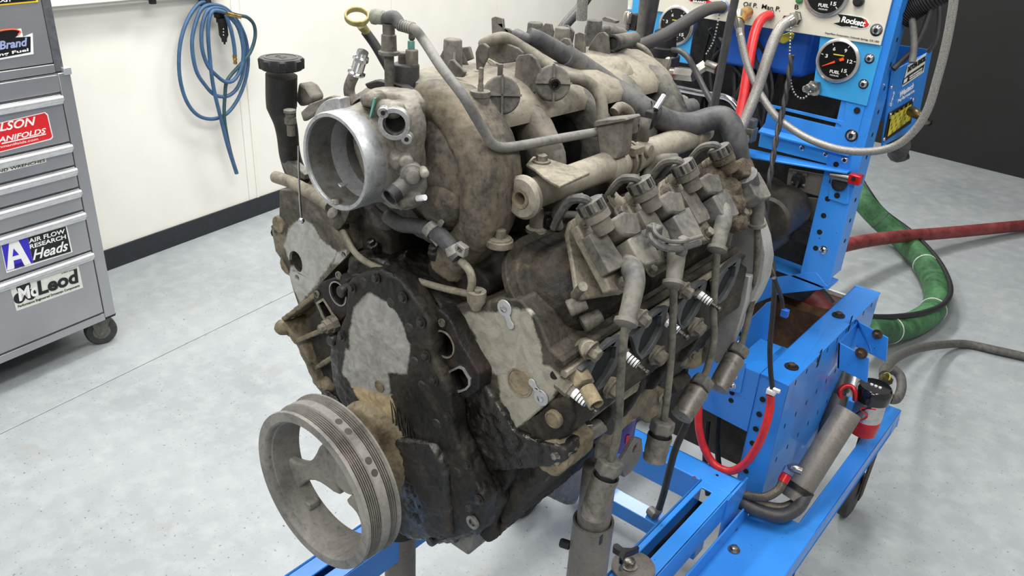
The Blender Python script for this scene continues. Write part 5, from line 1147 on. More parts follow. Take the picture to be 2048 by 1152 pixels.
# foot of the upright: angled plate running left
slab_y([(1480, 560), (1540, 556), (1618, 545), (1632, 545), (1656, 574), (1640, 580), (1560, 588), (1478, 620)], YF-.003, .004, 'blue', 'foot_plate')
B().prism([V((xl-.16, YF-.003, zl+.012)), V((xr, YF-.003, zl+.0)), V((xr, YF+.055, zl+.0)), V((xl-.16, YF+.055, zl+.012))], -ZA*.004).obj('foot_shelf', 'blue', dy, smooth=False)
# left upright
xL = AY(1300, 60, YF).x
b = B(); b.b2((xL-.055, YF-.002, .80), (xL-.02, YF+.002, 1.62)); b.b2((xL-.055, YF, .80), (xL-.051, YF+.055, 1.62)); b.obj('upright', 'cyan', dy, smooth=False, bevel=.0012)
for i in range(9): B().lathe(V((xL-.037, YF-.0026, 1.02+.05*i)), YA, [(0, .0042), (.0004, .0042)], 14).obj('bolt_hole', 'hole', dy)
# beige gauge panel
Zb0 = AY(1763, 92, YF).z; xp1 = AY(1764, 92, YF).x; xp0 = xL-.02
Zb0 = AY(1700, 80, YF).z
pn = B().b2((xp0, YF-.010, Zb0), (xp1, YF-.006, 1.62)).obj('gauge_panel', 'beige', dy, smooth=False, bevel=.001)
YP = YF-.010
def Pp(x, y): return AY(x, y, YP)
def ptext(s, bl, br, tl, mat='st_black', par=pn, Y=YP-.0004, **kw):
    O = AY(*bl, Y); return text_on(s, O, AY(*br, Y)-O, AY(*tl, Y)-O, mat, par, **kw)
ptext('Oil P.', (1486, 12), (1514, 16), (1488, 3), bold=.01); ptext('Man P.', (1523, 17), (1560, 23), (1525, 8), bold=.01)
ptext('B', (1589, 18), (1597, 19), (1590, 9), bold=.01)
ptext('SuperFlow Corporation, Colorado Springs, CO, USA', (1650, 68), (1758, 86), (1651, 64))
screw_y(1753, 60, .0105, pn, YP)
# rocket sticker
def pp_st(pts, mat, off, name='panel_sticker'): return B().prism(PXY(pts, YP-off), -YA*.0005).obj(name, mat, pn, smooth=False)
pp_st([(1664, 47), (1677, 45), (1679, 36), (1672, 27), (1676, 25), (1696, 28), (1725, 33), (1734, 38), (1741, 49), (1736, 55), (1724, 58), (1706, 56), (1690, 54), (1682, 55)], 'st_cream', .0002)
pp_st([(1667, 46.5), (1679, 44.5), (1681, 36), (1675, 28), (1695, 30.5), (1722, 35), (1732, 39.5), (1738, 49), (1734, 53.5), (1723, 56), (1706, 54), (1692, 52.5), (1683, 53)], 'st_black', .0008)
pp_st([(1727, 38.5), (1732, 40.5), (1737, 49), (1734, 52.5), (1727, 54.5), (1731, 47)], 'st_red', .0014)
ptext('Rockett', (1682, 44), (1730, 54), (1684, 32), 'st_white', Y=YP-.0015, shear=.25, bold=.03)
ptext('BRAND', (1702, 54.5), (1716, 56.5), (1702, 51.5), 'st_white', Y=YP-.0015, bold=.02)
pp_st([(1375, -3), (1410, -1), (1426, 4), (1420, 7), (1400, 4), (1382, 3)], 'st_red', .0002); pp_st([(1372, -8), (1400, -6), (1420, 0), (1405, 3), (1382, 1)], 'st_black', .0008)
ptext('BRAND', (1386, 4.2), (1412, 6.5), (1386.5, .5), 'st_white', Y=YP-.0015, bold=.02)
def gauge(px, py, r, par, Y, face='FUEL', needle=None):
    c = AY(px, py, Y)
    g = B().lathe(c, -YA, [(-.02, r*.9), (0, r*.95), (.001, r), (.005, r*1.0), (.007, r*.95), (.0075, r*.86), (.004, r*.84), (.004, .0005)], 48, False).obj('gauge', 'chromeg', par)
    B().lathe(c-YA*.0042, -YA, [(0, r*.85), (.0004, r*.85)], 40).obj('dial', 'darkgauge', g, smooth=False)
    cc = c-YA*.0048
    for i, t_ in enumerate(('3', '6', '9', '12', '15')):
        a = math.radians((166, 118, 62, 6, -44)[i]); p = cc+XA*(math.cos(a)*r*.56)+ZA*(math.sin(a)*r*.56)
        w_ = r*.12*len(t_); text_on(t_, p-XA*w_/2-ZA*r*.08, XA*w_, ZA*r*.16, 'gaugetext', g, name='numeral', bold=.02)
        q = cc+XA*(math.cos(a)*r*.78)+ZA*(math.sin(a)*r*.78); d_ = XA*math.cos(a)+ZA*math.sin(a); B().box(q, (r*.10, .0004, r*.03), (d_, YA, d_.cross(YA))).obj('tick', 'gaugetext', g)
    text_on(face, cc-XA*r*.24-ZA*r*.58, XA*r*.46, ZA*r*.14, 'gaugetext', g, bold=.03)
    text_on('PRESSURE', cc-XA*r*.2-ZA*r*.70, XA*r*.4, ZA*r*.06, 'gaugetext', g)
    B().box(cc+ZA*r*.26, (r*.5, .0003, r*.05)).obj('dial_stripe', 'yellow', g)
    if needle is not None:
        a = math.radians(needle); d_ = XA*math.cos(a)+ZA*math.sin(a); e_ = d_.cross(YA)
        B().prism([cc-YA*.001-d_*r*.30-e_*r*.07, cc-YA*.001-d_*r*.30+e_*r*.07, cc-YA*.001+e_*r*.055, cc-YA*.001+d_*r*.72+e_*r*.012, cc-YA*.001+d_*r*.72-e_*r*.012, cc-YA*.001-e_*r*.055], -YA*.0006).obj('needle', 'orange', g, smooth=False)
    B().lathe(cc-YA*.0005, -YA, [(0, r*.11), (.002, r*.11), (.0022, r*.08)], 18).obj('hub', 'darkgauge', g)
    return g
gauge(1655, -14, .0400, pn, YP, needle=200)
b = B(); b.lathe(Pp(1719, 2), -YA, [(0, .009), (.008, .009), (.010, .006), (.012, .006)], 16); b.obj('toggle_switch', 'black', pn)
b = B(); b.lathe(Pp(1600, 0), -YA, [(0, .006), (.006, .006), (.007, .004)], 12); b.obj('indicator', 'greenl', pn)
# lower right blue gauge plate
M_g = slab_y([(1641, 68), (1764, 92), (1733, 213), (1624, 187)], YF-.006, .004, 'cyan', 'gauge_plate')
gp_ = M_g; gauge(1677, 121, .0385, gp_, YF-.006, needle=208)
for x, y, r in ((1739, 117, .0088), (1727, 168, .0088)): screw_y(x, y, r, gp_, YF-.006)
c = AY(1632, 176, YF-.006); hx = B().lathe(c, -YA-XA*.4, [(0, .014), (.010, .014), (.011, .011)], 6).obj('bulkhead_fitting', 'steelf', gp_)
B().lathe(c-(YA+XA*.4).normalized()*.011, -YA-XA*.4, [(0, .0085), (.010, .0085), (.011, .006), (.018, .006), (.019, .003)], 16).obj('fitting_tip', 'steelf', hx)
# lower left blue gauge plate
gl = slab_y([(1308, 4), (1392, 22), (1376, 128), (1284, 112)], YF-.006, .004, 'cyan', 'gauge_plate'); gauge(1354, 51, .0385, gl, YF-.006)
screw_y(1308, 29, .0085, gl, YF-.006)
# panel fittings
def fitting(px, py, r, L, mat, nrm, name='panel_fitting'):
    c = Pp(px, py); n_ = V(nrm).normalized()
    o = B().lathe(c, n_, [(0, r*1.25), (.002, r*1.25), (.002, r), (L*.45, r), (L*.5, r*.7), (L, r*.72)], 6).obj(name, mat, pn); return c+n_*L
fitting(1447, 14, .0105, .028, 'steelf', (-.6, -.8, -.1)); fitting(1496, 24, .0100, .03, 'brass', (-.35, -.9, -.35)); fitting(1541, 30, .0085, .018, 'steelf', (-.3, -.9, 0)); fitting(1594, 37, .0115, .026, 'steelf', (-.5, -.85, -.1))
# slotted plate, channel and shelf below the gauge plate
sp = slab_y([(1539, 209), (1688, 243), (1692, 204), (1730, 212), (1709, 292), (1713, 297), (1704, 300), (1524, 254), (1530, 246)], YF-.004, .004, 'blue', 'slotted_plate', holes=[[(1549, 221), (1552, 217), (1676, 247), (1683, 252), (1680, 257), (1671, 255), (1553, 226)]])
hole_y(1714, 221, .0058, sp, YF-.005); screw_y(1703, 271, .0115, sp, YF-.004)
B().prism([AY(1524, 254, YF-.004), AY(1704, 300, YF-.004), AY(1704, 300, YF-.004)-YA*.014-ZA*.006, AY(1524, 254, YF-.004)-YA*.014-ZA*.006], -ZA*.003).obj('plate_lip', 'blue', sp, smooth=False)
chn = slab_y([(1522, 257), (1706, 303), (1702, 340), (1516, 293)], YF+.0, .004, 'cyan', 'cross_channel')
for x, y, r in ((1604, 296, .0050), (1651, 309, .0045), (1690, 320, .0095)): screw_y(x, y, r, chn, YF)
sh = [AY(1480, 293, YF-.001), AY(1702, 340, YF-.001)]
B().prism([sh[0]+YA*.0, sh[1], sh[1]-YA*.020, sh[0]+(sh[1]-sh[0])*.25-YA*.050, sh[0]-YA*.045], -ZA*.004).obj('cross_shelf', 'blue', chn, bevel=.001)
B().lathe(AY(1502, 312, YF-.03), ZA, [(-.002, .0085), (.001, .0085), (.0025, .006), (.003, .003)], 14).obj('shelf_rivet', 'darkmetal', chn)
# bracket and red valve
slab_y([(1661, 358), (1700, 352), (1696, 408), (1690, 410), (1656, 398)], YF-.006, .004, 'blue', 'hinge_bracket'); hole_y(1674, 391, .0055, dy, YF-.0066)
b = B(); b.lathe(AY(1679, 367, YF-.008), -YA, [(0, .014), (.004, .014), (.006, .010), (.007, .004)], 20); b.obj('bracket_washer', 'darkmetal', dy)
b = B(); b.tube([AY(1662, 350, YF-.016), AY(1700, 358, YF-.018)], .0075, 14, smooth=False); b.obj('valve_stem', 'steelf', dy)
b = B(); b.box(AY(1711, 358, YF-.018), (.022, .018, .018)); vb = b.obj('red_valve_block', 'redpaint', dy, bevel=.002, label='small red anodised block')
hole_y(1707, 358, .0042, vb, YF-.0275)
# grey junction plate with plug
jp = slab_y([(1577, 337), (1660, 352), (1655, 395), (1640, 394), (1575, 376), (1573, 366)], YF+.01, .004, 'steelplate', 'junction_plate')
b = B(); b.lathe(AY(1597, 360, YF+.009), -YA, [(0, .0135), (.003, .0135), (.004, .009), (.008, .008)], 20); b.obj('plug_socket', 'blackplas', jp)
for q in ((1590, 345), (1611, 350), (1587, 365), (1607, 371)): B().hexbolt(AY(*q, YF+.009), -YA, .0035, .003).obj('plate_screw', 'bolt', jp)
B().tube([AY(1597, 362, YF+.0), AY(1590, 380, YF-.005), AY(1582, 397, YF-.008)], .0035, 8).obj('plug_lead', 'blackplas', jp)
slab_y([(1598, 392), (1642, 398), (1625, 470), (1617, 480), (1592, 478)], YF+.03, .004, 'greyplate', 'inner_plate'); hole_y(1608, 467, .006, dy, YF+.029, 'white')
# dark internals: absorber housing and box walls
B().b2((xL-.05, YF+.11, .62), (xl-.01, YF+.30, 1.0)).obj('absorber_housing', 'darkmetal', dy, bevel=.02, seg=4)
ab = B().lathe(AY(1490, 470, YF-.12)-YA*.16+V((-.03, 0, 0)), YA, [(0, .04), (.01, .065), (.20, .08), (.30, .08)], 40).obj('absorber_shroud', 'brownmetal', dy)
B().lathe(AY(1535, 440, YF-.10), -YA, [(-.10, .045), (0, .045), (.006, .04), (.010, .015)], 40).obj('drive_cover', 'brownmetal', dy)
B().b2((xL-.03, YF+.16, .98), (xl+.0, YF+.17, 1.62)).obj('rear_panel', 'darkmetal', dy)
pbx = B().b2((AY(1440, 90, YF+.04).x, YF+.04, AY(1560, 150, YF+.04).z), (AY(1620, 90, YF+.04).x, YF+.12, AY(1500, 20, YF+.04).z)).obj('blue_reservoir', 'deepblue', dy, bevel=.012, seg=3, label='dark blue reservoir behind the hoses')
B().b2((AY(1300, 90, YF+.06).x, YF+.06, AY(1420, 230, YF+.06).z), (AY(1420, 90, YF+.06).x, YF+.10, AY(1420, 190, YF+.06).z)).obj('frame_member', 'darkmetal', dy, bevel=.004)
# regulator body of bright metal, left
rg2 = B().b2(AY(1292, 148, YF-.16)-V((.0, .02, .02)), AY(1352, 112, YF-.16)+V((0, .02, 0))).obj('regulator_body', 'steelf', dy, bevel=.004)
b = B(); b.lathe(AY(1326, 108, YF-.16), ZA, [(-.004, .026), (.0, .027), (.012, .027), (.014, .022), (.040, .020), (.044, .012)], 24); b.obj('regulator_cap', 'black', rg2)
b = B(); b.cyl(AY(1330, 144, YF-.17), AY(1352, 146, YF-.17), .0095); b.cyl(AY(1352, 146, YF-.17), AY(1388, 150, YF-.17), .0125, n=6); b.cyl(AY(1388, 146, YF-.16), AY(1412, 130, YF-.15), .010, n=8); b.cyl(AY(1412, 130, YF-.15), AY(1434, 138, YF-.15), .0095); b.obj('regulator_fittings', 'steelf', rg2)
b = B(); b.box(AY(1296, 178, YF-.2), (.05, .03, .03)); b.obj('red_coupling', 'redpaint', dy, bevel=.006)
B().tube([AY(1330, 172, YF-.1), AY(1400, 186, YF-.1), AY(1455, 196, YF-.1), AY(1478, 220, YF-.1)], .0062, 12).obj('chrome_tube', 'chrome', dy)
b = B(); b.box(AY(1497, 268, YF-.05), (.026, .026, .028)); b.obj('tee_block', 'greyfit', dy, bevel=.003)
b = B(); b.box(AY(1502, 246, YF-.05), (.020, .020, .018)); b.obj('tee_cap', 'greyfit', dy, bevel=.003)
b = B(); b.lathe(AY(1490, 278, YF-.062), V((-.4, -.9, 0)), [(0, .0125), (.008, .0125), (.009, .009), (.014, .009), (.014, .005), (.02, .005)], 16); b.obj('tee_port', 'steelf', dy)
b = B(); b.prism(PXY([(1552, 74), (1578, 64), (1586, 68), (1584, 78), (1566, 88), (1556, 84)], YF+.02), YA*.01); b.obj('yellow_plug', 'yellow', dy, bevel=.002, label='small yellow plug')
# bundle of dark cables
random.seed(21)
for i in range(14):
    x0 = 1400+random.uniform(-12, 200); x1 = 1395+random.uniform(0, 190); yy = YF+random.uniform(.02, .09)
    mat = random.choice(['blackrub', 'blackrub', 'greyhose', 'darkmetal'])
    B().tube([AY(x0, 55+random.uniform(0, 30), yy), AY((x0+x1)/2+random.uniform(-20, 20), 120, yy+.02), AY(x1, 190+random.uniform(-10, 20), yy), AY(x1+random.uniform(-30, 30), 260, yy+.01)], random.uniform(.003, .006), 8).obj('inner_cable', mat, dy)
# side tray on the right
tx = xr
tr = [AX(1786, 140, tx+.002), AX(1862, 100, tx+.002), AX(1830, 255, tx+.002), AX(1765, 290, tx+.002)]
tf = B().prism(tr, XA*.003).obj('side_tray', 'blue', dy, smooth=False, bevel=.001, label='blue side tray')
B().prism([tr[1], tr[2], tr[2]-XA*.10, tr[1]-XA*.10], YA*.003).obj('tray_back', 'blue', tf, smooth=False)
B().prism([tr[0], tr[3], tr[3]-XA*.0-YA*.01, tr[0]-YA*.01], XA*.003).obj('tray_edge', 'blue', tf, smooth=False)
def sx(pts, mat, off=.004, name='tray_sticker', par=tf): return B().prism(PXX(pts, tx+.002+off), XA*.0005).obj(name, mat, par, smooth=False)
def sxt(s, bl, br, tl, mat, off=.0055, par=tf, **kw):
    O = AX(*bl, tx+.002+off); return text_on(s, O, AX(*br, tx+.002+off)-O, AX(*tl, tx+.002+off)-O, mat, par, **kw)
sx([(1815, 132), (1852, 107), (1847, 144), (1804, 174)], 'st_cream'); sx([(1816, 150), (1849, 128), (1845, 142), (1806, 170), (1808, 158)], 'st_black', .0046)
sxt('DAYTONA SENSORS', (1815, 145), (1850, 122), (1816, 134), 'st_black', .0047, bold=.03)
sxt('HIGH TEMPERATURE', (1819, 155), (1844, 138), (1819.5, 152), 'st_white', bold=.02); sxt('WIRING DIAGRAM', (1818, 160), (1843, 143), (1818.5, 157), 'st_white', bold=.02)
sx([(1808, 160), (1815, 155), (1813, 163), (1807, 167)], 'st_white', .0052)
sxt('Westech', (1798, 196), (1826, 176), (1800, 184), 'st_white', .004, bold=.02, shear=.2); sxt('Performance', (1795, 206), (1828, 184), (1796, 199), 'st_white', .004); sxt('Group', (1783, 214), (1790, 184), (1779, 212), 'st_white', .004)
kp = sx([(1767, 282), (1778, 226), (1826, 198), (1822, 246), (1766, 285)], 'black', .004, 'keypad_frame')
yk = sx([(1775, 273), (1783, 232), (1823, 208), (1819, 240)], 'yellow', .006, 'keypad')
for i in range(5):
    for j in range(5):
        u_, v_ = (i+.5)/5, (j+.5)/5; x = 1776+(44)*u_+5*(1-v_); y = 270-u_*31-v_*36
        c = AX(x, y, tx+.002+.0068); B().box(c, (.0006, .0075, .0055)).obj('key', 'keygrey', yk)
for q in ((1783, 174), (1826, 199), (1768, 278), (1781, 229)): B().lathe(AX(*q, tx+.006), XA, [(0, .0045), (.002, .004), (.003, .002)], 14).obj('tray_screw', 'chrome', tf)
B().tube([AX(1822, 222, tx+.02), AX(1840, 232, tx+.04), AX(1856, 244, tx+.04)], [.010, .009, .007], 12).obj('tray_valve', 'brassdark', tf)
B().ring(AX(1857, 245, tx+.042), XA-YA, .008, .005, .004, 16).obj('valve_ring', 'blackplas', tf)
B().tube([AX(1800, 290, tx-.02), AX(1796, 305, tx-.03), AX(1810, 300, tx-.02)], .022, 12).obj('tray_sump', 'darkmetal', tf)
# ---------------------------------------------------------------- lower frame
Y1 = .74; z0 = AY(1577, 771, Y1).z; xR = AY(1577, 771, Y1).x; y2 = AZ(1744, 582, z0).y
# right box beam
b = B(); b.b2((xR-.055, Y1, z0-.004), (xR, y2, z0)); b.b2((xR-.004, Y1, .30), (xR, y2, z0)); b.b2((xR-.055, Y1, .30), (xR, Y1+.004, z0)); b.b2((xR-.055, y2-.004, .40), (xR, y2, z0))
bm_ = b.obj('side_frame', 'blue', dy, smooth=False, bevel=.003, seg=3)
for (px, py) in ((1583, 734), (1677, 631)):
    c = AZ(px, py, z0); B().lathe(c, ZA, [(0, .0135), (.002, .0135), (.002, .010)], 20).obj('washer', 'darkmetal', bm_); B().hexbolt(c+ZA*.002, ZA, .0075, .006, False).obj('frame_bolt', 'rustbolt', bm_)
for i in range(10): B().lathe(V((xR-.040, Y1-.0004, z0-.05-.034*i)), YA, [(0, .0058), (.0004, .0058)], 16).obj('bolt_hole', 'hole', bm_)
for i in range(9):
    for zz in (.60, .50, .42): B().box(V((xR+.0002, Y1+.04+.055*i, zz)), (.0005, .004, .010)).obj('slot', 'hole', bm_)
B().box(V((xR+.0003, Y1+.16, .60)), (.0006, .010, .04)).obj('long_slot', 'hole', bm_); B().box(V((xR+.0003, Y1+.33, .61)), (.0006, .010, .04)).obj('long_slot', 'hole', bm_)
# front plate
fpz = AY(1440, 840, Y1).z
xq = AY(1395, 760, Y1).x
FPp = [V((xR-.055, Y1, z0)), V((AY(1470, 745, Y1).x, Y1, z0)), V((AY(1380, 720, Y1).x, Y1, z0)), V((AY(1380, 720, Y1).x, Y1, fpz+.01)), V((xR-.055, Y1, fpz+.0))]
fp = B().prism(FPp, YA*.004).obj('front_plate', 'blue', dy, smooth=False, bevel=.002)
B().b2((AY(1470, 745, Y1).x-.01, Y1, z0-.004), (xR-.055, Y1+.13, z0)).obj('top_plate', 'blue', dy, smooth=False, bevel=.003)
slab_y([(1438, 712), (1492, 726), (1480, 788), (1430, 775)], Y1-.004, .004, 'blue', 'bolt_plate')
for q in ((1467, 752), (1464, 771)): screw_y(*q, .0080, dy, Y1-.004)
for q in ((1464, 786), (1462, 801)): hole_y(*q, .0052, dy, Y1-.0006)
# inner left upright of the lower box and angled gusset
slab_y([(1478, 612), (1500, 600), (1478, 680), (1455, 700), (1440, 740), (1432, 730), (1462, 640)], Y1+.05, .004, 'blue', 'inner_upright')
for q in ((1488, 640), (1485, 652), (1480, 668)): hole_y(*q, .0045, dy, Y1+.049)
slab_y([(1498, 640), (1532, 606), (1550, 600), (1548, 640), (1530, 690), (1500, 722), (1480, 738)], Y1+.13, .004, 'blue', 'gusset')
B().prism([AZ(1528, 682, z0), AZ(1586, 700, z0), AZ(1578, 720, z0), AZ(1500, 722, z0)], -ZA*.004).obj('top_plate', 'blue', dy, smooth=False)
# brown tank inside
B().b2((.0, y2-.15, .36), (xR-.06, y2-.02, z0-.03)).obj('brown_tank', 'rustpanel', dy, smooth=False, bevel=.003, label='rusty brown tank inside the blue box')
B().b2((.0, y2-.02, z0-.035), (xR-.06, y2-.012, z0-.022)).obj('tank_rim', 'insu', dy, smooth=False)
B().b2((-.25, Y1+.10, .32), (xR-.06, Y1+.11, z0-.05)).obj('inner_wall', 'brownmetal', dy, smooth=False)
for q in ((1440, 860), (1416, 900)): B().tube([AY(q[0], q[1]-60, Y1+.06), AY(q[0]-6, q[1]+20, Y1+.06), AY(q[0], q[1]+90, Y1+.05)], .006, 8).obj('inner_cable', 'darkmetal', dy)
# T arm and cross member
za = .40; ax0 = AZ(1274, 1090, za).x; ax1 = AZ(1484, 964, za).x; yb = AZ(1484, 964, za).y; yc = AZ(1387, 951, za).y
sl = [AZ(1407, 975, za), AZ(1422, 966, za)]
arx0, arx1 = ax0, ax1
slot = [V((arx0+.012, -.25, za)), V((arx0+.033, -.25, za)), V((arx0+.033, yc-.02, za)), V((arx0+.012, yc-.02, za))]
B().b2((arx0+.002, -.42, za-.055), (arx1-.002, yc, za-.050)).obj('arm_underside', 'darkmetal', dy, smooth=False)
b = B(); b.prism([V((arx0, -.42, za)), V((arx1, -.42, za)), V((arx1, yc, za)), V((arx0, yc, za))], -ZA*.004, [slot])
b.b2((arx0, -.42, za-.055), (arx0+.004, yc, za)); b.b2((arx1-.004, -.42, za-.055), (arx1, yc+.0, za)); am = b.obj('slotted_arm', 'blue', dy, smooth=False, bevel=.0015, label='right slotted arm of the stand')
cmx0 = -.34
b = B(); b.b2((cmx0, yc-.001, za-.004), (arx1, yb+.005, za)); b.b2((cmx0, yc-.003, za-.060), (arx0, yc+.001, za)); b.b2((arx1-.004, yc, za-.055), (arx1, yb, za)); b.b2((cmx0, yb, za-.06), (arx1, yb+.004, za)); b.obj('cross_member', 'blue', dy, smooth=False, bevel=.0015)
for q in ((1389, 955), (1434, 951)): B().lathe(AZ(*q, za), ZA, [(0, .003), (.001, .003)], 10).obj('weld_dot', 'chrome', dy)
# left arm
lx0 = AZ(572, 1152, za).x; lx1 = AZ(691, 1152, za).x
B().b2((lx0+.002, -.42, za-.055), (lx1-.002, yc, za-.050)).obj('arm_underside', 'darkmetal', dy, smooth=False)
ls = [V((lx0+.03, -.25, za)), V((lx0+.044, -.25, za)), V((lx0+.044, .55, za)), V((lx0+.03, .55, za))]
b = B(); b.prism([V((lx0, -.42, za)), V((lx1, -.42, za)), V((lx1, yc, za)), V((lx0, yc, za))], -ZA*.004, [ls]); b.b2((lx0, -.42, za-.055), (lx0+.004, yc, za)); b.b2((lx1-.004, -.42, za-.055), (lx1, yc, za)); b.obj('slotted_arm', 'blue', dy, smooth=False, bevel=.0015, label='left slotted arm of the stand')
# lower cross tube near the floor
zt = .10; p, q = AZ(1165, 961, zt), AZ(1294, 1048, zt)
B().b2((-.34, p.y-.01, zt-.04), (q.x+.12, p.y+.035, zt)).obj('lower_cross_tube', 'blue', dy, smooth=False, bevel=.002)
b = B(); b.cyl(AZ(1300, 1020, .11), AZ(1312, 1032, .11), .012); b.obj('tube_coupling', 'greyfit', dy)
# right base rail and corner platform
zr = .30; r0, r1 = AZ(1599, 1043, zr), AZ(1632, 1063, zr); e1 = AZ(1797, 818, zr)
rx0, rx1 = r0.x, r1.x
b = B(); b.b2((rx0, .10, zr-.004), (rx1, e1.y, zr)); b.b2((rx1-.004, .10, zr-.05), (rx1, e1.y, zr)); b.b2((rx0, .7, zr-.05), (rx0+.004, e1.y, zr)); b.b2((rx0, e1.y-.004, zr-.05), (rx1, e1.y, zr)); b.obj('base_rail', 'blue', dy, smooth=False, bevel=.002)
pf0 = AZ(1445, 1100, zr); pf1 = AZ(1455, 1010, zr)
b = B(); b.b2((pf0.x-.005, .10, zr-.003), (rx1, AZ(1590, 1043, zr).y, zr+.001)); pf = b.obj('corner_platform', 'blue', dy, smooth=False, bevel=.0015)
b = B(); b.b2((pf0.x-.008, .10, zr-.01), (pf0.x-.004, AZ(1470, 1020, zr).y, zr+.040)); b.obj('platform_lip', 'blue', pf, smooth=False, bevel=.0015)
for q in ((1464, 1054), (1468, 1099)): c = AZ(*q, zr+.002); B().hexbolt(c, ZA, .0075, .006).obj('platform_bolt', 'bolt', pf)
B().b2((arx1, yc-.02, zr-.02), (arx1+.004, yb+.02, za)).obj('joining_plate', 'blue', dy, smooth=False)
# double hinge bracket at the rear of the side frame
def hook(px0, py0, Y_):
    pts = [(0, 0), (62, 34), (58, 82), (-2, 52)]
    return B().prism(PXY([(px0+a, py0+c) for a, c in pts], Y_), YA*.004)
YH = AX(1676, 684, xR).y; YH2 = AX(1714, 642, xR).y
hk = hook(1676, 684, YH).obj('hinge_plate', 'blue', dy, smooth=False, bevel=.001)
B().hexbolt(AY(1723, 706, YH-.002), -YA, .008, .010).obj('hinge_bolt', 'rustbolt', hk)
hk2 = hook(1714, 642, YH2).obj('hinge_plate', 'blue', dy, smooth=False, bevel=.001)
B().hexbolt(AY(1755, 668, YH2-.002), -YA, .007, .010).obj('hinge_bolt', 'rustbolt', hk2)
B().prism([AY(1714, 642, YH2), AY(1716, 655, YH2), AY(1742, 706, YH), AY(1738, 690, YH)], ZA*.004).obj('hinge_web', 'blue', hk, smooth=False, bevel=.001)
B().prism([AY(1676, 684, YH), AY(1714, 642, YH2), AY(1712, 686, YH2), AY(1674, 736, YH)], XA*.004).obj('hinge_back', 'blue', hk, smooth=False)
# caster at the platform corner
cs_ = B().box(V((rx1-.035, .66, zr-.055)), (.07, .09, .006)).obj('caster', 'darkmetal', dy)
B().prism([V((rx1-.02, .63, zr-.055)), V((rx1-.02, .70, zr-.055)), V((rx1-.02, .66, .06)), V((rx1-.02, .63, .06))], XA*.004).obj('caster_fork', 'rustfork', cs_)
B().prism([V((rx1-.06, .63, zr-.055)), V((rx1-.06, .70, zr-.055)), V((rx1-.06, .66, .06)), V((rx1-.06, .63, .06))], XA*.004).obj('caster_fork', 'rustfork', cs_)
B().lathe(V((rx1-.053, .645, .062)), XA, [(0, .05), (.004, .062), (.026, .062), (.03, .05)], 32).obj('caster_wheel', 'castertyre', cs_)
B().hexbolt(V((rx1-.016, .65, .14)), XA, .010, .010).obj('caster_bolt', 'darkmetal', cs_)
for (cx, cy) in ((rx1-.04, e1.y-.06), (-.30, e1.y-.06), (-.30, .72)):
    B().box(V((cx, cy, zr-.045 if cx > 0 else .20)), (.07, .09, .006)).obj('caster', 'darkmetal', dy)
    for dx in (-.02, .02): B().prism([V((cx+dx, cy-.03, zr-.05)), V((cx+dx, cy+.04, zr-.05)), V((cx+dx, cy, .06)), V((cx+dx, cy-.03, .06))], XA*.004).obj('caster_fork', 'rustfork', dy)
    B().lathe(V((cx-.015, cy-.015, .062)), XA, [(0, .05), (.004, .062), (.026, .062), (.03, .05)], 32).obj('caster_wheel', 'castertyre', dy)
B().b2((-.34, .70, .25), (-.29, e1.y, .30)).obj('base_rail', 'blue', dy, smooth=False, bevel=.002)
B().b2((-.34, e1.y-.05, .25), (rx1, e1.y, .30)).obj('rear_rail', 'blue', dy, smooth=False, bevel=.002)
B().b2((-.30, 1.0, .28), (-.26, 1.05, .95)).obj('inner_post', 'blue', dy, smooth=False, bevel=.002)
B().b2((-.30, YF+.0, .80), (xl, YF+.04, .84)).obj('engine_support_beam', 'darkmetal', dy, smooth=False, bevel=.002)
# ================================================================ SUPPORT STANDS
def stand(x, y, ztop, zcol, label, full):
    t = thing('support_stand', label, 'stand', (x, y, 0), 'telescopic stands under the engine mounts')
    B().lathe((x, y, zcol-.05), ZA, [(0, .0225), (ztop-zcol+.05, .0225)], 32).obj('inner_tube', 'steelplate', t)
    B().lathe((x, y, .012), ZA, [(0, .0275), (zcol-.012, .0275), (zcol-.012, .0242), (zcol-.04, .0240)], 36, False).obj('outer_tube', 'steelplate', t)
    B().lathe((x, y, .0), ZA, [(0, .06), (.012, .058)], 32).obj('foot_plate', 'steelplate', t)
    if full:
        B().lathe(V((x-.026, y-.010, zcol-.055)), V((-1, -.35, 0)), [(0, .0065), (.012, .0065), (.014, .005)], 14).obj('lock_screw', 'darkmetal', t)
        B().box(AX(1202, 1080, x+.0285), (.0012, .006, .014), (XA, YA, ZA)).obj('paint_chip', 'darkmetal', t)
    return t
s_r = stand(.2, .163, .742, .655, 'grey steel telescopic pole standing under the front right of the engine', True)
# fork head on the pole
b = B(); c = AX(1270, 905, .225)
B().prism(PXX([(1248, 955), (1240, 925), (1262, 890), (1272, 875), (1284, 878), (1286, 900), (1276, 925), (1262, 945)], .222), XA*-.006, [circ(AX(1270, 897, .222), YA, ZA, .0055, 14)]).obj('fork_tab', 'steelplate', s_r, bevel=.0015)
B().prism(PXX([(1195, 905), (1200, 880), (1215, 860), (1228, 865), (1222, 900), (1215, 925), (1195, 918)], .205), XA*-.006).obj('fork_tab', 'steelplate', s_r, bevel=.0015)
s_l = stand(-.178, .167, .70, .60, 'grey steel telescopic pole standing behind the crank pulley', False)
B().lathe((-.178, .167, .402), ZA, [(0, .040), (.014, .040), (.016, .036), (.006, .034)], 36).obj('collar', 'rusty', s_l, label='rusty round collar')
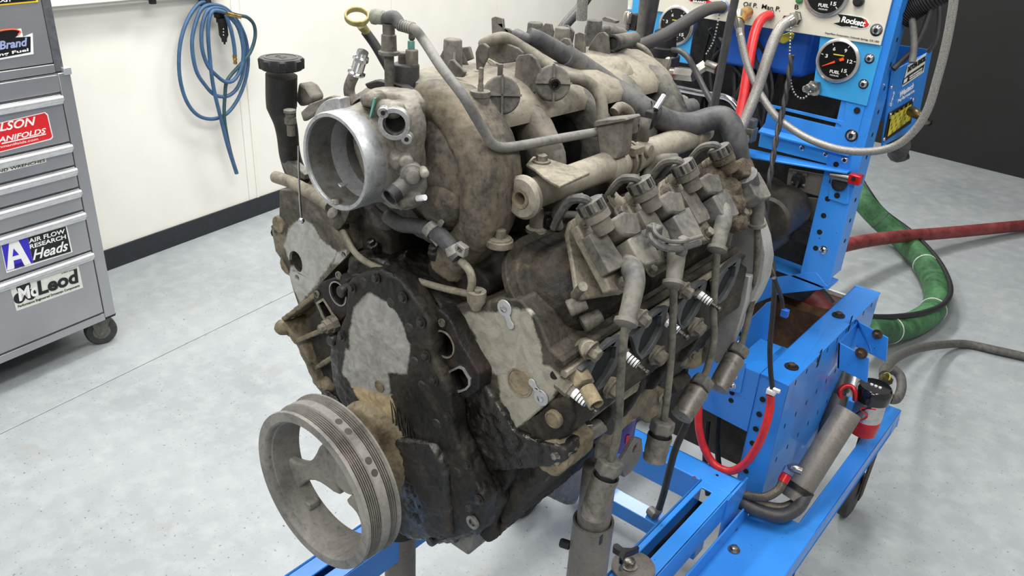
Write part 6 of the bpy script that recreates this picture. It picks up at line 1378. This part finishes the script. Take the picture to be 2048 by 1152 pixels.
# clamp plate with bolt and butterfly knob on the right arm
dc = AZ(1266, 1138, .402)
cl = thing('arm_clamp', 'round tan clamp plate with a hex bolt on the slotted blue arm', 'clamp', dc)
B().lathe(dc, ZA, [(0, .036), (.006, .036), (.007, .034)], 40).obj('clamp_disc', 'steelplate', cl)
B().lathe(dc+V((-.006, -.004, .007)), ZA, [(0, .0145), (.0025, .0145), (.003, .010)], 24).obj('washer', 'bolt', cl); B().hexbolt(dc+V((-.006, -.004, .010)), ZA, .0095, .009, False).obj('clamp_bolt', 'bolt', cl)
kn = AZ(1246, 1110, .44)
b = B(); b.prism([kn+XA*x+YA*y_ for x, y_ in ((-.020, .0), (-.016, .006), (-.004, .004), (.006, .012), (.012, .024), (.017, .022), (.012, .006), (.008, -.004), (.012, -.020), (.005, -.022), (-.002, -.008), (-.016, -.008))], ZA*.012); b.obj('butterfly_knob', 'purpleblack', cl, bevel=.002)
B().lathe(kn-ZA*.03, ZA, [(0, .004), (.03, .004)], 10).obj('knob_stem', 'chrome', cl)
# ================================================================ HOSES AND CABLES OF THE STAND
def hz(name, label, cat, pts, r, mat, n=12, grp=None, k=6):
    return top(B().tube(pts, r, n, k).obj(name, mat), label, cat, grp)
def ys(pts, y0, y1=None):
    y1 = y0 if y1 is None else y1; m = len(pts)-1
    return [AY(a, c, y0+(y1-y0)*i/m) for i, (a, c) in enumerate(pts)]
def ferr(P, Q, r, L, mat, par, n=14, name='hose_end'):
    P = V(P); d_ = (V(Q)-P).normalized(); return B().lathe(P-d_*.002, d_, [(0, r), (L*.5, r), (L*.55, r*.85), (L, r*.85)], n).obj(name, mat, par)
YW = YF-.05
t = thing('braided_hose', 'long steel braided hose looping from the panel past the yellow keypad', 'hose', AY(1700, 302, .80))
P = ys([(1478, 46), (1480, 64), (1488, 105), (1500, 145), (1522, 190), (1552, 232), (1590, 262), (1632, 284), (1685, 300), (1740, 303), (1790, 292), (1828, 262), (1855, 220), (1874, 160), (1892, 90), (1905, 20), (1912, -40)], .86, .80)
B().tube(P, .0066, 12).obj('hose', 'braid', t); B().lathe(AY(1479, 52, .86), P[1]-P[0], [(-.028, .0085), (.004, .0085), (.006, .0075), (.018, .0075)], 12).obj('hose_end', 'steelf', t)
B().tube([AY(1496, 24, .905), AY(1485, 30, .88), AY(1478, 44, .86)], .0105, 12).obj('brass_elbow', 'brass', t)
t = thing('red_hose', 'bright red hose hanging from the second panel fitting', 'hose', AY(1472, 300, .78))
P = ys([(1540, 30), (1524, 38), (1512, 58), (1504, 90), (1496, 140), (1487, 195), (1478, 240), (1474, 280), (1474, 308)], .93, .78); B().tube(P, .0092, 14).obj('hose', 'red', t)
t = thing('twin_braided_hose', 'grey braided hose hanging from the fitting under letter B', 'hose', AY(1480, 260, .82))
P = ys([(1583, 40), (1564, 52), (1548, 80), (1534, 120), (1516, 175), (1500, 215), (1484, 250), (1474, 266)], .90, .80); B().tube(P, .0098, 14).obj('hose', 'braid', t); ferr(P[0], P[1], .0105, .02, 'steelf', t)
hz('braided_hose', 'thinner grey braided hose crossing behind the red hose', 'hose', ys([(1492, 150), (1490, 200), (1500, 190), (1530, 205), (1540, 215)], .90, .88), .004, 'braid')
t = thing('black_hose', 'black ribbed hose from the top panel down to the rear of the manifold', 'hose', AY(1270, 98, .6))
P = ys([(1446, 14), (1425, 16), (1400, 26), (1365, 48), (1330, 70), (1300, 84), (1262, 100)], .88, .52); B().tube(P, .0105, 14).obj('hose', 'fbraid', t); ferr(P[0], P[1], .0115, .02, 'purplerim', t)
hz('steel_rod', 'slim grey tube rising in front of the left gauge plate', 'tube', ys([(1289, -20), (1282, 50), (1275, 112)], .80), .0075, 'greyhose')
hz('black_strut', 'wide dark strut beside the slim grey tube at the top', 'strut', ys([(1310, -20), (1298, 40), (1284, 112)], .84), .0125, 'greydark')
hz('control_rod', 'straight grey rod crossing in front of the gauge panel', 'rod', ys([(1474, -20), (1453, 80), (1438, 160), (1427, 220)], .74), .0068, 'greydark')
hz('braided_hose', 'pale braided hose rising behind the manifold towers', 'hose', [AX(1166, -20, -.12), AX(1164, 15, -.12), AX(1163, 40, -.12)], .0085, 'braid')
hz('black_hose', 'black hose slanting up behind the pale braided hose', 'hose', [AX(1180, -14, -.16), AX(1158, 18, -.16), AX(1130, 50, -.16), AX(1118, 70, -.16)], .0085, 'fbraid')
hz('sensor_hose', 'thin grey hose running from the black regulator cap', 'hose', ys([(1345, 100), (1362, 103), (1378, 118), (1395, 150), (1410, 180), (1428, 212)], .78, .74), .0052, 'greydark')
hz('clear_tube', 'pale tube with a steel fitting at the top left of the stand', 'tube', ys([(1262, -20), (1260, 18)], .82), .0045, 'insu')
t = thing('tube_fitting', 'steel quick coupler under the pale tube at the top', 'fitting', AY(1258, 50, .82))
B().lathe(AY(1258, 22, .82), -ZA, [(0, .006), (.004, .009), (.022, .009), (.024, .006), (.034, .0065), (.036, .004)], 12).obj('coupler', 'steelf', t); B().box(AY(1272, 44, .83), (.014, .02, .03)).obj('coupler_block', 'darkmetal', t, bevel=.002)
def chain(label, pts, y):
    t = thing('ball_chain', label, 'chain', AY(*pts[-1], y)); Q = crom(ys(pts, y), 30); acc = 0; last = Q[0]; me = None
    for p in Q:
        if (p-last).length >= .0052 or me is None:
            if me is None: o = B().ball(V(t.location)/S, .0021, 5).obj('bead', 'steelf', t); me = o.data
            else: o = bpy.data.objects.new('bead', me); COL.objects.link(o); o.parent = t
            o.location = p*S-V(t['_o']); last = p
    return t
chain('beaded chain hanging under the left panel fitting', [(1438, 30), (1434, 55), (1426, 85), (1410, 112)], .87)
chain('beaded chain looping from under letter B to the lower bulkhead fitting', [(1582, 56), (1580, 90), (1579, 130), (1582, 165), (1590, 188), (1604, 197), (1616, 190), (1622, 182)], .87)
t = thing('twisted_cable', 'black twisted cable running down into the red sleeve loop', 'cable', AY(1541, 780, .70))
P = [AY(1583, 110, .86), AY(1577, 160, .85), AY(1568, 210, .84), AY(1556, 260, .82), AY(1547, 310, .80), AY(1538, 370, .78), AY(1532, 430, .77), AY(1540, 500, .75), AY(1549, 560, .73), AY(1546, 620, .72), AY(1540, 690, .71), AY(1541, 740, .71), AY(1545, 778, .71)]
for ph in (0, math.pi):
    Q = crom(P, 10); out = []
    for i, p in enumerate(Q): a = i*.55+ph; out.append(p+V((math.cos(a)*.0024, 0, 0))+V((0, math.sin(a)*.0024, 0)) if i < 80 else p+V((math.cos(ph)*.0016, 0, 0)))
    B().tube(out, .0032, 8, smooth=False).obj('strand', 'blackrub', t)
hz('sensor_lead', 'black lead branching off to a small blue plug above the brown tank', 'cable', [AY(1548, 556, .66), AY(1558, 582, .68), AY(1564, 600, .70), AY(1566, 622, .70)], .0035, 'blackrub')
top(B().box(AY(1570, 626, .70), (.012, .010, .014)).obj('lead_plug', 'deepblue', bevel=.001), 'small blue plug hanging above the brown tank', 'plug')
t = thing('red_loop', 'red sleeved cable hanging in a loop below the front plate', 'cable', AY(1460, 946, .70))
B().tube([AY(1541, 790, .71), AY(1540, 815, .71), AY(1532, 850, .70), AY(1516, 890, .70), AY(1492, 925, .70), AY(1462, 942, .70), AY(1430, 930, .70), AY(1408, 895, .70), AY(1398, 855, .70), AY(1397, 805, .71)], .0078, 14).obj('sleeve', 'red', t)
B().box(AY(1543, 783, .71), (.016, .012, .010)).obj('zip_tie', 'insu', t, bevel=.001); B().box(AY(1553, 781, .61), (.012, .006, .006)).obj('zip_tie', 'insu', t, bevel=.001)
t = thing('drain_hose', 'black printed hose hanging behind the second spark plug wire', 'hose', AY(1317, 1020, .70))
P = [AX(1385, 800, .17), AX(1376, 840, .165), AX(1352, 895, .16), AX(1338, 945, .155), AX(1328, 985, .15), AX(1318, 1018, .145)]
B().tube(P, .0062, 12).obj('hose', 'blackrub', t); ferr(P[-1], P[-1]+(P[-1]-P[-2]), .007, .012, 'greyfit', t)
# hoses at the corner platform
t = thing('steel_line', 'braided steel line with red and blue fittings at the foot of the blue box', 'hose', AZ(1500, 1000, .33))
P = [AZ(1476, 982, .36), AZ(1500, 992, .36), AZ(1530, 994, .37), AZ(1556, 980, .385), AZ(1566, 962, .40)]
B().tube(P, .0088, 14).obj('hose', 'brownsteel', t); d_ = (P[-1]-P[-2]).normalized()
e1_ = P[-1]; B().lathe(e1_-d_*.002, d_, [(0, .0105), (.016, .0105), (.017, .009)], 12).obj('red_sleeve', 'redpaint', t); B().lathe(e1_+d_*.016, d_, [(0, .0112), (.012, .0112), (.013, .009)], 6).obj('blue_nut', 'purplerim', t)
B().tube([e1_+d_*.028, AZ(1588, 936, .43), AZ(1604, 942, .43)], .0085, 12).obj('steel_elbow', 'steelf', t)
t = thing('suction_hose', 'thick dark hose sweeping across the blue corner platform', 'hose', AZ(1540, 1040, .32))
P = [AZ(1474, 1000, .34), AZ(1500, 1014, .34), AZ(1530, 1026, .335), AZ(1562, 1032, .335), AZ(1592, 1018, .34), AZ(1608, 996, .35), AZ(1614, 978, .36)]
B().tube(P, .0135, 16).obj('hose', 'greydark', t); ferr(P[-1], P[-1]+(P[-1]-P[-2]), .014, .03, 'brassdark', t, 12)
t = thing('dark_hose', 'second dark hose below the steel line', 'hose', AZ(1520, 1010, .32)); B().tube([AZ(1470, 990, .33), AZ(1505, 1004, .33), AZ(1560, 1016, .33), AZ(1600, 1002, .335)], .010, 12).obj('hose', 'brownsteel', t)
# grey canister and fuel pump on the rail
c0, c1 = AZ(1585, 1000, .335), AZ(1698, 822, .50)
t = thing('grey_canister', 'long grey capped canister leaning against the blue side frame', 'canister', c0)
ax = (c1-c0); B().lathe(c0, ax, [(0, .026), (ax.length-.003, .026), (ax.length, .0245), (ax.length+.0005, .02)], 36).obj('canister_body', 'steelplate', t); ax.normalize()
B().ring(c0+ax*.02, ax, .0285, .026, .012, 32).obj('canister_band', 'darkmetal', t)
c0, c1 = AZ(1648, 905, .32), AZ(1697, 700, .50)
t = thing('black_cylinder', 'dark damper cylinder behind the grey canister', 'cylinder', c0); ax = c1-c0
B().lathe(c0, ax, [(0, .022), (ax.length*.55, .022), (ax.length*.56, .017), (ax.length, .017)], 24).obj('cylinder_body', 'greydark', t)
B().lathe(c0+ax*.55+V((.02, .02, 0)), ax, [(0, .016), (ax.length*.4, .016)], 20).obj('cylinder_tube', 'chromeg', t)
pb_ = AZ(1724, 862, .33); pz = (AP(1740, 745, pb_, (CAM-pb_).normalized())).z
t = thing('fuel_pump', 'chrome fuel pump with black cap and red base on the blue rail', 'pump', pb_)
hh_ = pz-pb_.z
B().lathe(pb_, ZA, [(0, .030), (hh_*.18, .031), (hh_*.22, .033), (hh_*.34, .033)], 28).obj('pump_base', 'redpaint', t, label='red pump base')
B().lathe(pb_+ZA*hh_*.34, ZA, [(0, .0325), (hh_*.46, .0325)], 32).obj('pump_body', 'chromeg', t)
B().lathe(pb_+ZA*hh_*.78, ZA, [(0, .037), (.018, .0385), (.030, .037), (.034, .033), (.035, .02)], 36).obj('pump_cap', 'glossblack', t)
for i in range(3): B().lathe(pb_+ZA*(hh_*.78+.0345)+V((-.008+.009*i, -.004, 0)), ZA, [(0, .0035), (.003, .0035)], 12).obj('cap_mark', 'white', t)
B().tube([pb_+ZA*hh_*.38+V((-.005, -.034, 0)), pb_+ZA*hh_*.55+V((.008, -.036, 0)), pb_+ZA*hh_*.66+V((-.01, -.036, 0)), pb_+ZA*hh_*.76+V((.02, -.034, 0))], .0016, 6).obj('red_wire', 'red', t)
B().tube([pb_+ZA*hh_*.30+V((-.02, -.028, 0)), pb_+ZA*hh_*.5+V((-.016, -.034, 0)), pb_+ZA*hh_*.7+V((-.0, -.037, 0)), pb_+ZA*hh_*.77+V((.01, -.037, 0))], .0016, 6).obj('black_wire', 'black', t)
B().tube([AZ(1682, 800, .42), AZ(1680, 782, .44), AZ(1690, 772, .45), AZ(1704, 774, .45), AZ(1710, 786, .44), AZ(1710, 800, .42)], .0055, 10).obj('red_pipe', 'redpaint', t)
B().lathe(AZ(1682, 806, .40), ZA, [(-.01, .012), (.014, .012)], 6).obj('dark_nut', 'darkred', t)
t = thing('return_hose', 'grey rubber hose leading from the fuel pump out across the floor', 'hose', AZ(1900, 690, .01))
B().tube([AZ(1770, 752, .36), AZ(1772, 736, .34), AZ(1790, 716, .26), AZ(1830, 698, .14), AZ(1880, 690, .05), AZ(1930, 688, .017), AZ(1990, 700, .017), AZ(2060, 716, .017), AZ(2150, 740, .017)], .0145, 14).obj('hose', 'greyhose', t)
B().tube([AZ(1785, 738, .38), AZ(1800, 752, .37), AZ(1803, 775, .36), AZ(1794, 797, .355), AZ(1778, 798, .36)], .0115, 12).obj('hose_loop', 'greyhose', t)
for q in ((1770, 758), (1772, 790)): B().lathe(AZ(q[0], q[1], .37), V((-.6, -.6, .4)), [(-.016, .011), (.010, .011), (.011, .008)], 6).obj('hose_nut', 'brassdark', t); B().ring(AZ(q[0]+4, q[1]-3, .372), V((-.6, -.6, .4)), .0125, .011, .004, 18).obj('gold_ring', 'yellow', t)
# big hoses on the floor
t = thing('green_hose', 'thick green hose curving over the floor behind the blue stand', 'hose', AZ(1870, 600, .0))
GP_ = [AZ(1690, 350, .26), AZ(1722, 398, .20), AZ(1760, 440, .12), AZ(1806, 480, .06), AZ(1850, 530, .05), AZ(1872, 580, .05), AZ(1866, 620, .05), AZ(1830, 646, .055), AZ(1780, 660, .08), AZ(1730, 664, .14)]
B().tube(GP_, .047, 24, 8).obj('hose', 'green', t)
off = [V((.0, .0, .0))]*10
Q = []
for i, p in enumerate(GP_):
    tg = (GP_[min(i+1, 9)]-GP_[max(i-1, 0)]).normalized(); sd = tg.cross(ZA).normalized(); k = i/9; a = math.radians(35 if k < .55 else 35+(k-.55)*160); Q.append(p+(-sd*math.cos(a)+ZA*math.sin(a))*.053)
B().tube(Q, .0105, 10, 8).obj('strapped_cable', 'blackrub', t)
for i in (2, 4, 6, 8):
    tg = (GP_[i+1]-GP_[i-1]).normalized(); B().ring(GP_[i]-tg*.002, tg, .0490, .047, .004, 32).obj('cable_tie', 'greyhose' if i < 3 else 'insu', t)
t = thing('faded_red_hose', 'faded red hose lying across the green hose and out to the right', 'hose', AZ(1900, 465, .0))
B().tube([AZ(1555, 560, .30), AZ(1590, 528, .26), AZ(1640, 504, .20), AZ(1720, 484, .16), AZ(1800, 473, .118), AZ(1900, 465, .07), AZ(2060, 450, .035), AZ(2180, 440, .03)], .028, 18, 8).obj('hose', 'redhose', t)
t = thing('faded_red_hose', 'faded red hose curving down behind the brown tank', 'hose', AZ(1640, 640, .3))
B().tube([AY(1560, 560, 1.18), AY(1600, 580, 1.18), AY(1636, 612, 1.18), AY(1656, 650, 1.17), AY(1668, 690, 1.16)], .026, 18).obj('hose', 'redhose', t)
t = thing('dark_floor_hose', 'dark hose beside the curved red hose behind the brown tank', 'hose', AZ(1650, 620, .3))
B().tube([AY(1600, 560, 1.22), AY(1630, 580, 1.22), AY(1654, 606, 1.21), AY(1668, 640, 1.20), AY(1680, 670, 1.2)], .016, 14).obj('hose', 'blackrub', t)
t = thing('corrugated_hose', 'black corrugated hose at the top right of the stand', 'hose', AY(1815, 25, .98))
P = crom([AY(1800, 36, 1.0), AY(1822, 18, 1.0), AY(1850, 0, 1.0), AY(1890, -22, 1.0)], 14)
rr_ = [.020+.0025*(i % 2) for i in range(len(P))]; B().rings([[P[i]+(u*math.cos(a)+v_*math.sin(a))*rr_[i] for a in [2*math.pi*j/16 for j in range(16)]] for i in range(len(P)) for (u, v_, _) in [frame_of(P[min(i+1, len(P)-1)]-P[max(i-1, 0)])]]).obj('hose', 'blackrub', t)
hz('steel_cable', 'thin grey cable dropping into the blue side tray', 'cable', ys([(1812, -20), (1824, 40), (1828, 90), (1824, 125)], 1.0, .97), .006, 'greyhose')
hz('black_cable', 'black cable running diagonally into the blue side tray', 'cable', ys([(1870, -10), (1852, 50), (1830, 95), (1800, 125), (1786, 138)], 1.0, .97), .0055, 'blackrub')
hz('black_cable', 'black cable hanging against the dark wall right of the tray', 'cable', ys([(1874, -20), (1878, 30), (1872, 80), (1855, 105)], 1.05), .004, 'greydark')
# ================================================================ caked-on roughness as real relief
def clouds(name, sz, depth=3):
    t = bpy.data.textures.new(name, 'CLOUDS'); t.noise_scale = sz; t.noise_depth = depth; return t
T_big, T_fine, T_soft = clouds('dirt_big', .022), clouds('dirt_fine', .007), clouds('cast_soft', .035, 1)
def rough(o, voxel, s1, s2, big=T_big):
    m = o.modifiers.new('remesh', 'REMESH'); m.mode = 'VOXEL'; m.voxel_size = voxel; m.use_smooth_shade = True
    if s1: m = o.modifiers.new('dirt', 'DISPLACE'); m.texture = big; m.strength = s1; m.mid_level = .5
    if s2: m = o.modifiers.new('crust', 'DISPLACE'); m.texture = T_fine; m.strength = s2; m.mid_level = .5
RO_ = {'engine_block': (.005, .008, .003), 'front_flange': (.003, .008, .004), 'timing_cover': (.0028, .0045, .0025), 'cover_flange': (.003, .006, .003), 'pump_bulge': (.003, .009, .004),
       'deck_web': (.003, .006, .003), 'block_side': (.004, .010, .004), 'valley_front': (.003, .010, .004), 'cast_pad': (.003, .006, .004), 'valve_cover': (.0032, .002, .0016),
       'manifold_flange': (.0035, .006, .003), 'side_web': (.003, .004, .002), 'cast_rib': (.0022, .003, .0016), 'cast_boss': (.0025, .003, .002), 'crank_snout_housing': (.0028, .004, .0025),
       'plenum_dome': (.003, .006, .001), 'dome_bulge': (.003, .005, .001), 'plenum_face': (.003, .005, .001), 'throttle_housing': (.002, .004, .0008), 'cast_swell': (.002, .002, .0006),
       'mount_bracket': (.0028, .006, .002), 'mount_lug': (.0025, .005, .002), 'starter_shield': (.003, .006, .002), 'exhaust_face': (.0035, .003, .002), 'coolant_port_flange': (.0016, .0016, .0014),
       'runner': (.003, .004, .0006), 'rear_bulge': (.003, .005, .0008), 'sump': (.004, .003, .0), 'caked_dirt': (.0022, .004, .004), 'grease_clump': (.002, .004, .002)}
for o in list(bpy.data.objects):
    k = o.name.split('.')[0]
    if o.type == 'MESH' and k in RO_: rough(o, *RO_[k])
